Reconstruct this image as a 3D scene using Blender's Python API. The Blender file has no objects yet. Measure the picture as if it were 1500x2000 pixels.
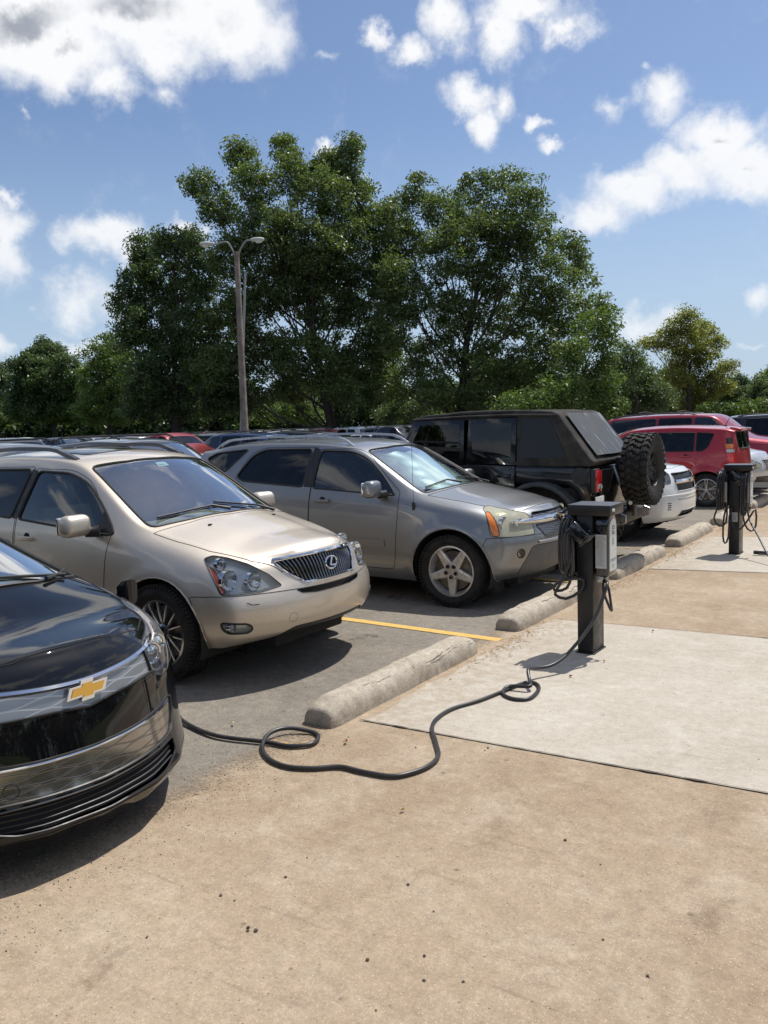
import bpy, bmesh, math, random
import numpy as np
from mathutils import Vector, Matrix
from mathutils.bvhtree import BVHTree
random.seed(7); RNG = np.random.default_rng(7)
S = bpy.context.scene
COL = S.collection
R = math.radians

# ------------------------------------------------------------------ camera
PITCH, ROLL, YAW, EYE, FPX = R(5.97145), R(-1.93496), R(34.44766), 1.80, 1620.0
_fw = np.array([-math.sin(YAW)*math.cos(PITCH), math.cos(YAW)*math.cos(PITCH), -math.sin(PITCH)])
_rt = np.array([math.cos(YAW), math.sin(YAW), 0.0]); _up = np.cross(_rt, _fw)
CR = _rt*math.cos(ROLL)+_up*math.sin(ROLL); CU = -_rt*math.sin(ROLL)+_up*math.cos(ROLL); CF = _fw
cam_d = bpy.data.cameras.new('camera'); cam = bpy.data.objects.new('camera', cam_d); COL.objects.link(cam)
cam_d.sensor_fit = 'HORIZONTAL'; cam_d.sensor_width = 36.0; cam_d.lens = FPX/1500*36.0
cam_d.clip_start = 0.05; cam_d.clip_end = 4000
cam.matrix_world = Matrix(((CR[0], CU[0], -CF[0], 0), (CR[1], CU[1], -CF[1], 0), (CR[2], CU[2], -CF[2], EYE), (0, 0, 0, 1)))
S.camera = cam
S.render.resolution_x, S.render.resolution_y = 768, 1024

# ------------------------------------------------------------------ sun, exposure
SUN_EL, SUN_DIR = R(64.0), (0.27, 0.96)
sd = bpy.data.lights.new('sun', 'SUN'); sd.energy = 4.8; sd.angle = R(0.55); sd.color = (1.0, 0.96, 0.90)
sun = bpy.data.objects.new('sun', sd); COL.objects.link(sun)
_s = Vector((SUN_DIR[0], SUN_DIR[1], 0)).normalized()*math.cos(SUN_EL)+Vector((0, 0, math.sin(SUN_EL)))
sun.rotation_euler = (-_s).to_track_quat('-Z', 'Y').to_euler(); sun.location = (0, 0, 60)
S.view_settings.view_transform = 'Standard'; S.view_settings.look = 'None'
S.view_settings.exposure = 0.0; S.view_settings.gamma = 1.0

# ------------------------------------------------------------------ sky with clouds
W = bpy.data.worlds.new('World'); S.world = W; W.use_nodes = True
nt = W.node_tree; nt.nodes.clear()
class NG:
    """tiny node-graph writer"""
    def __init__(s, tree): s.t = tree
    def n(s, typ, props=None, **inp):
        nd = s.t.nodes.new(typ)
        for k, v in (props or {}).items(): setattr(nd, k, v)
        for k, v in inp.items():
            key = int(k[1:]) if k[0] == 'i' and k[1:].isdigit() else k.replace('_', ' ')
            sock = nd.inputs[key]
            if hasattr(v, 'is_linked') or isinstance(v, bpy.types.NodeSocket): s.t.links.new(v, sock)
            else: sock.default_value = v
        return nd
    def m(s, op, a, b=None, c=None, clamp=False):
        nd = s.t.nodes.new('ShaderNodeMath'); nd.operation = op; nd.use_clamp = clamp
        for i, v in enumerate((a, b, c)):
            if v is None: continue
            if isinstance(v, bpy.types.NodeSocket): s.t.links.new(v, nd.inputs[i])
            else: nd.inputs[i].default_value = v
        return nd.outputs[0]
    def vm(s, op, a, b=None, out=0):
        nd = s.t.nodes.new('ShaderNodeVectorMath'); nd.operation = op
        for i, v in enumerate((a, b)):
            if v is None: continue
            if isinstance(v, bpy.types.NodeSocket): s.t.links.new(v, nd.inputs[i])
            else: nd.inputs[i].default_value = v
        return nd.outputs[out]
    def noise(s, vec, scale, detail=4, rough=0.55, dist=0.0, out=0, dims='3D'):
        nd = s.t.nodes.new('ShaderNodeTexNoise'); nd.noise_dimensions = dims
        if vec is not None: s.t.links.new(vec, nd.inputs['Vector'])
        nd.inputs['Scale'].default_value = scale; nd.inputs['Detail'].default_value = detail
        nd.inputs['Roughness'].default_value = rough; nd.inputs['Distortion'].default_value = dist
        return nd.outputs[out]
    def ramp(s, fac, stops, interp='LINEAR'):
        nd = s.t.nodes.new('ShaderNodeValToRGB'); nd.color_ramp.interpolation = interp
        el = nd.color_ramp.elements
        while len(el) < len(stops): el.new(0.5)
        for e, (p, c) in zip(el, stops):
            e.position = p; e.color = c if len(c) == 4 else (*c, 1)
        s.t.links.new(fac, nd.inputs[0]); return nd.outputs[0]
    def mix(s, fac, a, b, blend='MIX'):
        nd = s.t.nodes.new('ShaderNodeMix'); nd.data_type = 'RGBA'; nd.blend_type = blend
        for i, v in ((0, fac), (6, a), (7, b)):
            if isinstance(v, bpy.types.NodeSocket): s.t.links.new(v, nd.inputs[i])
            else: nd.inputs[i].default_value = v if i == 0 else (*v, 1) if len(v) == 3 else v
        return nd.outputs[2]
    def mapr(s, v, a, b, c=0.0, d=1.0, smooth=True):
        nd = s.t.nodes.new('ShaderNodeMapRange'); nd.interpolation_type = 'SMOOTHSTEP' if smooth else 'LINEAR'
        s.t.links.new(v, nd.inputs[0])
        for i, x in enumerate((a, b, c, d)): nd.inputs[i+1].default_value = x
        return nd.outputs[0]
g = NG(nt)
sky = g.n('ShaderNodeTexSky', dict(sky_type='NISHITA', sun_disc=False, sun_elevation=SUN_EL,
          sun_rotation=math.atan2(SUN_DIR[0], SUN_DIR[1]), altitude=200, air_density=1.0, dust_density=1.1, ozone_density=1.6))
co = g.n('ShaderNodeTexCoord').outputs['Generated']
# each cloud stands at its own bearing and height; e = tangent of the elevation, a = tangent of the bearing
def cloud_dir(px, py):
    d = CF + CR*(px-750)/FPX - CU*(py-1000)/FPX
    return d/np.linalg.norm(d)
CL = [  # px, py, rx, ry (degrees per 28 px or so), strength
 (60, 40, 250, 92, 1.3), (270, 25, 230, 92, 1.3), (440, 45, 130, 88, 1.2), (140, 110, 140, 66, 1.1), (215, 170, 65, 45, 0.95), (310, 180, 45, 35, .62), (300,110,120,50,.9),
 (722, 60, 26, 32, 0.85), (785, 100, 45, 38, 0.95), (865, 40, 55, 60, 1.0), (975, 60, 60, 55, 1.0), (1040, 20, 100, 40, .95), (1110, 55, 60, 30, .85),
 (900, 185, 62, 40, 1.0), (935, 240, 42, 45, 1.0), (975, 195, 35, 45, .8), (1045, 248, 30, 16, .75), (1075, 297, 36, 17, .85),
 (1290, 195, 55, 50, .78), (1190, 215, 35, 28, .55), (1255, 138, 22, 12, .5), (640, 95, 26, 20, .45),
 (1160, 420, 80, 45, .95), (1230, 375, 90, 50, 1.0), (1320, 345, 80, 55, 1.0), (1400, 260, 85, 55, 1.1), (1450, 340, 90, 60, 1.05), (1390,310,70,60,1.0),
 (205, 470, 85, 50, 1.05), (240, 510, 60, 50, .85), (375, 438, 40, 26, .9), (10, 470, 55, 80, 1.0), (10, 385, 35, 18, .7),
 (150, 595, 70, 45, .8), (135, 662, 60, 26, .75), (215, 600, 55, 45, .6), (0, 685, 28, 26, .7), (1235, 635, 55, 35, .75), (1300, 640, 60, 35, .7),
 (1490, 585, 32, 34, .7), (1480, 676, 34, 12, .5), (655, 300, 40, 18, .75), (740, 360, 22, 14, .5), (40, 212, 18, 12, .45), (60, 595, 22, 14, .45)]
warp = g.noise(co, 9.0, 6, 0.62, out=1)
warp = g.vm('SUBTRACT', warp, (0.5, 0.5, 0.5))
wv = g.vm('SCALE', warp); wv.node.inputs['Scale'].default_value = 0.085
warp2 = g.vm('SUBTRACT', g.noise(co, 38.0, 5, 0.65, out=1), (0.5, 0.5, 0.5))
wv2 = g.vm('SCALE', warp2); wv2.node.inputs['Scale'].default_value = 0.028
dirv = g.vm('ADD', g.vm('ADD', co, wv), wv2)
def blobs(vec, lift):
    acc = None
    for (px, py, rx, ry, st) in CL:
        d = cloud_dir(px, py-lift)
        ex = CR/(rx*1.0/FPX); ey = np.cross(CR, d); ey /= np.linalg.norm(ey); ey = ey/(ry*1.0/FPX)
        ex = CR - d*np.dot(CR, d); ex /= np.linalg.norm(ex); ex = ex/(rx*1.0/FPX)
        rel = g.vm('SUBTRACT', vec, tuple(d))
        a = g.vm('DOT_PRODUCT', rel, tuple(ex), out=1); b = g.vm('DOT_PRODUCT', rel, tuple(ey), out=1)
        q = g.m('ADD', g.m('MULTIPLY', a, a), g.m('MULTIPLY', b, b))
        front = g.m('GREATER_THAN', g.vm('DOT_PRODUCT', vec, tuple(d), out=1), 0.0)
        f = g.m('MULTIPLY', g.m('SUBTRACT', st, g.m('MULTIPLY', g.m('SQRT', q), st*0.80), clamp=False), front)
        f = g.m('MAXIMUM', f, 0.0)
        acc = f if acc is None else g.m('SMOOTH_MAX', acc, f, 0.12)
    return acc
dens = blobs(dirv, 0); raw = dens
fine = g.noise(co, 24.0, 7, 0.60)
dens = g.m('ADD', dens, g.m('MULTIPLY', g.m('SUBTRACT', fine, 0.5), 0.75))
# loose clouds over the rest of the sky (they show in paint and glass)
sep = g.n('ShaderNodeSeparateXYZ', Vector=co)
zc = g.m('MAXIMUM', sep.outputs[2], 0.05)
flat = g.n('ShaderNodeCombineXYZ', X=g.m('DIVIDE', sep.outputs[0], g.m('ADD', zc, .25)), Y=g.m('DIVIDE', sep.outputs[1], g.m('ADD', zc, .25)), Z=0.0).outputs[0]
rest = g.noise(flat, 1.9, 8, 0.6, 0.3)
inview = g.mapr(g.vm('DOT_PRODUCT', co, tuple(CF), out=1), 0.70, 0.80, 1.0, 0.0)
rest = g.m('MULTIPLY', g.mapr(rest, 0.49, 0.60), inview)
cov = g.m('MAXIMUM', g.mapr(dens, 0.12, 0.80), rest)
thick = g.m('MAXIMUM', g.mapr(g.m('ADD', raw, g.m('MULTIPLY', g.m('SUBTRACT', g.noise(co, 9.0, 3, .5), .5), .35)), 0.90, 1.22), g.m('MULTIPLY', rest, .35))
shade = g.noise(co, 14.0, 5, 0.6)
thick = g.m('MULTIPLY', thick, g.mapr(shade, 0.30, 0.62, 0.15, 1.0))
ccol = g.mix(thick, (9.2, 9.3, 9.5), (3.6, 3.9, 4.5))
skc = g.mix(1.0, sky.outputs[0], (0.98, 1.03, 1.12), 'MULTIPLY')
sepz = g.n('ShaderNodeSeparateXYZ', Vector=co)
skc = g.mix(g.mapr(sepz.outputs[2], 0.0, 0.36, .80, 0.0), skc, (4.6, 5.9, 7.6))
low = g.mapr(sep.outputs[2], 0.0, 0.35, .72, 1.0)
colr = g.mix(g.m('MULTIPLY', cov, low), skc, ccol)
bg = g.n('ShaderNodeBackground', Color=colr, Strength=0.105)
wo = g.n('ShaderNodeOutputWorld', Surface=bg.outputs[0])

# ------------------------------------------------------------------ helpers
def at(px, py, depth):
    d = CF + CR*(px-750)/FPX - CU*(py-1000)/FPX
    return np.array([0, 0, EYE]) + d*depth
def ground_at(px, py, z=0.0):
    d = CF + CR*(px-750)/FPX - CU*(py-1000)/FPX
    t = (z-EYE)/d[2]; return np.array([0, 0, EYE]) + d*t

def on_y(px, py, Y):
    d = CF + CR*(px-750)/FPX - CU*(py-1000)/FPX; t = Y/d[1]; return np.array([0, 0, EYE]) + d*t
def tag(o, label=None, cat=None, group=None, kind=None):
    if label: o['label'] = label
    if cat: o['category'] = cat
    if group: o['group'] = group
    if kind: o['kind'] = kind
    return o
def empty(name, loc=(0, 0, 0), rz=0.0, label=None, cat=None, group=None):
    o = bpy.data.objects.new(name, None); COL.objects.link(o)
    o.empty_display_size = 0.3; o.location = loc; o.rotation_euler = (0, 0, rz)
    return tag(o, label, cat, group)
def copy_tree(o, parent=None):
    c = o.copy(); COL.objects.link(c); c.parent = parent
    if parent is not None: c.matrix_parent_inverse = o.matrix_parent_inverse.copy()
    for ch in list(o.children): copy_tree(ch, c)
    return c

class MB:
    def __init__(s): s.v = []; s.f = []; s.mi = []; s.m = 0
    def add(s, vs, fs):
        k = len(s.v); s.v += [tuple(map(float, p)) for p in vs]
        s.f += [tuple(i+k for i in f) for f in fs]; s.mi += [s.m]*len(fs); return s
    def box(s, c, size, M=None, bev=0.0, seg=2, taper=1.0):
        bm = bmesh.new(); bmesh.ops.create_cube(bm, size=1.0)
        for v in bm.verts:
            t = taper if v.co.z > 0 else 1.0
            v.co = Vector((v.co.x*size[0]*t, v.co.y*size[1]*t, v.co.z*size[2]))
        if bev > 0: bmesh.ops.bevel(bm, geom=list(bm.edges), offset=bev, segments=seg, affect='EDGES', profile=0.5)
        T = Matrix.Translation(Vector(c)) @ (M.to_4x4() if M is not None else Matrix.Identity(4))
        bm.transform(T); s.bm(bm); bm.free(); return s
    def bm(s, bm):
        bm.verts.ensure_lookup_table(); bm.verts.index_update()
        return s.add([v.co for v in bm.verts], [[v.index for v in f.verts] for f in bm.faces])
    def tube(s, path, r, n=8, closed=False, cap=True):
        P = [Vector(p) for p in path]; N = len(P)
        if N < 2: return s
        rs = r if hasattr(r, '__len__') else [r]*N
        T = []
        for i in range(N):
            a = P[(i-1) % N] if (closed or i > 0) else P[i]; b = P[(i+1) % N] if (closed or i < N-1) else P[i]
            t = (b-a); T.append(t.normalized() if t.length > 1e-9 else Vector((0, 0, 1)))
        up = Vector((0, 0, 1)) if abs(T[0].z) < 0.9 else Vector((1, 0, 0))
        nrm = (up - T[0]*up.dot(T[0])).normalized(); vs = []
        for i in range(N):
            nrm = nrm - T[i]*nrm.dot(T[i])
            nrm = nrm.normalized() if nrm.length > 1e-6 else T[i].orthogonal().normalized()
            b = T[i].cross(nrm)
            for k in range(n):
                a = 2*math.pi*k/n; vs.append(P[i]+(nrm*math.cos(a)+b*math.sin(a))*rs[i])
        fs = []
        for i in range(N if closed else N-1):
            j = (i+1) % N
            for k in range(n): fs.append((i*n+k, i*n+(k+1) % n, j*n+(k+1) % n, j*n+k))
        if cap and not closed: fs.append(tuple(range(n))[::-1]); fs.append(tuple((N-1)*n+k for k in range(n)))
        return s.add(vs, fs)
    def lathe(s, prof, n=32, axis='z', c=(0, 0, 0), closed=False):
        vs = []; N = len(prof)
        for (r, h) in prof:
            for k in range(n):
                a = 2*math.pi*k/n; x, y = r*math.cos(a), r*math.sin(a)
                p = (x, y, h) if axis == 'z' else (x, h, y) if axis == 'y' else (h, x, y)
                vs.append((p[0]+c[0], p[1]+c[1], p[2]+c[2]))
        fs = []
        for i in range(N if closed else N-1):
            j = (i+1) % N
            for k in range(n): fs.append((i*n+k, i*n+(k+1) % n, j*n+(k+1) % n, j*n+k))
        return s.add(vs, fs)
    def prism(s, poly, depth, M):
        """poly: 2D outline; extruded by depth along local z, placed by 4x4 M"""
        n = len(poly); vs = [M @ Vector((x, y, 0)) for x, y in poly]+[M @ Vector((x, y, depth)) for x, y in poly]
        fs = [tuple(range(n))[::-1], tuple(range(n, 2*n))]+[(i, (i+1) % n, n+(i+1) % n, n+i) for i in range(n)]
        return s.add(vs, fs)
    def obj(s, name, mat, parent=None, smooth=True, angle=40):
        me = bpy.data.meshes.new(name); me.from_pydata(s.v, [], s.f)
        mats = mat if isinstance(mat, (list, tuple)) else [mat]
        for m in mats: me.materials.append(m)
        if len(mats) > 1: me.polygons.foreach_set('material_index', s.mi)
        bm = bmesh.new(); bm.from_mesh(me); bmesh.ops.recalc_face_normals(bm, faces=bm.faces); bm.to_mesh(me); bm.free()
        if smooth:
            me.shade_smooth()
            if angle < 180: me.set_sharp_from_angle(angle=R(angle))
        o = bpy.data.objects.new(name, me); COL.objects.link(o)
        if parent is not None: o.parent = parent
        return o
def rotm(ax, deg): return Matrix.Rotation(R(deg), 3, ax)
def catmull(pts, n=6, closed=False):
    P = [np.array(p, float) for p in pts]; N = len(P); out = []
    rng = range(N) if closed else range(N-1)
    for i in rng:
        p0 = P[(i-1) % N] if (closed or i > 0) else 2*P[0]-P[1]
        p1, p2 = P[i], P[(i+1) % N]
        p3 = P[(i+2) % N] if (closed or i < N-2) else 2*P[-1]-P[-2]
        for k in range(n):
            t = k/n
            out.append(0.5*((2*p1)+(-p0+p2)*t+(2*p0-5*p1+4*p2-p3)*t*t+(-p0+3*p1-3*p2+p3)*t**3))
    if not closed: out.append(P[-1])
    return out
def fillet(poly, r=0.04, n=3):
    """round the corners of a 2D polygon; r may be a list"""
    N = len(poly); out = []
    for i in range(N):
        p = np.array(poly[i], float); a = np.array(poly[i-1], float)-p; b = np.array(poly[(i+1) % N], float)-p
        la, lb = np.linalg.norm(a), np.linalg.norm(b); rr = r[i] if hasattr(r, '__len__') else r
        d = min(rr, la*0.45, lb*0.45)
        if d < 1e-4: out.append(tuple(p)); continue
        A = p+a/la*d; B = p+b/lb*d
        for k in range(n+1):
            t = k/n; out.append(tuple((1-t)**2*A+2*t*(1-t)*p+t*t*B))
    return out
def inpoly(x, y, poly):
    c = False; n = len(poly); j = n-1
    for i in range(n):
        xi, yi = poly[i]; xj, yj = poly[j]
        if (yi > y) != (yj > y) and x < (xj-xi)*(y-yi)/(yj-yi)+xi: c = not c
        j = i
    return c
# ------------------------------------------------------------------ materials
MATS = {}
def newmat(name):
    m = bpy.data.materials.new(name); m.use_nodes = True; m.node_tree.nodes.clear(); MATS[name] = m
    return m, NG(m.node_tree)
def finish(m, gg, shader):
    out = gg.t.nodes.new('ShaderNodeOutputMaterial'); gg.t.links.new(shader, out.inputs['Surface']); return m
def pbr(name, col, rough=0.5, metal=0.0, coat=0.0, spec=0.5, var=0.0, vscale=8.0, bump=0.0, bscale=60.0, dirt=0.0, aniso=0.0, alpha=None, rvar=0.0, emit=None):
    m, gg = newmat(name)
    c = gg.n('ShaderNodeTexCoord').outputs['Object']
    base = (*col, 1.0)
    p = gg.n('ShaderNodeBsdfPrincipled', Metallic=metal, Roughness=rough)
    p.inputs['Base Color'].default_value = base; p.inputs['Coat Weight'].default_value = coat; p.inputs['Coat Roughness'].default_value = 0.03
    p.inputs['Specular IOR Level'].default_value = spec
    if var > 0 or dirt > 0:
        nz = gg.noise(c, vscale, 5, .6)
        lo = tuple(x*(1-var) for x in col); hi = tuple(min(1, x*(1+var)) for x in col)
        cc = gg.mix(gg.mapr(nz, .3, .7), lo, hi)
        if dirt > 0:
            sp = gg.n('ShaderNodeSeparateXYZ', Vector=c)
            d = gg.m('MULTIPLY', gg.mapr(gg.noise(c, 5.0, 6, .7), .35, .7), dirt)
            cc = gg.mix(d, cc, (.22, .19, .15))
        gg.t.links.new(cc, p.inputs['Base Color'])
    if rvar > 0:
        gg.t.links.new(gg.mapr(gg.noise(c, vscale*1.7, 5, .6), .3, .7, max(0, rough-rvar), rough+rvar), p.inputs['Roughness'])
    if bump > 0:
        b = gg.n('ShaderNodeBump', Height=gg.noise(c, bscale, 5, .6), Strength=bump, Distance=.01)
        gg.t.links.new(b.outputs[0], p.inputs['Normal'])
    if emit: p.inputs['Emission Color'].default_value = (*emit[0], 1); p.inputs['Emission Strength'].default_value = emit[1]
    return finish(m, gg, p.outputs[0])
def paint(name, col, metal=0.6, rough=0.32, flake=0.25, dust=0.12, spec=0.5):
    m, gg = newmat(name); c = gg.n('ShaderNodeTexCoord').outputs['Object']
    vor = gg.n('ShaderNodeTexVoronoi', Vector=c, Scale=700.0)
    fl = gg.mapr(vor.outputs['Distance'], .0, .8, 1+flake, 1-flake, False)
    colv = gg.mix(1.0, col, gg.n('ShaderNodeCombineXYZ', X=fl, Y=fl, Z=fl).outputs[0], 'MULTIPLY')
    dn = gg.m('MULTIPLY', gg.mapr(gg.noise(c, 3.0, 8, .7), .3, .75), dust)
    p = gg.n('ShaderNodeBsdfPrincipled', Metallic=metal, Roughness=rough)
    p.inputs['Specular IOR Level'].default_value = spec
    gg.t.links.new(gg.mix(dn, colv, (.33, .29, .24)), p.inputs['Base Color'])
    p.inputs['Coat Weight'].default_value = 1.0
    gg.t.links.new(gg.mapr(gg.noise(c, 2.2, 7, .7), .35, .8, .02, .02+dust*.55), p.inputs['Coat Roughness'])
    # the slight waviness real panels have
    b = gg.n('ShaderNodeBump', Height=gg.noise(c, 2.6, 1, .4), Strength=.06, Distance=.05)
    gg.t.links.new(b.outputs[0], p.inputs['Coat Normal'])
    return finish(m, gg, p.outputs[0])
def glass(name, tint=(.6, .7, .66), refl=1.0, dirt=.03, f0=1.52, k=1.2, add=0.0, haze=0.0, hcol=(.45, .42, .36, 1)):
    m, gg = newmat(name); c = gg.n('ShaderNodeTexCoord').outputs['Object']
    tr = gg.n('ShaderNodeBsdfTransparent', Color=(*tint, 1))
    gl = gg.n('ShaderNodeBsdfGlossy', Roughness=.015, Color=(refl, refl, refl, 1))
    b = gg.n('ShaderNodeBump', Height=gg.noise(c, 1.6, 1, .4), Strength=.05, Distance=.05)
    gg.t.links.new(b.outputs[0], gl.inputs['Normal'])
    fr = gg.n('ShaderNodeFresnel', IOR=f0).outputs[0]
    fac = gg.m('ADD', gg.m('MULTIPLY', fr, k), add, clamp=True)
    s1 = gg.n('ShaderNodeMixShader', i0=fac, i1=tr.outputs[0], i2=gl.outputs[0])
    df = gg.n('ShaderNodeBsdfDiffuse', Color=hcol)
    dn = gg.m('MULTIPLY', gg.mapr(gg.noise(c, 7.0, 8, .7),   .4, .8), dirt)
    if haze: dn = gg.m('ADD', dn, haze)
    s2 = gg.n('ShaderNodeMixShader', i0=dn, i1=s1.outputs[0], i2=df.outputs[0])
    return finish(m, gg, s2.outputs[0])
M_BLK = pbr('black_plastic', (.018, .018, .019), .45, var=.2, rvar=.08)
M_RUB = pbr('rubber_trim', (.012, .012, .012), .55)
M_SEAM = pbr('panel_gap', (.006, .006, .006), .8)
M_TYRE = pbr('tyre_rubber', (.014, .0135, .013), .75, var=.35, vscale=14, bump=.25, bscale=160, dirt=.10, spec=.35)
M_UND = pbr('underbody', (.014, .013, .012), .85, var=.3)
M_CHR = pbr('chrome', (.72, .73, .75), .08, 1.0, rvar=.03)
M_ALU = pbr('alloy_silver', (.42, .42, .43), .30, .85, var=.12, vscale=20, dirt=.08, rvar=.08)
M_ALUD = pbr('brake_dusted_alloy', (.60, .57, .53), .38, .6, var=.15, vscale=24, dirt=.14)
M_DISC = pbr('brake_disc', (.16, .14, .13), .4, .9, var=.3)
M_WS = glass('windscreen_glass', (.76, .88, .86), k=2.3, add=.20)
M_TINT = glass('tinted_glass', (.035, .04, .045), k=1.0)
M_SEMI = glass('side_glass', (.34, .42, .40), k=1.7, add=.02)
M_LENS = glass('lamp_lens', (.88, .90, .90), dirt=.10)
M_INT = pbr('cabin_plastic', (.10, .10, .10), .7, var=.15)
M_SEATB = pbr('tan_leather', (.48, .44, .37), .6, var=.1)
M_SEATG = pbr('grey_cloth', (.11, .11, .115), .85, var=.1)
M_RED = pbr('red_lens', (.45, .012, .012), .12, coat=1.0)
M_AMB = pbr('amber_lens', (.75, .20, .02), .15, coat=1.0)
M_BULB = pbr('bulb_glass', (.75, .78, .8), .05, .6, coat=1.0)
M_HOUS = pbr('lamp_reflector', (.78, .79, .76), .2, .25, coat=.6)
M_GOLD = pbr('gold_badge', (.80, .50, .12), .22, .85)

# ------------------------------------------------------------------ car bodies
def interp(kn, x):
    k = sorted(kn); return float(np.interp(x, [a for a, b in k], [b for a, b in k]))
FR = [0.0, 0.34, 0.64, 0.88]
def cage(sp):
    rows = [dict(r) for r in sp['rows']]
    # one extra row close under the roof rail keeps the side glass taut
    b, t = rows[-2], rows[-1]; xs_all = sorted({a for a, _ in b['y']+t['y']+b['z']+t['z']}); k = .86
    up = dict(xf=b['xf']*(1-k)+t['xf']*k, xr=b['xr']*(1-k)+t['xr']*k, fd=b['fd']*(1-k)+t['fd']*k, rd=b['rd']*(1-k)+t['rd']*k,
              y=[(x, interp(b['y'], x)*(1-k)+interp(t['y'], x)*k+sp.get('bulge', .022)*min(1, abs(interp(t['z'], x)-interp(b['z'], x))/.4)) for x in xs_all],
              z=[(x, interp(b['z'], x)*(1-k)+interp(t['z'], x)*k) for x in xs_all])
    rows.insert(-1, up)
    V = {}; vs = []; faces = []; creases = []
    def vid(p):
        key = (round(p[0], 4), round(p[1], 4), round(p[2], 4))
        if key not in V: V[key] = len(vs); vs.append(p)
        return V[key]
    xs = sp['xs']; NR = len(rows); NC = len(xs)+2
    def X(r, c): return rows[r]['xf']-rows[r]['fd'] if c == 0 else rows[r]['xr']+rows[r]['rd'] if c == NC-1 else xs[c-1]
    def side(r, c):
        x = X(r, c); return (x, interp(rows[r]['y'], x), interp(rows[r]['z'], x))
    crown = sp['crown']; bow = sp['bow']; pw = sp.get('pow', 2.3)
    def face_pt(r, f, front):
        c = 0 if front else NC-1; x, y, z = side(r, c); ro = rows[r]
        xx = ro['xf']-ro['fd']*f**pw if front else ro['xr']+ro['rd']*f**pw
        zz = z+(interp(crown, x)*(1-f*f) if r == NR-1 else ro.get('zc', 0)*(1-f*f) if front else 0)
        return (xx, y*f, zz)
    def top_pt(c, f):
        if c == 0: return face_pt(NR-1, f, True)
        if c == NC-1: return face_pt(NR-1, f, False)
        x, y, z = side(NR-1, c); return (x+interp(bow, x)*(1-f*f), y*f, z+interp(crown, x)*(1-f*f))
    def bot_pt(c, f):
        if c == 0: return face_pt(0, f, True)
        if c == NC-1: return face_pt(0, f, False)
        x, y, z = side(0, c); return (x, y*f, z)
    def quad(a, b, c, d):
        for s in (1, -1):
            ids = [vid((p[0], p[1]*s, p[2])) for p in (a, b, c, d)]
            if s < 0: ids = ids[::-1]
            u = []
            for i in ids:
                if i not in u: u.append(i)
            if len(u) >= 3: faces.append(tuple(u))
    for r in range(NR-1):
        for c in range(NC-1): quad(side(r, c), side(r, c+1), side(r+1, c+1), side(r+1, c))
        for front in (True, False):
            P = lambda rr, i: face_pt(rr, FR[i], front) if i < len(FR) else side(rr, 0 if front else NC-1)
            for i in range(len(FR)):
                q = (P(r, i), P(r, i+1), P(r+1, i+1), P(r+1, i)); quad(*(q if front else q[::-1]))
    for c in range(NC-1):
        T = lambda cc, i: top_pt(cc, FR[i]) if i < len(FR) else side(NR-1, cc)
        B = lambda cc, i: bot_pt(cc, FR[i]) if i < len(FR) else side(0, cc)
        for i in range(len(FR)):
            quad(T(c, i), T(c, i+1), T(c+1, i+1), T(c+1, i)); quad(B(c, i+1), B(c, i), B(c+1, i), B(c+1, i+1))
    cr = {}
    for r, val in sp.get('crease', {}).items():
        rr = r if r < NR-2 else NR-1
        for c in range(NC-1):
            for s in (1, -1):
                a = side(rr, c); b2 = side(rr, c+1)
                cr[frozenset((vid((a[0], a[1]*s, a[2])), vid((b2[0], b2[1]*s, b2[2]))))] = val
    return vs, faces, cr
def make_shell(sp, level=3):
    vs, faces, cr = cage(sp)
    me = bpy.data.meshes.new('shell'); me.from_pydata(vs, [], faces)
    bm = bmesh.new(); bm.from_mesh(me); bmesh.ops.recalc_face_normals(bm, faces=bm.faces)
    lay = bm.edges.layers.float.new('crease_edge')
    for e in bm.edges:
        k = frozenset((e.verts[0].index, e.verts[1].index))
        if k in cr: e[lay] = cr[k]
        elif len(e.link_faces) == 2 and max(v.co.z for v in e.verts) < sp['rows'][0]['z'][0][1]+.03: e[lay] = .5
    bm.to_mesh(me); bm.free()
    o = bpy.data.objects.new('shell', me); COL.objects.link(o)
    md = o.modifiers.new('s', 'SUBSURF'); md.levels = level; md.render_levels = level
    dg = bpy.context.evaluated_depsgraph_get(); dg.update()
    me2 = bpy.data.meshes.new_from_object(o.evaluated_get(dg))
    bm = bmesh.new(); bm.from_mesh(me2)
    bpy.data.objects.remove(o); bpy.data.meshes.remove(me); bpy.data.meshes.remove(me2)
    if sp.get('sculpt'):
        for v in bm.verts: v.co = Vector(sp['sculpt'](v.co.x, v.co.y, v.co.z))
    if sp.get('smooth'):
        pred, it = sp['smooth']; sel = [v for v in bm.verts if pred(v.co)]
        for _ in range(it): bmesh.ops.smooth_vert(bm, verts=sel, factor=.5, use_axis_x=True, use_axis_y=True, use_axis_z=True)
    bm.normal_update()
    n0 = bm.verts.layers.float_vector.new('n0')
    for v in bm.verts: v[n0] = v.normal
    return bm
DIRS = {'R': ((0, -1, 0), (1, 0, 0)), 'L': ((0, 1, 0), (1, 0, 0)), 'F': ((1, 0, 0), (0, 1, 0)), 'B': ((-1, 0, 0), (0, 1, 0))}
def frame(d):
    """projection axes: outward direction n, in-plane ua, ub"""
    if d == 'T': return Vector((0, 0, 1)), Vector((1, 0, 0)), Vector((0, 1, 0))
    if d == 'U': return Vector((0, 0, -1)), Vector((1, 0, 0)), Vector((0, 1, 0))
    if isinstance(d, (int, float)):           # bearing in degrees, 0 = straight ahead, 90 = left side
        n = Vector((math.cos(R(d)), math.sin(R(d)), 0)); return n, Vector((-n.y, n.x, 0)), Vector((0, 0, 1))
    n, ua = DIRS[d]; return Vector(n), Vector(ua), Vector((0, 0, 1))
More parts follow.
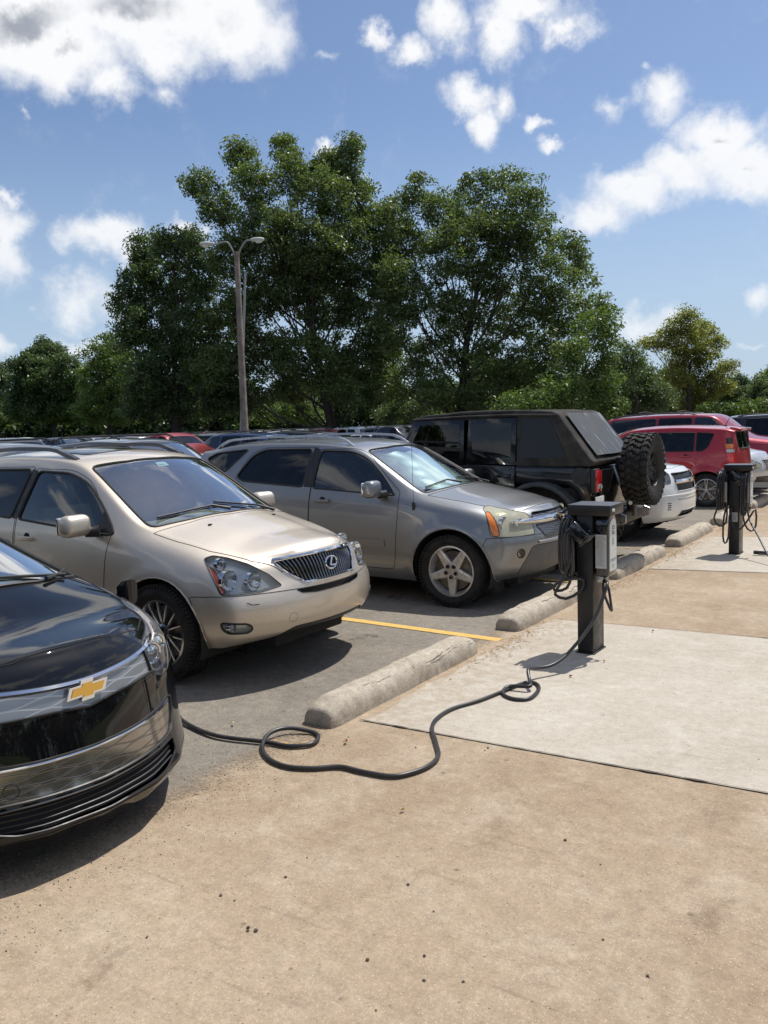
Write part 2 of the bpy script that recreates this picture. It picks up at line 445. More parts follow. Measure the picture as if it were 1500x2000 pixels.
def cut(bm, poly, d, pred=None, nmin=0.02):
    n, ua, ub = frame(d)
    xs = [p[0] for p in poly]; ys = [p[1] for p in poly]; bx0, bx1, by0, by1 = min(xs), max(xs), min(ys), max(ys)
    e = 0.004
    def bb(f):
        a = [ua.dot(v.co) for v in f.verts]; b = [ub.dot(v.co) for v in f.verts]; return min(a), max(a), min(b), max(b)
    cand = {}
    for f in bm.faces:
        if f.normal.dot(n) < nmin: continue
        q = bb(f)
        if q[0] > bx1+e or q[1] < bx0-e or q[2] > by1+e or q[3] < by0-e: continue
        if pred and not pred(f.calc_center_median()): continue
        cand[f] = q
    N = len(poly)
    for i in range(N):
        p, q = poly[i], poly[(i+1) % N]
        if (p[0]-q[0])**2+(p[1]-q[1])**2 < 1e-10: continue
        sx0, sx1, sy0, sy1 = min(p[0], q[0]), max(p[0], q[0]), min(p[1], q[1]), max(p[1], q[1])
        sel = [f for f, b in cand.items() if f.is_valid and not (b[0] > sx1+e or b[1] < sx0-e or b[2] > sy1+e or b[3] < sy0-e)]
        if not sel: continue
        p3 = ua*p[0]+ub*p[1]; ed = ua*(q[0]-p[0])+ub*(q[1]-p[1]); no = n.cross(ed).normalized()
        es = {x for f in sel for x in f.edges}; vv = {x for f in sel for x in f.verts}
        r = bmesh.ops.bisect_plane(bm, geom=sel+list(es)+list(vv), dist=1e-6, plane_co=p3, plane_no=no)
        new = set(sel)
        for x in r['geom']:
            if isinstance(x, bmesh.types.BMFace) and x.is_valid: new.add(x)
        for x in r['geom_cut']:
            if isinstance(x, bmesh.types.BMEdge) and x.is_valid:
                for f in x.link_faces:
                    if f.is_valid: new.add(f)
        for f in new:
            if f.is_valid: f.normal_update(); cand[f] = bb(f)
    out = []
    for f in cand:
        if not f.is_valid: continue
        c = f.calc_center_median()
        if inpoly(ua.dot(c), ub.dot(c), poly) and (not pred or pred(c)): out.append(f)
    return out
def mesh_from(faces, name, layer, offset=0.0):
    idx = {}; vs = []; ns = []; fs = []
    for f in faces:
        ids = []
        for v in f.verts:
            if v not in idx:
                idx[v] = len(vs); nn = Vector(v[layer]); nn = nn.normalized() if nn.length > 1e-6 else v.normal.copy()
                vs.append(v.co-nn*offset); ns.append(nn)
            ids.append(idx[v])
        fs.append(ids)
    me = bpy.data.meshes.new(name); me.from_pydata([tuple(v) for v in vs], [], fs)
    me.shade_smooth(); me.normals_split_custom_set_from_vertices([tuple(x) for x in ns])
    return me, vs, ns
def loops_of(faces):
    """ordered boundary loops of a face set"""
    cnt = {}
    for f in faces:
        for e in f.edges: cnt[e] = cnt.get(e, 0)+1
    be = [e for e, c in cnt.items() if c == 1]; adj = {}
    for e in be:
        for v in e.verts: adj.setdefault(v, []).append(e)
    used = set(); out = []
    for e0 in be:
        if e0 in used: continue
        used.add(e0); v = e0.verts[1]; path = [e0.verts[0], v]
        while True:
            nx = [e for e in adj[v] if e not in used]
            if not nx: break
            used.add(nx[0]); v = nx[0].other_vert(v); path.append(v)
        closed = path[0] is path[-1]
        if closed: path = path[:-1]
        out.append((path, closed))
    return out
class Car:
    def __init__(s, sp, name, loc, rz, label, cat, mpaint, level=3, group=None):
        s.sp = sp; s.root = empty(name, loc, rz, label, cat, group); s.bm = make_shell(sp, level); s.paint = mpaint
        s.layer = s.bm.verts.layers.float_vector['n0']
        s.bvh = BVHTree.FromBMesh(s.bm)
    def patch(s, name, poly, d, mat, parent=None, inset=0.0, trim=None, trim_mat=None, pred=None, delete=True, nmin=.02, trim_as=None):
        fs = cut(s.bm, poly, d, pred, nmin)
        if not fs: print('EMPTY PATCH', name, poly[:2]); return None
        return s.take(fs, name, mat, parent, inset, trim, trim_mat, delete)
    def take(s, fs, name, mat, parent=None, inset=0.0, trim=None, trim_mat=None, delete=True):
        o = None
        if mat is not None:
            me, _, _ = mesh_from(fs, name, s.layer, inset); me.materials.append(mat)
            o = bpy.data.objects.new(name, me); COL.objects.link(o); o.parent = parent or s.root
        if trim:
            mb = MB()
            for path, closed in loops_of(fs):
                if len(path) < 5: continue
                pts = [path[0].co.copy()]; 
                for v in path[1:]:
                    if (v.co-pts[-1]).length > .006: pts.append(v.co.copy())
                mb.tube(pts, trim, 6, closed)
            if mb.v:
                t = mb.obj('trim' if trim > .004 else 'panel_gap', trim_mat or M_SEAM, o if (o is not None and o.parent == s.root) else s.root)
        if delete: bmesh.ops.delete(s.bm, geom=fs, context='FACES')
        return o
    def on(s, p, n, off=0.0):
        """drop a point onto the body along -n"""
        n = Vector(n).normalized(); h = s.bvh.ray_cast(Vector(p)+n*3, -n)
        if h[0] is None: return None
        return h[0]+h[1]*off
    def line(s, pts, d, mb, r=.003, step=.03, off=0.0):
        n, ua, ub = frame(d); out = []
        for a, b in zip(pts[:-1], pts[1:]):
            L = math.hypot(b[0]-a[0], b[1]-a[1]); k = max(1, int(L/step))
            for i in range(k): out.append((a[0]+(b[0]-a[0])*i/k, a[1]+(b[1]-a[1])*i/k))
        out.append(pts[-1]); P = [s.on(ua*x+ub*y, n, off) for x, y in out]; P = [p for p in P if p is not None]
        if len(P) > 1: mb.tube(P, r, 6)
        return P
    def done(s, name='body', keep=None):
        und = [f for f in s.bm.faces if f.normal.z < -.75 and f.calc_center_median().z < .45]
        if und: s.take(und, 'underbody', M_UND)
        me, _, _ = mesh_from(list(s.bm.faces), name, s.layer); me.materials.append(s.paint)
        o = bpy.data.objects.new(name, me); COL.objects.link(o); o.parent = s.root; s.bm.free(); return o
    def arches(s, wx, wz, rad, yin, lip=0.0, lip_mat=None, sides=('R', 'L'), shape=None):
        for x in wx:
            for d in sides:
                liner = MB()
                poly = [(x+rad*math.cos(a)*(shape[0] if shape else 1), wz+rad*math.sin(a)) for a in np.linspace(0, 2*math.pi, 40, endpoint=False)]
                poly = [(a, max(b, .02)) for a, b in poly]; 
                p2 = []
                for q in poly:
                    if not p2 or abs(q[0]-p2[-1][0])+abs(q[1]-p2[-1][1]) > 1e-4: p2.append(q)
                fs = cut(s.bm, p2, d, None, -.4)
                fs = [f for f in fs if f.calc_center_median().y*(1 if d == 'L' else -1) > yin]
                if lip:
                    mb = MB()
                    for path, closed in loops_of(fs):
                        pts = [v.co.copy() for v in path if v.co.z > s.sp['rows'][0]['z'][0][1]+.02]
                        if len(pts) > 6:
                            k = max(range(len(pts)), key=lambda i: (pts[i]-pts[i-1]).length); pts = pts[k:]+pts[:k]
                            mb.tube(pts, lip, 8)
                    if mb.v: mb.obj('wheel_arch_lip', lip_mat or s.paint, s.root)
                bmesh.ops.delete(s.bm, geom=fs, context='FACES')
                sg = 1 if d == 'L' else -1
                ys = np.linspace(yin, interp(s.sp['rows'][2]['y'], x)-.015, 2)*sg
                pts = []
                for a in np.linspace(-.35, math.pi+.35, 26):
                    for y in ys: pts.append((x+(rad+.004)*math.cos(a)*(shape[0] if shape else 1), y, wz+(rad+.004)*math.sin(a)))
                liner.add(pts, [(2*i, 2*i+1, 2*i+3, 2*i+2) for i in range(25)])
                liner.add([(x-rad, ys[0]*.98, .15), (x+rad, ys[0]*.98, .15), (x+rad, ys[0]*.98, wz+rad), (x-rad, ys[0]*.98, wz+rad)], [(0, 1, 2, 3)])
                liner.obj('wheel_well', M_UND, s.root)
            fs = [f for f in cut(s.bm, [(x-rad, yin), (x+rad, yin), (x+rad, 1.2), (x-rad, 1.2)], 'U', lambda c: c.z < .45, .3)]
            bmesh.ops.delete(s.bm, geom=fs, context='FACES')
            fs = [f for f in cut(s.bm, [(x-rad, -yin), (x+rad, -yin), (x+rad, -1.2), (x-rad, -1.2)], 'U', lambda c: c.z < .45, .3)]
            bmesh.ops.delete(s.bm, geom=fs, context='FACES')
def tyre_mesh(Rr, rim, w, mud=False):
    mb = MB(); h = w/2
    if not mud:
        pr = [(rim-.012, -h*.72), (rim+.012, -h*.86), (rim+(Rr-rim)*.45, -h*1.03), (Rr-.035, -h*.98), (Rr-.012, -h*.84)]
        g_ = []
        for gx in (-.5, -.17, .17, .5): g_ += [(Rr-.003, gx*h*1.15-.010), (Rr-.014, gx*h*1.15-.006), (Rr-.014, gx*h*1.15+.006), (Rr-.003, gx*h*1.15+.010)]
        pr2 = [(a, -b) for a, b in pr[::-1]]; prof = pr+g_+pr2
        mb.lathe(prof, 72, 'y')
        for k in range(72):
            a = 2*math.pi*k/72
            for sg in (-1, 1):
                M = Matrix.Rotation(-a, 3, 'Y'); c = M @ Vector((Rr-.010, h*.86*sg, 0))
                mb.box(c, (.022, .035, .016), M)
    else:
        rr = Rr-.022
        prof = [(rim-.012, -h*.75), (rim+.015, -h*.88), (rim+(rr-rim)*.5, -h*1.04), (rr-.04, -h*1.0), (rr-.004, -h*.80), (rr, -h*.3), (rr, h*.3), (rr-.004, h*.80), (rr-.04, h), (rim+(rr-rim)*.5, h*1.04), (rim+.015, h*.88), (rim-.012, h*.75)]
        mb.lathe(prof, 72, 'y')
        for k in range(30):
            for (y, ph, sx, sy, rz) in ((-.80, 0, .058, .30, 14), (.80, .5, .058, .30, -14), (-.30, .35, .052, .34, -28), (.30, .85, .052, .34, 28), (0, .1, .034, .20, 20)):
                a = 2*math.pi*(k+ph)/30; M = Matrix.Rotation(-a, 3, 'Y')
                c = M @ Vector((rr+.008, y*h, 0)); M2 = M @ Matrix.Rotation(R(rz), 3, 'X')
                mb.box(c, (.034, sy*h*1.15, sx), M2, .004, 1)
            for sg in (-1, 1):
                a = 2*math.pi*(k+(0 if sg < 0 else .5))/30; M = Matrix.Rotation(-a, 3, 'Y')
                mb.box(M @ Vector((rr-.032, sg*h*1.0, 0)), (.06, .022, .05), M, .004, 1)
    return mb
def spoke(mb, a, r0, r1, w0, w1, y0, y1, th, side, skew=0.0):
    """one rim spoke as a tapered bar from hub to rim on the outer face"""
    M = Matrix.Rotation(-a, 3, 'Y'); vs = []
    for (r, w, y) in ((r0, w0, y0), ((r0+r1)/2, (w0+w1)/2*.96, y0*.35+y1*.65), (r1, w1, y1)):
        sk = skew*(r-r0)/(r1-r0)
        for (ww, yy) in ((-w/2, y-th), (-w/2, y-.006), (-w/2*.6, y), (w/2*.6, y), (w/2, y-.006), (w/2, y-th)):
            vs.append(M @ Vector((r, yy*side, ww+sk)))
    n = 6; fs = []
    for i in range(2):
        for k in range(n): fs.append((i*n+k, i*n+(k+1) % n, (i+1)*n+(k+1) % n, (i+1)*n+k))
    fs += [tuple(range(n))[::-1], tuple(2*n+k for k in range(n))]
    mb.add(vs, fs)
def wheel(root, x, y, Rr, rim, w, style, mrim, side, steer=0.0, mud=False, zc=None):
    """side = -1: outer face towards -y"""
    hub = MB(); h = w/2
    hub.lathe([(.03, .0), (rim*.78, .0), (rim*.78, -.02), (.03, -.02)], 40, 'y', (0, side*.01, 0), True)
    hub.box((rim*.45, side*.01, rim*.35), (.10, .05, .16), None, .01)
    o = hub.obj('wheel', M_DISC, root); o.location = (x, y, zc or Rr); o.rotation_euler = (0, random.uniform(0, 1.0) if style != 'eq' else 0.0, steer)
    tyre_mesh(Rr, rim, w, mud).obj('tyre', M_TYRE, o, angle=35)
    mb = MB(); yo = h*.80
    barrel = [(rim+.004, yo*side), (rim-.012, (yo+.004)*side), (rim-.018, (yo-.012)*side), (rim-.030, (yo-.05)*side), (rim-.045, 0), (rim-.03, -yo*side), (rim+.004, -yo*side)]
    mb.lathe(barrel, 64, 'y')
    if style == 'eq':
        for k in range(5):
            a = math.pi/2+k*2*math.pi/5+math.pi; spoke(mb, a, .055, rim-.016, .105, .062, yo-.012, yo-.006, .045, side)
        mb.lathe([(.0, (yo-.002)*side), (.075, (yo-.004)*side), (.09, (yo-.02)*side), (.09, (yo-.06)*side)], 30, 'y')
    elif style == 'double':
        for k in range(5):
            a = math.pi/2+k*2*math.pi/5+.2
            for sk in (-1, 1): spoke(mb, a+sk*.085, .06, rim-.014, .028, .022, yo-.012, yo-.004, .04, side, sk*.012)
            spoke(mb, a, rim*.86, rim-.012, .07, .085, yo-.008, yo-.004, .03, side)
        mb.lathe([(.0, yo*side), (.065, (yo-.004)*side), (.08, (yo-.02)*side), (.08, (yo-.06)*side)], 30, 'y')
    elif style == 'multi':
        for k in range(7):
            a = k*2*math.pi/7
            for sk in (-1, 1): spoke(mb, a+sk*.10, .055, rim-.014, .020, .014, yo-.02, yo-.004, .035, side, sk*.03)
        mb.lathe([(.0, yo*side), (.04, (yo-.002)*side), (.065, (yo-.02)*side), (.065, (yo-.06)*side)], 30, 'y')
    elif style == 'holes':
        for k in range(8):
            a = k*2*math.pi/8; spoke(mb, a, .06, rim-.016, .07, .05, yo-.05, yo-.03, .03, side)
        mb.lathe([(.0, (yo-.02)*side), (.06, (yo-.02)*side), (.085, (yo-.045)*side), (.085, (yo-.08)*side)], 30, 'y')
        for k in range(24):
            a = k*2*math.pi/24; M = Matrix.Rotation(-a, 3, 'Y'); c = M @ Vector((rim-.022, (yo-.004)*side, 0)); mb.box(c, (.012, .01, .012), M)
    ro = mb.obj('rim', mrim, o, angle=30)
    nb = MB()
    for k in range(5):
        a = math.pi/2+k*2*math.pi/5+(0 if style == 'eq' else .2)+math.pi/5; nb.lathe([(.0, 0), (.010, 0), (.012, -.02)], 8, 'y', (math.cos(a)*.057, (yo+.002)*side, math.sin(a)*.057))
        nb.lathe([(.013, 0), (.019, .003), (.021, -.002)], 10, 'y', (math.cos(a)*.057, (yo+.001)*side, math.sin(a)*.057))
    nb.obj('wheel_nut', M_BLK, o)
    return o
# ------------------------------------------------------------------ car details
BOWTIE = [(-.5, -.10), (-.40, .10), (-.15, .10), (-.125, .17), (.165, .17), (.14, .10), (.5, .10), (.40, -.10), (.15, -.10), (.125, -.17), (-.165, -.17), (-.14, -.10)]
def placed(p, n, upv=(0, 0, 1)):
    """4x4 with local z along n and local y near upv"""
    n = Vector(n).normalized(); u = Vector(upv); u = (u-n*u.dot(n)).normalized(); x = u.cross(n)
    return Matrix(((x.x, u.x, n.x, p[0]), (x.y, u.y, n.y, p[1]), (x.z, u.z, n.z, p[2]), (0, 0, 0, 1)))
def bowtie(root, p, n, w, wavey=0):
    M = placed(p, n); a = MB(); a.prism([(x*w*1.06, y*w*1.28) for x, y in BOWTIE], .010, M)
    o = a.obj('badge', M_CHR, root, smooth=False)
    b = MB(); b.prism([(x*w*.86, y*w*.84) for x, y in BOWTIE], .014, M); b.obj('badge_face', M_GOLD, o, smooth=False); return o
def mir(poly): return [(-a, b) for a, b in poly][::-1]
def lamp(car, poly, bearing, bulbs, depth=.06, name='headlight', lens=None, hous=None, amber=None, trim=.0035, dark=None):
    """a clear lens cut from the body, with a bright bowl, reflectors and bulbs behind it"""
    fs = cut(car.bm, poly, bearing)
    if not fs: print('no lamp', name); return
    n, ua, ub = frame(bearing); o = None
    # bowl: the same patch set back, joined to the rim by walls
    mb = MB(); me, vs, ns = mesh_from(fs, 'tmp', car.layer); bpy.data.meshes.remove(me)
    idx = {}
    for f in fs:
        for v in f.verts: idx.setdefault(v, len(idx))
    back = [v-n*depth for v in vs]
    mb.add(back, [[idx[v] for v in f.verts] for f in fs])
    for path, closed in loops_of(fs):
        k = len(path); pts = [v.co*1.0 for v in path]+[v.co-n*depth for v in path]
        mb.add(pts, [(i, (i+1) % k, k+(i+1) % k, k+i) for i in range(k)])
    o = car.take(fs, name, lens or M_LENS, None, 0.0, trim, M_RUB)
    mb.obj('lamp_housing', hous or M_HOUS, o)
    for (a, z, r, kind) in bulbs:
        p = car.on(ua*a+ub*z, n)
        if p is None: continue
        if kind == 'bowl':
            m2 = MB(); prof = [(r*math.sin(t)+.001, 0) for t in [0]]
            q = p-Vector((1, 0, 0))*.012; prof = [(.001, -.055), (r*.45, -.048), (r*.8, -.028), (r, 0), (r*1.03, 0), (r*1.04, -.03)]
            m2.lathe(prof, 28, 'x', q); m2.obj('reflector', M_CHR, o)
            m3 = MB(); m3.lathe([(.001, .0), (r*.22, -.006), (r*.26, -.04)], 14, 'x', q-Vector((.012, 0, 0))); m3.obj('bulb', M_BULB, o)
        elif kind == 'proj':
            m2 = MB(); q = p-Vector((.03, 0, 0)); m2.lathe([(.001, .012), (r*.5, .008), (r*.85, 0), (r, -.02), (r, -.03)], 28, 'x', q); m2.obj('reflector', M_BLK if dark else M_BULB, o)
            m3 = MB(); m3.lathe([(r, .0), (r*1.15, .004), (r*1.2, -.03)], 28, 'x', q); m3.obj('bulb', M_CHR, o)
    return o, ua, ub, n
def cabin(car, x_dash, x_seat, seat_mat, belt=1.0, halfw=.62, x_rear=None, wheel_side=1, wheel_mat=None, roofz=None, dash_mat=None):
    r = car.root
    mb = MB(); mb.box((x_dash-.02, 0, belt-.02), (.52, halfw*2.1, .16), None, .06, 3); mb.box((x_dash-.15, wheel_side*.36, belt+.045), (.26, .42, .09), None, .04, 3); mb.box((x_dash-.22, 0, belt-.22), (.16, halfw*2.0, .36), None, .04)
    mb.obj('dashboard', dash_mat or M_INT, r)
    mb = MB(); c = Vector((x_dash-.42, wheel_side*.36, belt-.02)); ring = []
    for k in range(28):
        a = 2*math.pi*k/28; v = Matrix.Rotation(R(-24), 3, 'Y') @ Vector((0, .185*math.cos(a), .185*math.sin(a))); ring.append(c+v)
    mb.tube(ring, .016, 8, True)
    for a in (0, math.pi, -math.pi/2):
        v = Matrix.Rotation(R(-24), 3, 'Y') @ Vector((0, .18*math.cos(a), .18*math.sin(a))); mb.tube([c, c+v], .018, 6)
    mb.box(c, (.06, .13, .11), None, .02); mb.obj('steering_wheel', wheel_mat or M_INT, r)
    for sx in ([x_seat]+([x_rear] if x_rear else [])):
        for sy in (-.36, .36):
            mb = MB(); Mx = rotm('Y', -14)
            mb.box((sx-.06, sy, belt-.12), (.15, .48, .62), Mx, .05, 3); mb.box((sx+.22, sy, belt-.42), (.5, .48, .16), None, .05, 3)
            mb.box((sx-.17, sy, belt+.30), (.10, .24, .17), Mx, .035, 3); mb.tube([(sx-.15, sy, belt+.14), (sx-.16, sy, belt+.28)], .03, 6)
            mb.obj('seat', seat_mat, r)
    mb = MB(); mb.box((x_dash-1.5, 0, .36), (3.2, halfw*2.2, .04)); mb.obj('cabin_floor', M_UND, r)
    if roofz:
        mb = MB(); mb.box((x_dash-.66, 0, roofz), (.03, .24, .065), None, .012); mb.tube([(x_dash-.64, 0, roofz), (x_dash-.62, 0, roofz+.08)], .008, 6); mb.obj('rear_view_mirror', M_BLK, r)
def wiper(car, pts, up=.010, r=.010):
    """pts: (x,y) on the windscreen, seen from above"""
    mb = MB(); P = [car.on(Vector((x, y, 0)), (0, 0, 1), up+.012) for x, y in pts]; P = [p for p in P if p is not None]
    if len(P) < 2: return
    mb.tube([P[0], P[1]], [r*1.3, r*.8], 6); mb.tube(P[1:], r*.75, 6); q = [car.on(Vector((x, y, 0)), (0, 0, 1), .004) for x, y in pts[1:]]
    q = [p for p in q if p is not None]; mb.tube(q, .004, 5); mb.obj('wiper', M_BLK, car.root)
def mirror(car, c, size, side, mpaint, stalk_to, bev=.05):
    mb = MB(); mb.box(c, size, rotm('Z', side*-6), bev, 4, .92)
    o = mb.obj('wing_mirror', mpaint, car.root, angle=180)
    m2 = MB(); m2.box((c[0]-size[0]*.5, c[1], c[2]), (.02, size[1]*.86, size[2]*.8), rotm('Z', side*-6), .008); m2.obj('mirror_glass', M_CHR, o)
    m3 = MB(); m3.tube([(c[0], c[1]-side*size[1]*.35, c[2]-size[2]*.38), stalk_to], [.035, .045], 10); m3.obj('mirror_arm', M_BLK, o); return o
def handle(car, x, z, side, mpaint, w=.20, parent=None):
    d = 'R' if side < 0 else 'L'; p = car.on(Vector((x, 0, z)), (0, side, 0))
    if p is None: return
    mb = MB(); mb.box(p+Vector((0, side*.028, 0)), (w, .018, .032), None, .008, 3)
    for k in (-1, 1): mb.box(p+Vector((k*w*.42, side*.012, 0)), (.03, .04, .03), None, .006)
    o = mb.obj('door_handle', mpaint, parent or car.root)
    m2 = MB(); m2.lathe([(.001, .0), (.035, .001), (.042, .004)], 18, 'y', p+Vector((0, side*.001, 0))); m2.obj('handle_recess', M_SEAM, o)
def ground_plate(car, p, n, w=.30, h=.15): pass

def eq_sculpt(wx, wz=.355, L=4.8, flare=.028, rad=.43):
    def f(x, y, z):
        s = 1 if y > 0 else -1; ay = abs(y)
        for w in wx:
            d = math.hypot(x-w, z-wz)
            if z < .98 and ay > .62:
                k = math.exp(-((d-rad)/.085)**2) if d > rad-.02 else 1.0
                ay += flare*k*min(1, max(0, (z-.10)/.2))*(1 if ay > .7 else (ay-.62)/.08)
        return (x, s*ay, z)
    return f
def line_y(L, f, m, r, xf=-.3): return [(xf, f), (xf-.3, f+(m-f)*.72), (xf-.75, m), (-L+1.0, m), (-L+.45, r+(m-r)*.7), (-L+.15, r)]
# ------------------------------------------------------------------ grey SUV
def build_grey_suv():
    L = 4.80; wx = (-.80, -3.66); PAINT = paint('grey_metallic_paint', (.27, .282, .292), .80, .42, .3, .16)
    sp = dict(xs=[-.46, -.64, -.86, -1.08, -1.26, -1.52, -1.78, -2.04, -2.34, -2.78, -3.25, -3.7, -4.05, -4.3, -4.52],
      rows=[dict(y=line_y(L, .70, .83, .74), z=[(-5, .24), (-4, .23), (-1.2, .22), (-.3, .27)], xf=-.20, fd=.22, xr=-4.66, rd=.16),
            dict(y=line_y(L, .78, .885, .80), z=[(-5, .34), (-1.2, .31), (-.3, .34)], xf=-.07, fd=.26, xr=-4.76, rd=.18),
            dict(y=line_y(L, .81, .900, .82), z=[(-5, .50), (-.3, .47)], xf=-.01, fd=.27, xr=-4.80, rd=.18),
            dict(y=line_y(L, .82, .905, .82), z=[(-5, .70), (-.3, .655)], xf=0, fd=.28, xr=-4.78, rd=.18),
            dict(y=[(-.3, .81), (-.6, .865), (-1.2, .885), (-3.9, .885), (-4.4, .85), (-4.6, .80)], z=[(-5, 1.0), (-3, .95), (-1.2, .89), (-.3, .77)], xf=-.05, fd=.28, xr=-4.74, rd=.16),
            dict(y=[(-.3, .76), (-.6, .82), (-1.2, .85), (-1.5, .85), (-3.9, .84), (-4.3, .80), (-4.6, .74)], z=[(-5, 1.24), (-4.3, 1.20), (-2.6, 1.12), (-1.5, 1.05), (-1.2, 1.02), (-.6, .95), (-.35, .88)], xf=-.08, fd=.30, xr=-4.66, rd=.14),
            dict(y=[(-.3, .60), (-.6, .66), (-1.2, .73), (-1.3, .745), (-2.06, .605), (-2.4, .62), (-4.0, .60), (-4.4, .56)], z=[(-.3, .92), (-.6, .995), (-1.05, 1.07), (-1.26, 1.11), (-2.04, 1.56), (-2.2, 1.595), (-2.7, 1.63), (-3.6, 1.635), (-4.1, 1.60), (-4.4, 1.54)], xf=-.17, fd=.20, xr=-4.46, rd=.10)],
      crown=[(-.3, .03), (-.6, .045), (-1.2, .05), (-1.4, .04), (-2.0, .05), (-2.6, .055), (-4.4, .045)],
      bow=[(-.3, .0), (-.6, .03), (-1.1, .10), (-1.3, .16), (-2.04, .13), (-2.3, .05), (-2.8, 0), (-4.1, 0), (-4.4, -.05)],
      crease={5: .15, 6: .35, 3: .15}, sculpt=eq_sculpt(wx))
    c = Car(sp, 'grey_suv', (-3.20, 7.83, 0), 0, 'grey metallic SUV with a silver sunshade behind its windscreen, beside the tan SUV', 'SUV', PAINT)
    c.arches(wx, .36, .425, .45, lip=.010)
    ws = [(-1.17, -.70), (-1.10, -.35), (-1.075, 0), (-1.10, .35), (-1.17, .70), (-1.98, .565), (-1.90, .3), (-1.875, 0), (-1.90, -.3), (-1.98, -.565)]
    c.patch('windscreen', fillet(ws, [.05, 0, 0, 0, .05, .06, 0, 0, 0, .06]), 'T', M_WS, inset=.004, trim=.009, trim_mat=M_RUB)
    w1 = [(-2.52, 1.545), (-2.12, 1.535), (-1.90, 1.46), (-1.68, 1.30), (-1.50, 1.13), (-1.47, 1.085), (-2.54, 1.145)]
    w2 = [(-3.60, 1.21), (-3.70, 1.26), (-3.52, 1.50), (-3.34, 1.565), (-2.64, 1.565), (-2.68, 1.155)]
    w3 = [(-4.33, 1.46), (-4.16, 1.53), (-3.62, 1.57), (-3.92, 1.30)]
    for d in ('R', 'L'):
        c.patch('front_window', fillet(w1, [.05, .1, .1, .1, .03, .03, .04]), d, M_SEMI, inset=.006, trim=.010, trim_mat=M_RUB)
        c.patch('rear_window', fillet(w2, [.05, .05, .12, .1, .05, .04]), d, M_TINT, inset=.006, trim=.010, trim_mat=M_RUB)
        c.patch('quarter_window', fillet(w3, [.06, .06, .04, .06]), d, M_TINT, inset=.006, trim=.010, trim_mat=M_RUB)
    c.patch('tailgate_glass', fillet([(-.55, 1.16), (.55, 1.16), (.48, 1.52), (-.48, 1.52)], .06), 'B', M_TINT, inset=.004, trim=.01, trim_mat=M_RUB, pred=lambda q: q.x < -4)
    # black pillar between the doors
    for d in ('R',):
        pil = c.patch('door_pillar', [(-2.66, 1.16), (-2.55, 1.155), (-2.53, 1.555), (-2.62, 1.575)], d, M_BLK)
    hl = [(-.865, .975), (-.80, .985), (-.62, .945), (-.44, .905), (-.40, .82), (-.385, .705), (-.60, .70), (-.86, .71), (-.872, .83)]
    hl = fillet(hl, .03)
    lens_mat = glass('yellowed_lamp_lens', (.80, .80, .58), dirt=.3, haze=.55, hcol=(.60,.59,.46,1))
    for sg, b in ((-1, -45), (1, 45)):
        q = hl if sg < 0 else mir(hl)
        am = fillet([(-.868, .93), (-.83, .945), (-.795, .86), (-.775, .72), (-.84, .715), (-.862, .80)], .025)
        c.patch('indicator', am if sg < 0 else mir(am), b, M_AMB)
        o, ua, ub, n = lamp(c, q, b, [(.70*-1 if sg < 0 else .70, .83, .062, 'bowl'), (-.53 if sg < 0 else .53, .80, .06, 'bowl')], lens=lens_mat)
    # grille openings, chrome bar and badge
    gm, gg = newmat('mesh_grille'); cc = gg.n('ShaderNodeTexCoord').outputs['Object']; mp = gg.n('ShaderNodeMapping', Vector=cc); mp.inputs['Rotation'].default_value = (R(45), 0, 0)
    br = gg.n('ShaderNodeTexChecker', Vector=mp.outputs[0], Scale=110.0)
    p = gg.n('ShaderNodeBsdfPrincipled', Metallic=.9, Roughness=.35); gg.t.links.new(gg.mix(br.outputs['Fac'], (.02, .02, .02), (.42, .40, .39)), p.inputs['Base Color']); finish(gm, gg, p.outputs[0])
    c.patch('upper_grille', fillet([(-.41, .855), (.41, .855), (.36, .905), (-.36, .905)], .02), 'F', gm, inset=.018, trim=.006, trim_mat=M_BLK, pred=lambda q: q.x > -.6)
    c.patch('lower_grille', fillet([(-.30, .665), (.30, .665), (.40, .79), (-.40, .79)], .03), 'F', gm, inset=.018, trim=.006, trim_mat=M_BLK, pred=lambda q: q.x > -.6)
    mb = MB(); pts = []
    for y in np.linspace(-.66, .66, 23):
        q = c.on(Vector((0, y, .825)), (1, 0, 0), .014); pts.append(q)
    vs = []; 
    for i, q in enumerate(pts):
        k = abs(i-11)/11; h = .036*(1-.65*max(0, k-.45)/.55)
        for dz, dx in ((h, -.008), (h*.5, .012), (-h*.5, .012), (-h, -.008), (-h*.6, -.02), (h*.6, -.02)): vs.append((q.x+dx, q.y, q.z+dz))
    mb.add(vs, [(i*6+k, i*6+(k+1) % 6, (i+1)*6+(k+1) % 6, (i+1)*6+k) for i in range(22) for k in range(6)]+[tuple(range(6)), tuple(22*6+k for k in range(6))])
    mb.obj('chrome_bar', M_CHR, c.root, angle=60)
    q = c.on(Vector((0, 0, .825)), (1, 0, 0), .026); bowtie(c.root, q, (1, 0, .15), .17)
    # bumper (with lower dark cladding and fog lamp)
    for sg in (-1, 1):
        a0 = -.56*1 if sg < 0 else .56
        fg = [(a0+.045*math.cos(t), .535+.045*math.sin(t)) for t in np.linspace(0, 2*math.pi, 20, endpoint=False)]
        lamp(c, fg, sg*45, [(a0, .535, .034, 'bowl')], depth=.05, name='fog_light', hous=M_BLK)
    M_CLAD = pbr('grey_cladding', (.10, .10, .10), .55, var=.1)
    c.patch('bumper_insert', fillet([(-.56, .30), (.56, .30), (.60, .40), (.50, .60), (-.50, .60), (-.60, .40)], .05), 'F', M_CLAD, trim=.003, pred=lambda q: q.x > -.6)
    sb = c.patch('bumper', [(.2, .25), (.2, .70), (-.26, .70), (-.42, .695), (-.55, .36), (-.50, .25)], 'R', PAINT, trim=.003, nmin=-1.1)
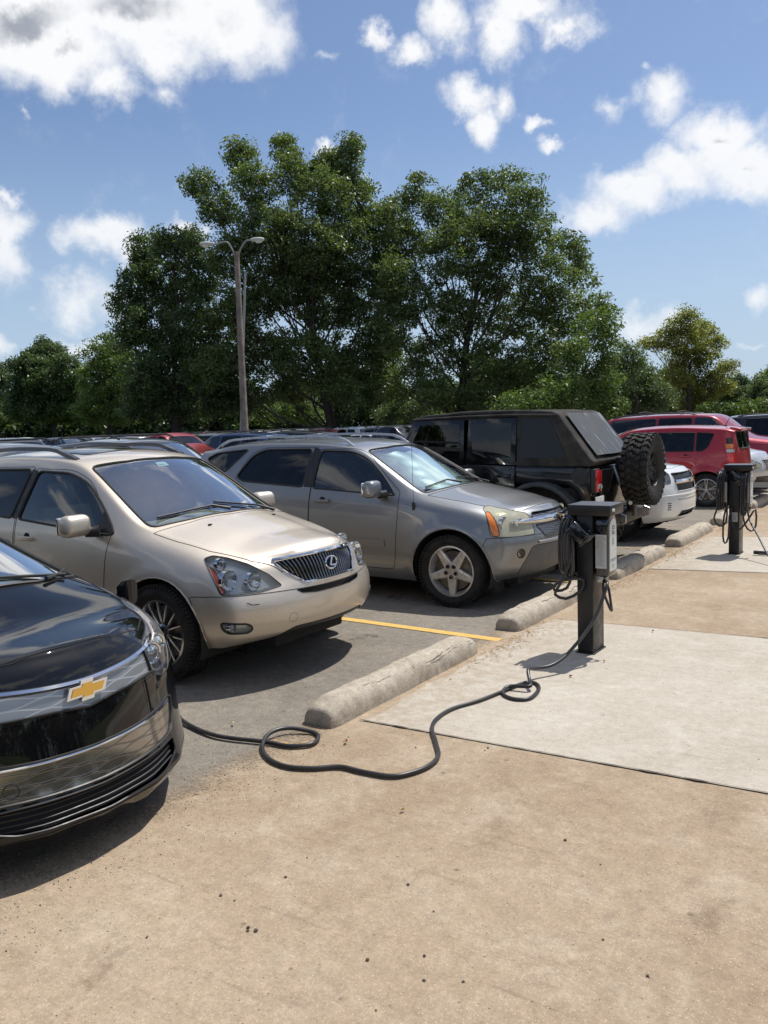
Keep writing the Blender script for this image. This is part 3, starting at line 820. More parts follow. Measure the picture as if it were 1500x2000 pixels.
    mb = MB(); P = [c.on(Vector((0, y, .625)), (1, 0, 0), .003) for y in np.linspace(-.42, .42, 15)]; mb.tube(P, .013, 8); mb.obj('bumper_ridge', PAINT, c.root)
    hood = [(-.19, -.02), (-.20, -.25), (-.235, -.42), (-.34, -.565), (-.62, -.655), (-1.0, -.705), (-1.13, -.725), (-1.07, -.4), (-1.03, 0)]
    hood = hood+[(x, -y) for x, y in hood[1:-1]][::-1]; hood = [(x, y) for x, y in hood]
    c.patch('bonnet', hood, 'T', PAINT, trim=.0032)
    for d, sg in (('R', -1), ('L', 1)):
        dp = fillet([(-1.42, 1.12), (-1.40, .95), (-1.43, .50), (-1.46, .335), (-2.55, .335), (-2.56, 1.0), (-2.54, 1.56), (-2.05, 1.56), (-1.88, 1.48)], [.02, .1, .1, .05, .05, 0, .03, .1, .1])
        do = c.patch('front_door', dp, d, PAINT, trim=.0032)
        handle(c, -2.38, 1.015, sg, PAINT, parent=do)
        dp = fillet([(-2.57, .335), (-3.05, .335), (-3.22, .62), (-3.45, .86), (-3.55, 1.16), (-3.72, 1.24), (-3.55, 1.52), (-3.36, 1.585), (-2.56, 1.585)], [.05, .1, .2, .2, .05, .05, .1, .1, .03])
        do = c.patch('rear_door', dp, d, PAINT, trim=.0032)
        handle(c, -3.35, 1.03, sg, PAINT, parent=do)
    mb = MB(); n = 0
    for (x0, x1) in ((-1.56, -2.5), (-2.62, -3.1)):
        P = [c.on(Vector((x, 0, .60)), (0, -1, 0), .004) for x in np.linspace(x0, x1, 10)]
        mb = MB()
        for i in range(9): mb.box((P[i]+P[i+1])/2, (abs(x1-x0)/9+.002, .022, .07), None)
        mb.obj('door_moulding', PAINT, c.root)
    mirror(c, (-1.62, -1.0, 1.16), (.14, .23, .175), -1, PAINT, (-1.56, -.84, 1.10))
    mirror(c, (-1.62, 1.0, 1.16), (.14, .23, .175), 1, PAINT, (-1.56, .84, 1.10))
    for sg in (-1, 1):   # roof rails
        mb = MB(); P = []
        for x in np.linspace(-2.15, -4.25, 20):
            q = c.on(Vector((x, sg*.545, 0)), (0, 0, 1)); t = (x+2.15)/-2.1; lift = .075*min(1, min(t, 1-t)/.10)**.6; P.append(q+Vector((0, 0, lift-.01)))
        vs = []
        for q in P:
            for dy, dz in ((-.022, -.012), (-.016, .014), (.016, .014), (.022, -.012)): vs.append((q.x, q.y+dy, q.z+dz))
        mb.add(vs, [(i*4+k, i*4+(k+1) % 4, (i+1)*4+(k+1) % 4, (i+1)*4+k) for i in range(19) for k in range(4)]+[(0, 1, 2, 3), (76, 77, 78, 79)])
        mb.obj('roof_rail', M_ALU, c.root, angle=50)
    wiper(c, [(-1.10, -.10), (-1.20, -.24), (-1.23, -.62)]); wiper(c, [(-1.08, .50), (-1.17, .36), (-1.20, -.02)])
    # antenna on the near wing
    q = c.on(Vector((-1.22, 0, .98)), (0, -1, 0), 0); q2 = c.on(Vector((-1.22, -.80, 0)), (0, 0, 1), 0)
    mb = MB(); mb.box((-1.22, q.y-.004, .985), (.035, .02, .085), None, .008); mb.tube([(-1.22, q.y-.004, .98), (-1.24, q.y+.02, 1.95)], .0022, 5); mb.obj('antenna', M_BLK, c.root)
    cabin(c, -1.62, -2.65, M_SEATG, 1.02, .66, -3.5)
    for x in wx:
        for sg in (-1, 1): wheel(c.root, x, sg*.785, .358, .250, .235, 'eq', M_ALUD, sg)
    mb = MB(); mb.box((-.50, 0, .25), (.45, .95, .12), None, .02); mb.box((-.50, -.64, .21), (.22, .22, .14), None, .02); mb.box((-2.3, 0, .3), (3.9, 1.1, .16)); mb.obj('underside', M_UND, c.root)
    body = c.done()
    # folding reflective sunshade leaning inside the windscreen: a thing of its own
    ss = MB(); nx, ny = 26, 40; vs = []
    for i in range(nx+1):
        for j in range(ny+1):
            u = i/nx; y = -.60+1.2*j/ny*(1)
            y *= (1-.12*u); x = -1.30-.62*u; z = 1.13+.38*u+.008*math.sin(j*.55+1.5*math.sin(i*.25))+.004*math.sin(i*.8+j*.4)
            x += .16*(1-(abs(y)/.7)**2)*(1-.3*u)-.05
            vs.append((x, y, z-.01))
    ss.add(vs, [(i*(ny+1)+j, i*(ny+1)+j+1, (i+1)*(ny+1)+j+1, (i+1)*(ny+1)+j) for i in range(nx) for j in range(ny)])
    so = ss.obj('sunshade', pbr('crinkled_foil', (.86, .95, .97), .30, .35, bump=.35, bscale=6, var=.12, vscale=3), None, angle=180)
    so.location = (-3.20, 7.83, 0); tag(so, 'crinkled silver foil sunshade behind the windscreen of the grey SUV', 'sunshade')
    return c
# ------------------------------------------------------------------ tan SUV
def surf_pts(c, pts, d, off): 
    n, ua, ub = frame(d); P = [c.on(ua*a+ub*b, n, off) for a, b in pts]; return [p for p in P if p is not None]
def build_tan_suv():
    L = 4.73; wx = (-.945, -3.66)
    PAINT = paint('champagne_metallic_paint', (.70, .62, .515), .82, .48, .22, .06)
    def sc(x, y, z):
        s = 1 if y > 0 else -1; ay = abs(y)
        for w in wx:
            d = math.hypot(x-w, z-.355)
            if z < .9 and ay > .62:
                k = math.exp(-((d-.43)/.07)**2) if d > .41 else 1.0
                ay += .012*k*min(1, max(0, (z-.10)/.2))*(1 if ay > .7 else (ay-.62)/.08)
        if -1.25 < x < -.2 and z > .8:     # raised centre of the bonnet, running into the grille
            k = 1/(1+math.exp((abs(y)-(.40-.12*(x+1.2)*-1*-.3))/.035)); z += .014*k*min(1, (x+1.25)/.3)*min(1, (-.05-x)/.2)
        if x > -.5 and z > .60:           # pointed grille, set proud of the bumper
            z += 0
            x += .030*math.exp(-(y/.33)**4)*min(1, max(0, (z-.62)/.08))
        return (x, s*ay, z)
    sp = dict(xs=[-.50, -.70, -.92, -1.12, -1.30, -1.56, -1.80, -2.06, -2.36, -2.8, -3.25, -3.7, -4.0, -4.25, -4.45],
      rows=[dict(y=line_y(L, .74, .84, .74), z=[(-5, .26), (-4, .24), (-1.4, .23), (-.9, .27), (-.3, .285)], xf=-.13, fd=.26, xr=-4.6, rd=.16, zc=.05),
            dict(y=line_y(L, .80, .890, .80), z=[(-5, .36), (-1.4, .33), (-.3, .365)], xf=-.03, fd=.275, xr=-4.70, rd=.18),
            dict(y=line_y(L, .82, .912, .82), z=[(-5, .50), (-.3, .49)], xf=0, fd=.285, xr=-4.73, rd=.18),
            dict(y=line_y(L, .82, .920, .82), z=[(-5, .66), (-.3, .625)], xf=-.005, fd=.295, xr=-4.72, rd=.18),
            dict(y=[(-.3, .79), (-.6, .855), (-1.2, .905), (-3.8, .905), (-4.2, .86), (-4.5, .80)], z=[(-5, .98), (-3, .95), (-1.2, .88), (-.6, .79), (-.3, .72)], xf=-.075, fd=.33, xr=-4.66, rd=.16),
            dict(y=[(-.3, .72), (-.6, .795), (-1.2, .85), (-1.5, .865), (-3.7, .85), (-4.1, .80), (-4.5, .74)], z=[(-5, 1.22), (-4.2, 1.19), (-2.6, 1.12), (-1.56, 1.05), (-1.2, 1.01), (-.6, .90), (-.35, .80)], xf=-.085, fd=.34, xr=-4.58, rd=.14),
            dict(y=[(-.3, .55), (-.6, .64), (-1.2, .725), (-1.3, .75), (-2.06, .635), (-2.4, .645), (-3.8, .61), (-4.2, .56)], z=[(-.3, .865), (-.6, .96), (-.9, 1.02), (-1.26, 1.09), (-2.04, 1.565), (-2.2, 1.60), (-2.7, 1.63), (-3.4, 1.63), (-3.9, 1.58), (-4.2, 1.50)], xf=-.14, fd=.26, xr=-4.25, rd=.10)],
      crown=[(-.2, .05), (-.4, .055), (-.6, .055), (-1.2, .05), (-1.4, .04), (-2.0, .055), (-2.6, .06), (-4.4, .045)],
      bow=[(-.3, .0), (-.6, .03), (-1.1, .12), (-1.3, .17), (-2.04, .14), (-2.3, .05), (-2.8, 0), (-4.1, 0), (-4.4, -.05)],
      crease={6: .3, 3: .1}, sculpt=sc)
    c = Car(sp, 'tan_suv', (-3.73, 4.80, 0), 0, 'champagne tan SUV with a slatted chrome grille, between the black car and the grey SUV', 'SUV', PAINT)
    c.arches(wx, .355, .415, .45, lip=.006)
    ws = [(-1.19, -.70), (-1.10, -.35), (-1.07, 0), (-1.10, .35), (-1.19, .70), (-2.01, .60), (-1.92, .3), (-1.89, 0), (-1.92, -.3), (-2.01, -.60)]
    c.patch('windscreen', fillet(ws, [.07, 0, 0, 0, .07, .06, 0, 0, 0, .06]), 'T', M_WS, inset=.004, trim=.010, trim_mat=M_RUB)
    w1 = [(-2.56, 1.515), (-2.14, 1.50), (-1.90, 1.42), (-1.66, 1.245), (-1.50, 1.105), (-1.46, 1.055), (-1.52, 1.045), (-2.68, 1.125)]
    w2 = [(-3.62, 1.18), (-3.50, 1.44), (-3.38, 1.525), (-2.66, 1.53), (-2.78, 1.13)]
    w3 = [(-4.20, 1.32), (-4.02, 1.44), (-3.50, 1.52), (-3.70, 1.20)]
    glassmats = {}
    for d in ('R', 'L'):
        fw = c.patch('front_window', fillet(w1, [.05, .1, .1, .1, .03, .02, .03, .04]), d, M_SEMI, inset=.006, trim=.011, trim_mat=M_RUB)
        c.patch('rear_window', fillet(w2, [.05, .05, .1, .05, .04]), d, M_TINT, inset=.006, trim=.011, trim_mat=M_RUB)
        c.patch('quarter_window', fillet(w3, [.06, .06, .04, .06]), d, M_TINT, inset=.006, trim=.010, trim_mat=M_RUB)
        sg = -1 if d == 'R' else 1
        P = surf_pts(c, [(-1.47, 1.055), (-1.64, 1.225), (-1.70, 1.062)], d, -.001)
        mb = MB(); mb.add(P+[p-Vector((0, sg*.01, 0)) for p in P], [(0, 1, 2), (3, 5, 4), (0, 3, 4, 1), (1, 4, 5, 2)]); mb.obj('mirror_corner_panel', M_BLK, c.root)
    c.patch('tailgate_glass', fillet([(-.55, 1.16), (.55, 1.16), (.48, 1.46), (-.48, 1.46)], .06), 'B', M_TINT, inset=.004, trim=.01, trim_mat=M_RUB, pred=lambda q: q.x < -4)
    c.patch('door_pillar', [(-2.765, 1.13), (-2.70, 1.125), (-2.575, 1.515), (-2.645, 1.53)], 'R', M_BLK)
    hl = fillet([(-.965, .905), (-.90, .922), (-.80, .905), (-.66, .860), (-.53, .785), (-.44, .700), (-.60, .675), (-.875, .672), (-.915, .78)], .02)
    for sg in (-1, 1):
        q = hl if sg < 0 else mir(hl); m = 1 if sg < 0 else -1
        am = fillet([(-.940, .865), (-.895, .83), (-.838, .69), (-.872, .682), (-.910, .78)], .012)
        c.patch('indicator', am if sg < 0 else mir(am), sg*40, pbr('dull_red_lens', (.33, .045, .02), .15, coat=1) if sg < 0 else MATS['dull_red_lens'])
        r = lamp(c, q, sg*40, [(-.80*m, .765, .072, 'bowl'), (-.63*m, .745, .066, 'bowl'), (-.84*m, .865, .045, 'bowl')], depth=.075)
        o, ua, ub, n = r
        fg = fillet([(-.885, .485), (-.70, .472), (-.665, .435), (-.70, .405), (-.84, .408), (-.88, .44)], .03)
        lamp(c, fg if sg < 0 else mir(fg), sg*40, [(-.80*m, .447, .030, 'bowl')], depth=.04, name='fog_light', trim=.007)
    # grille of upright slats with a chrome edge
    gp = fillet([(-.285, .700), (.285, .700), (.40, .79), (.445, .862), (.22, .880), (0, .886), (-.22, .880), (-.445, .862), (-.40, .79)], [.03, .03, .1, .02, 0, 0, 0, .02, .1])
    go = c.patch('grille', gp, 'F', M_SEAM, inset=.030, pred=lambda q: q.x > -.6)
    edge = surf_pts(c, gp, 'F', .000)
    mb = MB(); mb.tube(edge, .008, 8, True); mb.tube(surf_pts(c, [(y, .866+.020*(1-(y/.44)**2)+.004) for y in np.linspace(-.44, .44, 21)], 'F', .004), .013, 8); mb.obj('chrome_surround', M_CHR, go)
    mb = MB(); M_SLAT = pbr('grille_slat', (.20, .20, .21), .2, .8)
    for y in np.linspace(-.41, .41, 27):
        zt = .866+.018*(1-(y/.44)**2); ay = abs(y); zb = .703 if ay < .285 else .703+(ay-.285)/.115*.087 if ay < .40 else .80
        P = surf_pts(c, [(y*(1-.10*(1-t)), zb+(zt-zb)*t) for t in np.linspace(0, 1, 6)], 'F', -.012)
        if len(P) == 6: 
            vs = []
            for p_ in P: vs += [p_+Vector((0, -.0055, 0)), p_+Vector((.008, 0, 0)), p_+Vector((0, .0055, 0)), p_+Vector((-.018, 0, 0))]
            mb.add(vs, [(i*4+k, i*4+(k+1) % 4, (i+1)*4+(k+1) % 4, (i+1)*4+k) for i in range(5) for k in range(4)])
    mb.obj('grille_slats', M_SLAT, go, angle=30)
    q = c.on(Vector((0, 0, .80)), (1, 0, 0), .008); M = placed(q, (1, 0, .12)); mb = MB()
    mb.tube([M @ Vector((.066*math.cos(a), .046*math.sin(a), 0)) for a in np.linspace(0, 2*math.pi, 32, endpoint=False)], .0075, 8, True)
    for a_, b_, w_ in (((.010, .036), (-.016, -.020), .009), ((-.016, -.020), (.040, -.022), .008)): mb.tube([M @ Vector((*a_, .002)), M @ Vector((*b_, .002))], w_, 8)
    
    mb.obj('badge', M_CHR, c.root)
    mb = MB(); mb.lathe([(.001, -.004), (.062, -.004)], 28, 'x', q-Vector((.004, 0, 0))); mb.obj('badge_back', M_SEAM, c.root)
    # dark slot under the grille, lower lip
    c.patch('bumper_slot', fillet([(-.37, .658), (.37, .658), (.33, .632), (.20, .618), (-.20, .618), (-.33, .632)], .01), 'F', M_SEAM, inset=.02, trim=.003, pred=lambda q: q.x > -.6)
    c.patch('lower_valance', fillet([(-.50, .20), (.50, .20), (.56, .30), (.40, .40), (-.40, .40), (-.56, .30)], .05), 'F', M_BLK, inset=.004, pred=lambda q: q.x > -.6)
    c.patch('bumper', [(.2, .2), (.2, .66), (-.20, .665), (-.36, .665), (-.62, .655), (-.53, .36), (-.52, .2)], 'R', PAINT, trim=.0028, nmin=-1.1)
    mb = MB(); ring = [( -.42+.033*math.cos(t), .47+.033*math.sin(t)) for t in np.linspace(0, 2*math.pi, 25)]; c.line(ring, 'F', mb, .0016, .1)
    mb.obj('tow_eye_cover', pbr('tow_cover_line', (.25, .21, .17), .5), c.root)
    mb = MB(); P = surf_pts(c, [(-.74, .615), (-.70, .598), (-.655, .598)], -30, .002); mb.tube(P, .003, 6); mb.obj('washer_cover', M_SEAM, c.root)
    hood = [(-.10, 0), (-.125, -.25), (-.17, -.42), (-.33, -.555), (-.62, -.67), (-.9, -.715), (-1.13, -.735), (-1.07, -.4), (-1.03, 0)]
    hood += [(x, -y) for x, y in hood[1:-1]][::-1]
    c.patch('bonnet', hood, 'T', PAINT, trim=.0028)
    for d, sg in (('R', -1), ('L', 1)):
        dp = fillet([(-1.475, 1.06), (-1.50, .90), (-1.53, .52), (-1.54, .36), (-2.66, .36), (-2.70, 1.12), (-2.60, 1.535), (-2.12, 1.525), (-1.88, 1.44)], [.02, .1, .1, .05, .05, 0, .03, .1, .1])
        do = c.patch('front_door', dp, d, PAINT, trim=.0028)
        handle(c, -2.52, .98, sg, PAINT, parent=do)
        dp = fillet([(-2.68, .36), (-3.12, .36), (-3.22, .62), (-3.42, .84), (-3.58, 1.16), (-3.42, 1.46), (-3.36, 1.545), (-2.62, 1.55), (-2.72, 1.12)], [.05, .1, .2, .2, .05, .1, .1, .03, 0])
        do = c.patch('rear_door', dp, d, PAINT, trim=.0028); handle(c, -3.38, 1.0, sg, PAINT, parent=do)
    mirror(c, (-1.66, -1.03, 1.13), (.15, .25, .165), -1, PAINT, (-1.58, -.87, 1.075), .055)
    mirror(c, (-1.66, 1.03, 1.13), (.15, .25, .165), 1, PAINT, (-1.58, .87, 1.075), .055)
    M_RAIL = pbr('black_rail', (.03, .03, .032), .35, coat=.4)
    for sg in (-1, 1):
        mb = MB(); P = []
        for x in np.linspace(-2.22, -4.05, 22):
            q = c.on(Vector((x, sg*.56, 0)), (0, 0, 1)); t = (x+2.22)/-1.83; lift = .065*min(1, min(t, 1-t)/.16)**1.0; P.append(q+Vector((0, 0, lift-.008)))
        vs = []
        for i, q in enumerate(P):
            w = .030 if i < 3 or i > 18 else .022
            for dy, dz in ((-w, -.016), (-w*.7, .016), (w*.7, .016), (w, -.016)): vs.append((q.x, q.y+dy, q.z+dz))
        mb.add(vs, [(i*4+k, i*4+(k+1) % 4, (i+1)*4+(k+1) % 4, (i+1)*4+k) for i in range(21) for k in range(4)]+[(0, 1, 2, 3), (84, 85, 86, 87)])
        mb.obj('roof_rail', M_RAIL, c.root, angle=40)
    c.patch('sunroof', fillet([(-2.28, -.42), (-2.28, .42), (-2.75, .42), (-2.75, -.42)], .06), 'T', M_TINT, inset=-.004, trim=.007, trim_mat=M_RUB, nmin=.5)
    wiper(c, [(-1.09, .02), (-1.18, -.10), (-1.25, -.60)], r=.011); wiper(c, [(-1.07, .52), (-1.15, .40), (-1.22, -.04)], r=.011)
    mb = MB(); 
    for y in (-.36, .36):
        q = c.on(Vector((-.93, y, 0)), (0, 0, 1), .004); mb2 = MB(); mb2.box(q, (.022, .03, .012), None, .004); mb2.obj('washer_nozzle', M_BLK, c.root)
    q = c.on(Vector((-1.82, -.02, 0)), (0, 0, 1), -.02); mb = MB(); M = placed(q, (.55, 0, .85), (-1, 0, .6)); mb.prism([(-.055, -.03), (.055, -.03), (.055, .03), (-.055, .03)], .002, M); so = mb.obj('windscreen_sticker', pbr('sticker', (.75, .85, .8), .5), c.root)
    mb = MB(); mb.prism([(-.04, -.02), (.02, -.02), (.02, -.004), (-.04, -.004)], .0035, M); mb.obj('sticker_print', pbr('sticker_green', (.05, .35, .22), .5), so)
    cabin(c, -1.62, -2.62, M_SEATB, 1.00, .68, -3.45, wheel_mat=pbr('grey_leather', (.16, .16, .15), .5), roofz=1.40, dash_mat=pbr('tan_dash', (.38, .36, .31), .7))
    for x in wx:
        for sg in (-1, 1): wheel(c.root, x, sg*.795, .36, .243, .235, 'multi', pbr('bright_alloy', (.5, .5, .5), .18, .95) if (x == wx[0] and sg < 0) else MATS['bright_alloy'], sg)
    mb = MB(); mb.box((-.55, 0, .27), (.55, .8, .10), None, .02); mb.obj('undertray', M_UND, c.root)
    mb = MB(); mb.box((-.75, -.45, .20), (.16, .12, .12), None, .02); mb.obj('tow_hook', M_UND, c.root)
    mb = MB(); mb.box((-2.4, 0, .32), (3.8, 1.1, .16)); mb.obj('underside', M_UND, c.root)
    c.done(); return c

# ------------------------------------------------------------------ black car in front
def wavy(name, base, line, sc=1.0, metal=.9, rough=.25, bumpd=.004):
    """grey metal panel with raised flowing lines that cross into diamonds"""
    m, gg = newmat(name); cc = gg.n('ShaderNodeTexCoord').outputs['Object']; s = gg.n('ShaderNodeSeparateXYZ', Vector=cc)
    y, z = s.outputs[1], s.outputs[2]; tot = None
    for k, (amp, ph) in enumerate(((.0105, .0), (-.0105, .5))):
        w = gg.m('MULTIPLY', gg.m('SINE', gg.m('ADD', gg.m('MULTIPLY', y, 19.0*sc), gg.m('MULTIPLY', gg.m('SINE', gg.m('MULTIPLY', y, 5.0)), 1.6))), amp)
        u = gg.m('ADD', gg.m('MULTIPLY', gg.m('ADD', z, w), 21.0), ph)
        fr = gg.m('FRACT', u); t = gg.m('ABSOLUTE', gg.m('SUBTRACT', fr, .5)); ln = gg.mapr(t, .030, .085, 1.0, 0.0)
        tot = ln if tot is None else gg.m('MAXIMUM', tot, ln)
    p = gg.n('ShaderNodeBsdfPrincipled', Metallic=metal, Roughness=rough); p.inputs['Coat Weight'].default_value = .6
    gg.t.links.new(gg.mix(tot, base, line), p.inputs['Base Color'])
    b = gg.n('ShaderNodeBump', Height=tot, Strength=.5, Distance=bumpd); gg.t.links.new(b.outputs[0], p.inputs['Normal'])
    return finish(m, gg, p.outputs[0])
def build_black_car():
    L = 4.58; wx = (-.99, -3.68)
    PAINT = paint('black_paint', (.004, .0045, .006), .0, .25, .6, .02, 0.0)
    def sc(x, y, z):
        s = 1 if y > 0 else -1; ay = abs(y)
        for w in wx:
            d = math.hypot(x-w, z-.33)
            if z < .9 and ay > .62:
                k = math.exp(-((d-.39)/.07)**2) if d > .37 else 1.0
                ay += .010*k*min(1, max(0, (z-.10)/.2))*(1 if ay > .7 else (ay-.62)/.08)
        if -1.3 < x < -.3 and z > .7:
            z += 0
        return (x, s*ay, z)
    yy = lambda f, m, r: [(-.5, f), (-.75, f+(m-f)*.7), (-1.15, m), (-3.6, m), (-4.2, r+(m-r)*.6), (-4.45, r)]
    sp = dict(xs=[-.62, -.80, -1.0, -1.15, -1.3, -1.6, -1.9, -2.2, -2.5, -2.9, -3.3, -3.7, -4.0, -4.2, -4.35],
      rows=[dict(y=yy(.76, .83, .72), z=[(-5, .22), (-1.4, .14), (-.5, .135)], xf=-.05, fd=.40, xr=-4.46, rd=.16, zc=-.015),
            dict(y=yy(.82, .885, .78), z=[(-5, .32), (-1.4, .25), (-.5, .215)], xf=.02, fd=.475, xr=-4.55, rd=.18),
            dict(y=yy(.84, .90, .80), z=[(-5, .45), (-.5, .39)], xf=-.035, fd=.485, xr=-4.58, rd=.18, zc=-.01),
            dict(y=yy(.85, .905, .80), z=[(-5, .62), (-.5, .55)], xf=-.065, fd=.48, xr=-4.56, rd=.18),
            dict(y=[(-.5, .82), (-.75, .86), (-1.2, .885), (-3.6, .885), (-4.1, .84), (-4.4, .76)], z=[(-5, .85), (-3, .84), (-1.2, .83), (-.5, .70)], xf=-.10, fd=.45, xr=-4.5, rd=.16),
            dict(y=[(-.5, .76), (-.75, .82), (-1.2, .85), (-1.5, .85), (-3.6, .83), (-4.1, .76), (-4.4, .70)], z=[(-5, 1.05), (-4.2, 1.03), (-2.6, .98), (-1.5, .97), (-1.2, .95), (-.75, .885), (-.5, .80)], xf=-.135, fd=.44, xr=-4.42, rd=.14),
            dict(y=[(-.5, .64), (-.75, .70), (-1.2, .755), (-1.4, .75), (-2.25, .58), (-2.6, .57), (-3.4, .54), (-4.1, .52), (-4.4, .50)], z=[(-.5, .83), (-.75, .915), (-1.2, 1.0), (-1.36, 1.03), (-2.2, 1.37), (-2.4, 1.395), (-2.9, 1.41), (-3.4, 1.33), (-4.1, 1.12), (-4.3, 1.08)], xf=-.21, fd=.43, xr=-4.40, rd=.10)],
      crown=[(-.3, .0), (-.5, .02), (-.9, .055), (-1.2, .055), (-1.4, .045), (-2.2, .05), (-2.9, .05), (-4.4, .03)],
      bow=[(-.5, .0), (-.75, .03), (-1.15, .20), (-1.3, .30), (-2.2, .18), (-2.6, .05), (-3, 0), (-4.4, 0)],
      crease={6: .12, 3: .1}, pow=2.5, sculpt=sc, smooth=(lambda p: -1.15 < p.x < -.25 and p.z > .74 and abs(p.y) < .84, 45))
    c = Car(sp, 'black_car', (-2.94, 2.13, 0.0), 0, 'glossy black car with patterned grey grille strips, plugged into the charging cable', 'car', PAINT)
    c.arches(wx, .33, .38, .45, lip=.004)
    ws = [(-1.17, -.735), (-1.04, -.4), (-.99, 0), (-1.04, .4), (-1.17, .735), (-2.12, .56), (-2.02, .3), (-2.0, 0), (-2.02, -.3), (-2.12, -.56)]
    c.patch('windscreen', fillet(ws, [.07, 0, 0, 0, .07, .06, 0, 0, 0, .06]), 'T', M_WS, inset=.004, trim=.012, trim_mat=M_RUB)
    for d in ('R', 'L'):
        c.patch('front_window', fillet([(-2.6, 1.30), (-2.3, 1.28), (-2.0, 1.17), (-1.62, .99), (-2.66, 1.02)], .04), d, M_TINT, inset=.006, trim=.010, trim_mat=M_RUB)
        c.patch('rear_window', fillet([(-3.5, 1.22), (-3.1, 1.30), (-2.68, 1.305), (-2.74, 1.03), (-3.55, 1.07)], .05), d, M_TINT, inset=.006, trim=.010, trim_mat=M_RUB)
    # headlights
    hl = fillet([(.455, .650), (.57, .612), (.70, .615), (.80, .67), (.90, .76), (1.0, .845), (1.08, .905), (1.0, .905), (.86, .868), (.68, .83), (.455, .800)], [.02, .02, .03, .05, .05, .05, .01, .03, .05, .05, .02])
    for sg in (1, -1):
        q = hl if sg > 0 else mir(hl)
        # bearing 35 degrees: a = -x sin + y cos
        r = lamp(c, q, sg*35, [(.57*sg, .72, .046, 'proj'), (.70*sg, .735, .044, 'proj')], depth=.06, hous=pbr('dark_lamp_housing', (.40, .40, .44), .2, .6) if sg > 0 else MATS['dark_lamp_housing'])
        if r:
            o, ua, ub, n = r
            mb = MB(); P = [c.on(ua*a*sg+ub*z, n, -.015) for a, z in ((.49, .765), (.49, .68), (.58, .642), (.70, .645), (.79, .71))]
            P = [p for p in P if p is not None]; mb.tube(catmull(P, 5), .008, 8); mb.obj('light_strip', pbr('white_light_guide', (.8, .8, .85), .15) if sg > 0 else MATS['white_light_guide'], o)
    M_W1 = wavy('pattern_grille', (.30, .325, .35), (.50, .53, .56), 1.0, rough=.34, metal=.6, bumpd=.0012)
    M_W2 = wavy('pattern_lower_grille', (.30, .27, .24), (.17, .155, .14), .75, rough=.12, bumpd=.0004)
    yz = lambda ys, f: [(y, f(y)) for y in ys]
    top = lambda y: .757+.040*(abs(y)/.5)**1.6; bot = lambda y: .650+.020*(abs(y)/.5)-.012*max(0, 1-abs(y)/.15)
    ys = list(np.linspace(-.475, .475, 25))
    gp = [(y, bot(y)) for y in ys]+[(y, top(y)) for y in ys[::-1]]
    c.patch('upper_grille', gp, 'F', M_W1, inset=.006, trim=.006, trim_mat=M_SEAM, pred=lambda q: q.x > -.7)
    mb = MB(); P = surf_pts(c, [(y, top(y)-.008) for y in ys], 'F', -.001)
    vs = []
    for p in P: vs += [(p.x+.004, p.y, p.z+.012), (p.x+.014, p.y, p.z), (p.x+.006, p.y, p.z-.012), (p.x-.02, p.y, p.z-.012), (p.x-.02, p.y, p.z+.012)]
    mb.add(vs, [(i*5+k, i*5+(k+1) % 5, (i+1)*5+(k+1) % 5, (i+1)*5+k) for i in range(len(P)-1) for k in range(5)]); mb.obj('chrome_strip', M_CHR, c.root)
    q = c.on(Vector((0, 0, .712)), (1, 0, 0), .006); bowtie(c.root, q, (1, 0, .10), .20)
    top2 = lambda y: .475+.030*(abs(y)/.7)**2; 
    g2 = fillet([(-.50, .345), (-.40, .345), (-.2, .338), (0, .333), (.2, .338), (.40, .345), (.50, .352), (.56, .42), (.58, .49), (.53, .512), (.44, .497), (.25, .482), (0, .475), (-.25, .482), (-.44, .497), (-.53, .512), (-.58, .49), (-.56, .42)], .03)
    c.patch('lower_grille', g2, 'F', M_W2, inset=.004, trim=.007, trim_mat=M_BLK, pred=lambda q: q.x > -.75)
    mb = MB(); P = surf_pts(c, [(y, .470+.033*(abs(y)/.66)**2) for y in np.linspace(-.53, .53, 25)], 'F', .000); mb.tube(P, .007, 8); mb.obj('chrome_strip', M_CHR, c.root)
    mb = MB(); c.line([(-.37+.028*math.cos(t), .395+.028*math.sin(t)) for t in np.linspace(0, 2*math.pi, 25)], 'F', mb, .0016, .1); mb.obj('tow_eye_cover', M_SEAM, c.root)
    g3 = fillet([(-.38, .225), (0, .215), (.38, .225), (.50, .262), (.50, .325), (.38, .325), (0, .315), (-.38, .325), (-.50, .325), (-.50, .262)], .02)
    c.patch('air_intake', g3, 'F', M_SEAM, inset=.03, trim=.005, trim_mat=M_BLK, pred=lambda q: q.x > -.75)
    for zz in (.240, .262, .284, .305):
        P = surf_pts(c, [(y, zz+.010*(abs(y)/.55)**2) for y in np.linspace(-.48, .48, 21)], 'F', -.020); mb = MB(); mb.tube(P, .0042, 6); mb.obj('intake_slat', M_BLK, c.root)
    # clear the lower lip off the body as a gloss black splitter
    c.patch('splitter', [(.2, .12), (.2, .205), (-.9, .20), (-.9, .12)], 'R', PAINT, trim=.0025, nmin=-1.1)
    c.patch('bumper', [(.2, .20), (.2, .655), (-.18, .65), (-.36, .625), (-.60, .60), (-.66, .45), (-.70, .20)], 'R', PAINT, trim=.002, nmin=-1.1)
    hood = [(-.225, 0), (-.24, -.25), (-.33, -.47), (-.47, -.60), (-.62, -.665), (-.9, -.715), (-1.16, -.75), (-1.02, -.4), (-.95, 0)]
    hood += [(x, -y) for x, y in hood[1:-1]][::-1]
    c.patch('bonnet', hood, 'T', PAINT, trim=.0032)
    for d in ('R', 'L'): c.patch('front_door', fillet([(-1.52, .96), (-1.52, .6), (-1.55, .27), (-2.62, .27), (-2.68, .98), (-2.62, 1.325), (-2.3, 1.30), (-2.0, 1.19)], .05), d, PAINT, trim=.003)
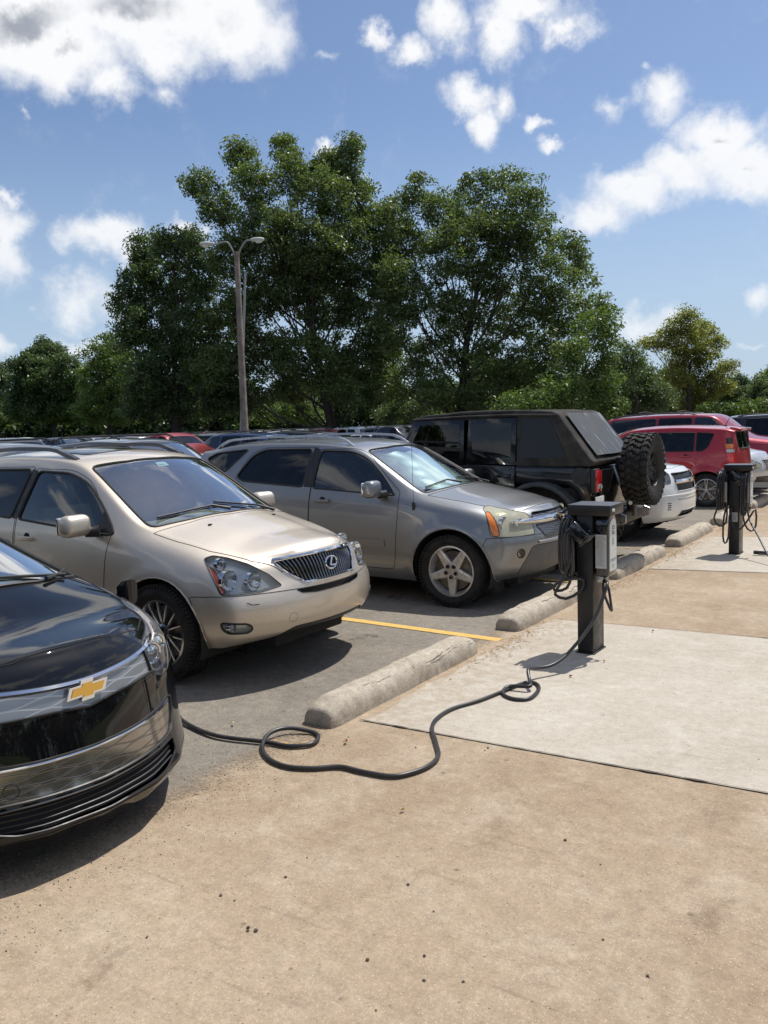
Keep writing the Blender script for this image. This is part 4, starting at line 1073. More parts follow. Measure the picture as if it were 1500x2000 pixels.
    mirror(c, (-1.80, -1.0, 1.02), (.15, .22, .14), -1, PAINT, (-1.72, -.85, .98)); mirror(c, (-2.34, .96, 1.06), (.13, .19, .13), 1, PAINT, (-2.22, .84, 1.0))
    q = on_y(247, 1146, 3.10)-np.array([-2.94, 2.16, 0]); vs = []
    for i in range(7):
        for j in range(6):
            u = i/6-.5; w_ = j/5-.5; hh = 1-.55*abs(2*u)**3; vs.append((q[0]+.02+.035*u, q[1]+.02+.11*u, q[2]+.15*w_*hh-.025)); vs[-1] = (vs[-1][0]+.03*(1-4*u*u), vs[-1][1], vs[-1][2])
    n_ = len(vs); vs += [(x-.010, y, z) for x, y, z in vs]; fs_ = [(i*6+j, i*6+j+1, (i+1)*6+j+1, (i+1)*6+j) for i in range(6) for j in range(5)]; fs_ += [tuple(n_+k for k in f[::-1]) for f in fs_]
    rim_ = [i*6 for i in range(7)]+[36+j for j in range(1, 6)]+[i*6+5 for i in range(5, -1, -1)]+[j for j in range(4, 0, -1)]; fs_ += [(rim_[k], rim_[(k+1) % len(rim_)], n_+rim_[(k+1) % len(rim_)], n_+rim_[k]) for k in range(len(rim_))]
    mb = MB(); mb.add(vs, fs_); mb.obj('charge_port_flap', PAINT, c.root, angle=60)
    wiper(c, [(-1.00, -.25), (-1.10, .02), (-1.12, .62)], r=.012); wiper(c, [(-1.04, .45), (-1.10, .55), (-1.24, .70)], r=.009)
    cabin(c, -1.72, -2.6, M_SEATB, .92, .66, -3.3, dash_mat=pbr('pale_dash', (.30, .33, .33), .7))
    for x in wx:
        for sg in (-1, 1): wheel(c.root, x, sg*.78, .33, .225, .215, 'multi', M_ALU, sg)
    mb = MB(); mb.box((-2.3, 0, .24), (4.0, 1.1, .14)); mb.box((-.62, 0, .18), (.6, 1.0, .04)); mb.obj('underside', M_UND, c.root)
    c.done(); return c
# ------------------------------------------------------------------ a plain car body to any proportions
def gen_spec(L, W, H, hood=.95, cowl=-1.25, cowl_z=1.08, rf=-2.0, rr=-4.1, end=-4.5, end_z=1.2, belt=(1.02, 1.15), roofw=.66, gc=.22, nose=.80, fd=.30, rearx=.06, fl=.0, wx=(-.9, -3.6), wz=.34, arad=.40, trunk=None):
    w = W/2; k = roofw
    s5 = [(-L, belt[1]+.05), (-L+1.2, belt[1]), (cowl-.3, belt[0]), (cowl, belt[0]-.03), (-.6, hood-.05), (-.35, nose+.02)]
    rz = [(-.3, nose+.08), (-.6, hood), (cowl, cowl_z), (rf, H-.11), (rf-.25, H-.075), ((rf+rr)/2, H-.05), (rr, H-.11)]
    ry = [(-.3, w*.68), (-.6, w*.74), (cowl, w*.82), (rf, w*k), (rr, w*k*.96)]
    if trunk: rz += [(trunk[0], trunk[1]), (-L+.1, trunk[1]-.03)]; ry += [(trunk[0], w*.74), (-L+.1, w*.68)]; s5 = [(-L, trunk[1]-.06)]+[p for p in s5 if p[0] > -L+1.3]+[(-L+1.2, belt[1])]
    else: rz += [(-L+.1, H-.18)]; ry += [(-L+.1, w*k*.9)]
    tops = -L+.25 if not trunk else -L+.10
    xs = sorted({-.48, -.66, -.9, -1.08, cowl, cowl*.65+rf*.35, cowl*.3+rf*.7, rf, rf-.3, (rf+rr)/2, (rf+rr)/2-.45, rr+.25, rr, (rr-L)/2 if not trunk else trunk[0], -L+.28}, reverse=True)
    xs = [x for i, x in enumerate(xs) if i == 0 or xs[i-1]-x > .12]
    wxs = wx
    def sc(x, y, z):
        s = 1 if y > 0 else -1; ay = abs(y)
        if fl:
            for q in wxs:
                d = math.hypot(x-q, z-wz)
                if z < .95 and ay > w*.7:
                    m = math.exp(-((d-arad)/.08)**2) if d > arad-.02 else 1.0
                    ay += fl*m*min(1, max(0, (z-.10)/.2))
        return (x, s*ay, z)
    lw = lambda a, b, c: line_y(L, a*w, b*w, c*w)
    return dict(xs=xs, rows=[
        dict(y=lw(.80, .92, .84), z=[(-L, gc+.05), (-1, gc), (-.3, gc+.03)], xf=-.14, fd=fd*.8, xr=-L+.12, rd=.14),
        dict(y=lw(.88, .98, .90), z=[(-L, gc+.14), (-.3, gc+.11)], xf=-.04, fd=fd*.95, xr=-L+.03, rd=.16),
        dict(y=lw(.90, .995, .91), z=[(-L, gc+.27), (-.3, gc+.24)], xf=0, fd=fd, xr=-L, rd=.16),
        dict(y=lw(.90, 1.0, .91), z=[(-L, gc+.45), (-.3, gc+.40)], xf=-.01, fd=fd, xr=-L+.01, rd=.16),
        dict(y=lw(.88, .98, .90), z=[(-L, belt[1]-.18), (cowl, belt[0]-.16), (-.3, nose-.08)], xf=-.05, fd=fd, xr=-L+.04, rd=.15),
        dict(y=lw(.84, .94, .86), z=s5, xf=-.08, fd=fd, xr=-L+.06+rearx*.4, rd=.13),
        dict(y=ry, z=rz, xf=-.17, fd=fd*.75, xr=-L+.12+rearx*(1 if not trunk else 0), rd=.09)],
        crown=[(-.3, .03), (-.6, .045), (cowl, .05), (rf, .05), (rr, .05), (-L, .03)], bow=[(-.3, 0), (-.6, .03), (cowl, .14), (rf, .10), (rf-.35, .02), (rr, 0), (-L, 0)],
        crease={6: .3}, sculpt=sc)
def glaze(c, sp, cowl, rf, rr, H, belt, W, nwin=2, roofw=.66, tint=None, trim=.009, rear=True, qx=None, trunk=None):
    w = W/2; k = roofw
    ws = [(cowl+.06, -w*.78), (cowl+.16, -w*.35), (cowl+.18, 0), (cowl+.16, w*.35), (cowl+.06, w*.78), (rf+.06, w*k*.93), (rf+.14, w*k*.5), (rf+.16, 0), (rf+.14, -w*k*.5), (rf+.06, -w*k*.93)]
    c.patch('windscreen', fillet(ws, [.05, 0, 0, 0, .05, .05, 0, 0, 0, .05]), 'T', M_WS, inset=.004, trim=trim, trim_mat=M_RUB)
    x0, x1 = cowl-.25, (qx or rr+.02); t = H-.14; n = nwin
    xa = rf-.05; edges = np.linspace(xa-.45, x1, n+1)[1:] if n > 1 else []
    edges = [rf-.52] if n == 2 else [rf-.50, rf-1.42] if n == 3 else []
    cuts = [None]+edges+[None]
    bz = lambda x: float(np.interp(-x, [-x0, -x1], [belt[0]+.045, belt[1]+.02]))
    for d in ('R', 'L'):
        for i in range(n):
            a = cuts[i]; b = cuts[i+1]
            if a is None: L_ = [(x0, bz(x0)), (x0-.04, bz(x0)+.05), (rf-.02, t-.02), (rf-.16, t)]
            else: L_ = [(a-.04, bz(a)), (a-.04, t)]
            if b is None: R_ = [(x1+.05, t-.02), (x1-.10, bz(x1)+.12), (x1-.02, bz(x1))] if not trunk else [(rr+.1, t), (rr-.05, t-.05), (trunk[0]+.38, trunk[1]+.05), (trunk[0]+.42, trunk[1]+.02)]
            else: R_ = [(b+.04, t+.005), (b+.04, bz(b))]
            poly = L_+R_
            c.patch(['front_window', 'rear_window', 'quarter_window'][i], fillet(poly, .05), d, (M_SEMI if i == 0 and not tint else tint or M_TINT), inset=.006, trim=trim, trim_mat=M_RUB)
    if rear:
        if trunk: c.patch('rear_windscreen', fillet([(rr-.02, -w*.55), (rr-.02, w*.55), (trunk[0]+.12, w*.66), (trunk[0]+.12, -w*.66)], .06), 'T', M_TINT, inset=.004, trim=trim, trim_mat=M_RUB)
        else: c.patch('rear_windscreen', fillet([(-w*.66, belt[1]+.06), (w*.66, belt[1]+.06), (w*.56, H-.16), (-w*.56, H-.16)], .06), 'B', M_TINT, inset=.004, trim=trim, trim_mat=M_RUB, pred=lambda q: q.x < rr+.3)
def rails(c, x0, x1, y, mat, lift=.05):
    for sg in (-1, 1):
        P = []
        for x in np.linspace(x0, x1, 14):
            q = c.on(Vector((x, sg*y, 0)), (0, 0, 1))
            if q is None: continue
            t = (x-x0)/(x1-x0); P.append(q+Vector((0, 0, lift*min(1, min(t, 1-t)/.12)**.7)))
        mb = MB(); mb.tube(P, .018, 6); mb.obj('roof_rail', mat, c.root)

# ------------------------------------------------------------------ white SUV, only its nose shows
def build_white_suv():
    L, W, H = 4.87, 1.86, 1.78; wx = (-.92, -3.8); P = pbr('white_paint', (.74, .75, .74), .3, coat=1.0, dirt=.10)
    sp = gen_spec(L, W, H, hood=1.06, cowl=-1.35, cowl_z=1.16, rf=-2.0, rr=-4.4, belt=(1.08, 1.18), gc=.25, nose=.94, fd=.22, fl=.02, wx=wx, arad=.43, wz=.37)
    c = Car(sp, 'white_suv', (-3.12, 12.62, 0), 0, 'white SUV nose with a chrome grille bar, showing behind the spare tyre', 'SUV', P, level=3)
    c.arches(wx, .37, .43, .45, lip=.008); glaze(c, sp, -1.35, -2.0, -4.4, H, (1.08, 1.18), W, 3)
    gm = fillet([(-.48, .72), (.48, .72), (.52, .98), (-.52, .98)], .03)
    g = c.patch('grille', gm, 'F', M_BLK, inset=.03, trim=.006, trim_mat=P, pred=lambda q: q.x > -.6)
    mb = MB(); pts = surf_pts(c, [(y, .855) for y in np.linspace(-.5, .5, 13)], 'F', .004)
    vs = []
    for q in pts: vs += [(q.x-.02, q.y, q.z+.03), (q.x+.006, q.y, q.z+.028), (q.x+.020, q.y, q.z), (q.x+.006, q.y, q.z-.028), (q.x-.02, q.y, q.z-.03)]
    mb.add(vs, [(i*5+k, i*5+(k+1) % 5, (i+1)*5+(k+1) % 5, (i+1)*5+k) for i in range(len(pts)-1) for k in range(5)])
    mb.obj('chrome_bar', M_CHR, c.root); q = pts[6]; bowtie(c.root, q+Vector((.022, 0, 0)), (1, 0, 0), .16)
    for sg in (-1, 1):
        hl = fillet([(-.93, .84), (-.60, .83), (-.58, .99), (-.90, .985)], .03)
        lamp(c, hl if sg < 0 else mir(hl), sg*30, [(-.72*(1 if sg < 0 else -1), .90, .06, 'bowl')], depth=.05)
        mb = MB(); 
        for zz in (.47, .50, .53, .56):
            Q = surf_pts(c, [(sg*.66, zz), (sg*.72, zz)], 'F', .001); mb = MB(); mb.tube(Q, .007, 5); mb.obj('bumper_vent', M_SEAM, c.root)
    c.patch('air_intake', fillet([(-.46, .34), (.46, .34), (.40, .44), (-.40, .44)], .03), 'F', M_SEAM, inset=.03, trim=.008, trim_mat=P, pred=lambda q: q.x > -.6)
    mb = MB(); mb.tube(surf_pts(c, [(y, .665) for y in np.linspace(-.8, .8, 17)], 'F', -.002), .012, 6); mb.obj('bumper_ridge', P, c.root)
    mb = MB(); mb.tube(surf_pts(c, [(y, .60) for y in np.linspace(-.5, .8, 17)], 'F', .0), .004, 6); mb.obj('panel_gap', M_SEAM, c.root)
    hood = [(-.21, 0), (-.22, -.3), (-.28, -.5), (-.45, -.63), (-.9, -.69), (-1.22, -.72), (-1.15, 0)]; hood += [(x, -y) for x, y in hood[1:-1]][::-1]
    c.patch('bonnet', hood, 'T', P, trim=.003)
    for x in wx:
        for sg in (-1, 1): wheel(c.root, x, sg*.79, .37, .215, .245, 'double', M_ALU, sg)
    mb = MB(); mb.box((-2.4, 0, .32), (3.9, 1.1, .14)); mb.obj('underside', M_UND, c.root)
    c.done(); return c
# ------------------------------------------------------------------ red boxy hatchback
M_LAMPW = pbr('pale_lens', (.55, .56, .56), .25)
def build_red_hatch():
    L, W, H = 4.10, 1.785, 1.61; wx = (-.90, -3.45); P = paint('red_paint', (.42, .010, .018), .25, .3, .2, .05)
    sp = gen_spec(L, W, H, hood=.98, cowl=-1.05, cowl_z=1.08, rf=-1.85, rr=-3.80, belt=(1.02, 1.07), gc=.20, nose=.80, fd=.28, fl=.025, wx=wx, arad=.39, wz=.32, roofw=.79, rearx=.03); sp['bulge'] = .008
    c = Car(sp, 'red_hatchback', (-7.37, 17.70, 0), math.pi, 'red boxy hatchback with tall tail lights, backed up near the second charging station', 'hatchback', P, level=3)
    c.arches(wx, .325, .385, .45, lip=.010)
    ws = [(-.98, -.66), (-.90, 0), (-.98, .66), (-1.74, .60), (-1.70, 0), (-1.74, -.60)]
    c.patch('windscreen', fillet(ws, .05), 'T', M_WS, inset=.004, trim=.01, trim_mat=M_RUB)
    for d in ('L', 'R'):
        c.patch('front_window', fillet([(-2.42, 1.455), (-1.92, 1.455), (-1.46, 1.18), (-1.36, 1.075), (-2.42, 1.085)], .04), d, M_SEMI, inset=.006, trim=.01, trim_mat=M_RUB)
        c.patch('rear_window', fillet([(-3.20, 1.45), (-2.48, 1.455), (-2.48, 1.085), (-3.20, 1.09)], .02), d, M_TINT, inset=.006, trim=.01, trim_mat=M_RUB)
        c.patch('quarter_window', fillet([(-3.56, 1.42), (-3.24, 1.45), (-3.24, 1.09), (-3.36, 1.09), (-3.46, 1.17)], .03), d, M_TINT, inset=.006, trim=.01, trim_mat=M_RUB)
    c.patch('rear_windscreen', fillet([(-.50, 1.12), (.50, 1.12), (.53, 1.45), (-.53, 1.45)], .06), 'B', M_TINT, inset=.004, trim=.012, trim_mat=M_RUB, pred=lambda q: q.x < -3.6)
    # rear corner lamps, bearing 140: a = -x sin + y cos
    for sg in (1, -1):
        b = 135*sg; n, ua, ub = frame(b)
        A = lambda x, y: ua.dot(Vector((x, y*sg, 0)))
        a0, a1 = 2.125, 2.275
        if sg < 0: a0, a1 = -2.275, -2.125
        for (z0, z1, m, nm) in ((.86, 1.05, pbr('bright_red_lens', (.75, .02, .015), .12, coat=1) if sg > 0 else MATS['bright_red_lens'], 'brake_light'), (1.055, 1.12, M_LAMPW, 'reversing_light'), (1.125, 1.22, M_AMB, 'indicator'), (1.225, 1.33, M_TINT, 'lamp_cap')):
            q0, q1 = a0, a1
            if nm == 'lamp_cap': q0, q1 = a0+.03, a1-.03
            c.patch(nm, fillet([(q0, z0), (q1, z0), (q1, z1), (q0, z1)], .012), b, m, inset=-.004, trim=.005, trim_mat=M_BLK)
        P2 = surf_pts(c, [(a, .60) for a in np.linspace(a0-.02, a1+.05, 5)], b, .004)
        mb = MB(); mb.tube(P2, .025, 6); mb.obj('reflector_strip', M_RED, c.root)
    mb = MB(); mb.box((-3.90, 0, 1.500), (.22, .98, .05), rotm('Y', -10), .020, 3); mb.obj('roof_spoiler', P, c.root)
    mb = MB()
    for sg in (1, -1): handle(c, -2.28, .98, sg, P); handle(c, -3.05, .99, sg, P)
    c.line([(-2.45, .30), (-2.45, 1.05)], 'L', mb, .003); c.line([(-3.28, 1.07), (-3.22, .86), (-3.02, .62), (-2.98, .30)], 'L', mb, .003); c.line([(-3.62, .30), (-3.62, .72)], 'L', mb, .0)
    mb.obj('panel_gap', M_SEAM, c.root)
    mb = MB(); mb.tube(surf_pts(c, [(x, .72+.03*(x+2.2)) for x in np.linspace(-1.4, -2.9, 12)], 'L', -.002), .008, 6); mb.obj('crease_line', P, c.root)
    mb = MB(); ring = [(-3.34+.075*math.cos(t), .90+.075*math.sin(t)) for t in np.linspace(0, 2*math.pi, 25)]; c.line(ring, 'L', mb, .0025, .1); mb.obj('fuel_cap', M_SEAM, c.root)
    mb = MB(); q = c.on(Vector((-3.6, 0, 0)), (0, 0, 1)); mb.tube([q, q+Vector((-.13, 0, .22))], [.008, .003], 6); mb.box(q, (.09, .05, .03), None, .01); mb.obj('antenna', M_BLK, c.root)
    c.patch('bumper', [(-3.78, .2), (-3.74, .66), (-4.3, .66), (-4.3, .2)], 'L', P, trim=.003, nmin=-1.1)
    for x in wx:
        for sg in (-1, 1): wheel(c.root, x, sg*.775, .325, .225, .215, 'double', M_ALU, sg)
    cabin(c, -1.40, -2.3, M_SEATG, 1.02, .6, -3.1); mb = MB(); mb.box((-2.0, 0, .30), (3.3, 1.1, .12)); mb.obj('underside', M_UND, c.root)
    c.done(); return c
# ------------------------------------------------------------------ pale sedan, dark red SUV, navy SUV further down the row
def build_row_end():
    P = paint('pale_silver_paint', (.62, .64, .65), .35, .3, .2, .06); L, W, H = 4.84, 1.84, 1.54; wx = (-.94, -3.7)
    sp = gen_spec(L, W, H, hood=.98, cowl=-1.3, cowl_z=1.06, rf=-2.2, rr=-3.3, belt=(1.0, 1.08), gc=.18, nose=.78, fd=.30, wx=wx, arad=.38, wz=.33, roofw=.68, trunk=(-4.0, 1.10))
    c = Car(sp, 'pale_sedan', (-3.30, 20.35, 0), 0, 'pale silver sedan with a barred chrome grille, parked beyond the red hatchback', 'sedan', P, level=2)
    c.arches(wx, .33, .375, .45); glaze(c, sp, -1.3, -2.2, -3.3, H, (1.0, 1.08), W, 2, .68, trunk=(-4.0, 1.10))
    g = c.patch('grille', fillet([(-.36, .50), (.36, .50), (.46, .76), (-.46, .76)], .04), 'F', M_BLK, inset=.02, trim=.012, trim_mat=M_CHR, pred=lambda q: q.x > -.6)
    for zz in (.54, .585, .63, .675, .72): mb = MB(); mb.tube(surf_pts(c, [(y, zz) for y in np.linspace(-.37, .37, 9)], 'F', -.004), .009, 6); mb.obj('grille_bar', M_CHR, c.root)
    for sg in (-1, 1):
        hl = fillet([(-.90, .64), (-.56, .56), (-.50, .66), (-.86, .80)], .04); lamp(c, hl if sg < 0 else mir(hl), sg*35, [(-.70*(1 if sg < 0 else -1), .67, .06, 'bowl')], depth=.05, lens=MATS['yellowed_lamp_lens'])
    c.patch('lower_valance', fillet([(-.7, .20), (.7, .20), (.7, .40), (-.7, .40)], .03), 'F', M_BLK, inset=.005, pred=lambda q: q.x > -.6)
    for x in wx:
        for sg in (-1, 1): wheel(c.root, x, sg*.79, .33, .22, .215, 'multi', M_ALU, sg)
    c.done()
    P = paint('dark_red_paint', (.34, .010, .028), .3, .3, .2, .05); L, W, H = 5.0, 1.96, 1.86; wx = (-.98, -3.9)
    sp = gen_spec(L, W, H, hood=1.12, cowl=-1.40, cowl_z=1.20, rf=-2.05, rr=-4.75, belt=(1.13, 1.20), gc=.26, nose=.98, fd=.22, fl=.02, wx=wx, arad=.44, wz=.38)
    c = Car(sp, 'dark_red_suv', (-2.95, 22.95, 0), 0, 'long dark red SUV with black roof rails behind the red hatchback', 'SUV', P, level=2)
    c.arches(wx, .38, .44, .45, lip=.008); glaze(c, sp, -1.40, -2.05, -4.75, H, (1.13, 1.20), W, 3)
    rails(c, -2.5, -4.7, .58, M_BLK); 
    for x in (-3.0, -4.0): mb = MB(); mb.tube([(x, -.58, H+.03), (x, 0, H+.055), (x, .58, H+.03)], .014, 6); mb.obj('roof_bar', M_BLK, c.root)
    mirror(c, (-1.80, -1.1, 1.24), (.14, .24, .2), -1, P, (-1.72, -.93, 1.2)); mb = MB(); q = c.on(Vector((-1.2, -.80, 0)), (0, 0, 1)); mb.tube([q, q+Vector((-.25, 0, .62))], .004, 5); mb.obj('antenna', M_BLK, c.root)
    for x in wx:
        for sg in (-1, 1): wheel(c.root, x, sg*.84, .38, .22, .26, 'double', M_ALU, sg)
    c.done()
    P = paint('navy_paint', (.012, .018, .03), .3, .3, .2, .05); L, W, H = 4.9, 1.9, 1.78; wx = (-.95, -3.75)
    sp = gen_spec(L, W, H, hood=1.05, cowl=-1.35, cowl_z=1.14, rf=-2.1, rr=-4.4, belt=(1.08, 1.16), gc=.24, nose=.9, fd=.25, wx=wx, arad=.42, wz=.36)
    c = Car(sp, 'navy_suv', (-7.4, 25.65, 0), math.pi, 'dark navy SUV at the far right end of the row, behind the dark red SUV', 'SUV', P, level=2)
    c.arches(wx, .36, .42, .45); glaze(c, sp, -1.35, -2.1, -4.4, H, (1.08, 1.16), W, 3); rails(c, -2.4, -4.4, .58, M_BLK, .035)
    for x in wx:
        for sg in (-1, 1): wheel(c.root, x, sg*.80, .36, .22, .24, 'double', M_ALU, sg)
    c.done()
# ------------------------------------------------------------------ black soft-top off-roader, backed in
def slab(mb, poly, y0, y1, bev=.02, th=None, seg=2):
    """side outline (x,z) extruded across from y0 to y1, edges rounded; th(z) narrows it upward"""
    bm = bmesh.new(); n = len(poly)
    A = [bm.verts.new((x, y0, z)) for x, z in poly]; B = [bm.verts.new((x, y1, z)) for x, z in poly]
    bm.faces.new(A); bm.faces.new(B[::-1])
    for i in range(n): bm.faces.new((A[(i+1) % n], A[i], B[i], B[(i+1) % n]))
    bmesh.ops.recalc_face_normals(bm, faces=bm.faces)
    if bev: bmesh.ops.bevel(bm, geom=[e for e in bm.edges if e.calc_face_angle(0) > .35], offset=bev, segments=seg, affect='EDGES', profile=.5)
    if th:
        for v in bm.verts: v.co.y *= th(v.co.z)
    mb.bm(bm); bm.free(); return mb
def build_offroader():
    root = empty('soft_top_offroader', (-3.38, 9.93, 0), math.pi, 'black soft-top off-roader backed in, with a huge spare tyre on its tailgate', 'off-roader')
    BK = paint('gloss_black_paint', (.004, .005, .007), .0, .3, .4, .03, .15); FAB = pbr('black_canvas', (.042, .040, .038), .95, spec=.2, var=.25, vscale=5, bump=.4, bscale=9, dirt=.12)
    FL = pbr('faded_flare_plastic', (.045, .05, .052), .5, var=.3)
    th = lambda z: 1-.085*max(0, z-1.2)/.7
    mb = MB(); slab(mb, [(0, .66), (.12, .62), (.2, .95), (.30, 1.03), (.95, 1.03), (1.08, .90), (1.18, .62), (2.9, .60), (2.95, .75), (2.95, 1.28), (2.70, 1.30), (.02, 1.24)], -.79, .79, .03); mb.obj('body', BK, root, angle=35)
    mb = MB(); slab(mb, [(2.95, .85), (4.15, .85), (4.2, 1.22), (4.1, 1.28), (2.95, 1.33)], -.60, .60, .05); mb.obj('bonnet', BK, root, angle=35)
    mb = MB(); slab(mb, [(2.62, 1.30), (2.72, 1.32), (2.40, 1.86), (2.32, 1.84)], -.74, .74, .015); mb.obj('windscreen_frame', BK, root)
    for sg in (-1, 1):
        y = .79*sg
        for (x0, x1, nm) in ((1.66, 2.62, 'front_door'), (.95, 1.62, 'rear_door')):
            lo = .66 if nm == 'front_door' else .68
            P = [(x0, 1.26), (x0, .95 if nm == 'rear_door' else lo), (x0+(.16 if nm == 'rear_door' else 0), lo), (x1, lo), (x1, 1.28)]
            m2 = MB(); slab(m2, P, y, y+.03*sg, .012); d = m2.obj(nm, BK, root, angle=35)
            m3 = MB(); xr = x1-(.30 if nm == 'front_door' else .02)
            fr = [(x0, 1.27), (x0, 1.84), (xr+(.06 if nm == 'front_door' else 0), 1.84), (x1, 1.29)]
            slab(m3, fr, y-.01*sg, y+.012*sg, .006, th); m3.obj('window_frame', BK, d, angle=35)
            m3 = MB(); g = [(x0+.06, 1.36), (x0+.06, 1.78), (xr-.02, 1.78), (x1-.10, 1.36)]
            slab(m3, g, y+.010*sg, y+.017*sg, 0, th); m3.obj('window_pane', M_TINT, d, smooth=False)
            m3 = MB(); m3.box((x0+.14, y+.06*sg, 1.14), (.17, .025, .035), None, .01); m3.box((x0+.06, y+.045*sg, 1.14), (.03, .03, .05), None, .008); m3.obj('door_handle', BK, d)
            for zz in (.86, 1.12): m3 = MB(); m3.box((x1+.0, y+.036*sg, zz), (.13, .022, .06), None, .008); m3.obj('hinge', BK, d)
        # fender flares
        m2 = MB(); arc = []
        for a in np.linspace(-.05, math.pi+.12, 16): arc.append((.62+.56*math.cos(a), .46+.62*math.sin(a)))
        out = arc; inn = [(.62+.50*math.cos(a), .46+.56*math.sin(a)) for a in np.linspace(math.pi+.12, -.05, 16)]
        slab(m2, [(x, z) for x, z in out+inn], .76*sg, .95*sg, .02); m2.obj('wheel_arch_flare', FL, root, angle=30)
        m2 = MB(); slab(m2, [(3.52+.58*math.cos(a), .46+.62*math.sin(a)) for a in np.linspace(0, math.pi, 14)]+[(3.52+.52*math.cos(a), .46+.56*math.sin(a)) for a in np.linspace(math.pi, 0, 14)], .58*sg, .95*sg, .02); m2.obj('wheel_arch_flare', FL, root, angle=30)
        m2 = MB(); m2.box((.52, .70*sg, .80), (1.0, .14, .4)); m2.obj('wheel_well', M_UND, root)
        # tail lamps
        m2 = MB(); m2.box((-.03, .70*sg, 1.08), (.07, .15, .25), None, .015); tl = m2.obj('tail_light', M_RED, root)
        m2 = MB(); m2.box((-.068, .70*sg, 1.02), (.01, .11, .05), None, .004); m2.obj('reversing_light', M_BULB, tl)
        m2 = MB(); m2.box((-.01, .70*sg, 1.08), (.06, .17, .28), None, .012); m2.obj('lamp_bezel', M_BLK, tl)
    # fuel filler
    mb = MB(); mb.lathe([(.001, .010), (.055, .012), (.07, .006), (.10, .012), (.105, 0)], 28, 'y', (.14, .79, 1.14)); mb.obj('fuel_cap', M_BLK, root)
    # soft top: roof, sides, folded rear deck
    top = [(.02, 1.245), (-.03, 1.30), (.02, 1.34), (.42, 1.86), (.50, 1.90), (.80, 1.925), (1.3, 1.94), (1.75, 1.935), (2.2, 1.90), (2.42, 1.86), (2.36, 1.83), (.98, 1.84), (.95, 1.245)]
    bm = bmesh.new(); mb = MB(); slab(mb, top, -.785, .785, .03, th, 3); so = mb.obj('soft_top', FAB, root, angle=35)
    mb = MB(); slab(mb, [(.98, 1.84), (2.42, 1.80), (2.42, 1.87), (2.2, 1.91), (.98, 1.93)], -.785, .785, .02, th, 2); mb.obj('roof_canvas', FAB, so, angle=35)
    for sg in (-1, 1):
        m2 = MB(); slab(m2, [(.30, 1.35), (.90, 1.35), (.90, 1.82), (.53, 1.82)], .787*sg, .792*sg, 0, th); m2.obj('side_window', pbr('dark_vinyl', (.012, .014, .02), .3, coat=.15, bump=.2, bscale=6, spec=.3) if sg < 0 else MATS['dark_vinyl'], so, smooth=False)
        m2 = MB(); m2.tube([(2.42, .74*sg, 1.85), (1.7, .755*sg, 1.87), (1.0, .757*sg, 1.87), (.45, .755*sg, 1.85)], .014, 6); m2.obj('roof_seam', FAB, so)
    # clear rear window, wavy vinyl
    VIN, gv = newmat('clear_vinyl'); cv = gv.n('ShaderNodeTexCoord').outputs['Object']; mv = gv.n('ShaderNodeMapping', Vector=cv); mv.inputs['Scale'].default_value = (1.2, 5.5, 1.2); mv.inputs['Rotation'].default_value = (0, 0, R(18))
    pv = gv.n('ShaderNodeBsdfPrincipled', Roughness=.3); pv.inputs['Coat Weight'].default_value = .08; pv.inputs['Specular IOR Level'].default_value = .22; pv.inputs['Coat Roughness'].default_value = .08
    gv.t.links.new(gv.mix(gv.mapr(gv.noise(mv.outputs[0], 1.6, 4, .6, 1.2), .56, .66), (.070, .064, .046), (.26, .26, .24)), pv.inputs['Base Color'])  # pale streaks in the base colour stand in for reflections on the vinyl
    bv = gv.n('ShaderNodeBump', Height=gv.noise(cv, 2.4, 2, .5), Strength=.5, Distance=.02); gv.t.links.new(bv.outputs[0], pv.inputs['Normal']); gv.t.links.new(bv.outputs[0], pv.inputs['Coat Normal']); finish(VIN, gv, pv.outputs[0])
    mb = MB(); nx, ny = 14, 20; vs = []
    for i in range(nx+1):
        for j in range(ny+1):
            t = i/nx; x = .02+(.42-.02)*t; z = 1.36+(1.86-1.36)*t; y = (-.60+1.2*j/ny)*(1-.06*t)
            vs.append((x-.022+.004*math.sin(j*.35+i*.3), y, z+.012+.002*math.sin(j*.5)))
    mb.add(vs, [(i*(ny+1)+j, i*(ny+1)+j+1, (i+1)*(ny+1)+j+1, (i+1)*(ny+1)+j) for i in range(nx) for j in range(ny)]); mb.obj('rear_window', VIN, so, angle=180)
    # tailgate, bumper, plate, hardware
    mb = MB(); slab(mb, [(-.05, .68), (0, .66), (0, 1.2), (-.05, 1.2)], -.58, .58, .012); tg = mb.obj('tailgate', BK, root)
    for zz in (.80, 1.10): mb = MB(); mb.box((-.07, -.57, zz), (.05, .14, .07), None, .01); mb.obj('hinge', BK, tg)
    BUM = pbr('steel_bumper', (.025, .023, .02), .5, .5, dirt=.3)
    mb = MB(); mb.box((-.13, 0, .62), (.20, 1.45, .15), None, .04, 3); b = mb.obj('bumper', BUM, root)
    for sg in (-1, 1): mb = MB(); mb.tube([(-.22, .45*sg, .56), (-.28, .45*sg, .58), (-.28, .45*sg, .66), (-.22, .45*sg, .68)], .014, 8); mb.obj('shackle', M_ALU, b)
    mb = MB(); mb.box((-.06, .70, .83), (.012, .27, .15), None, .004); pl = mb.obj('licence_plate', pbr('plate_white', (.55, .57, .55), .45, var=.25, vscale=18), root)
    mb = MB(); mb.tube([(-.04, .16, 1.22), (-.12, .18, 1.02), (-.25, .22, .80)], .020, 8); mb.tube([(-.25, .22, .80), (-.30, .34, .80)], .024, 8)
    mb.obj('carrier_latch_arm', pbr('bare_steel', (.45, .45, .44), .35, .8), root)
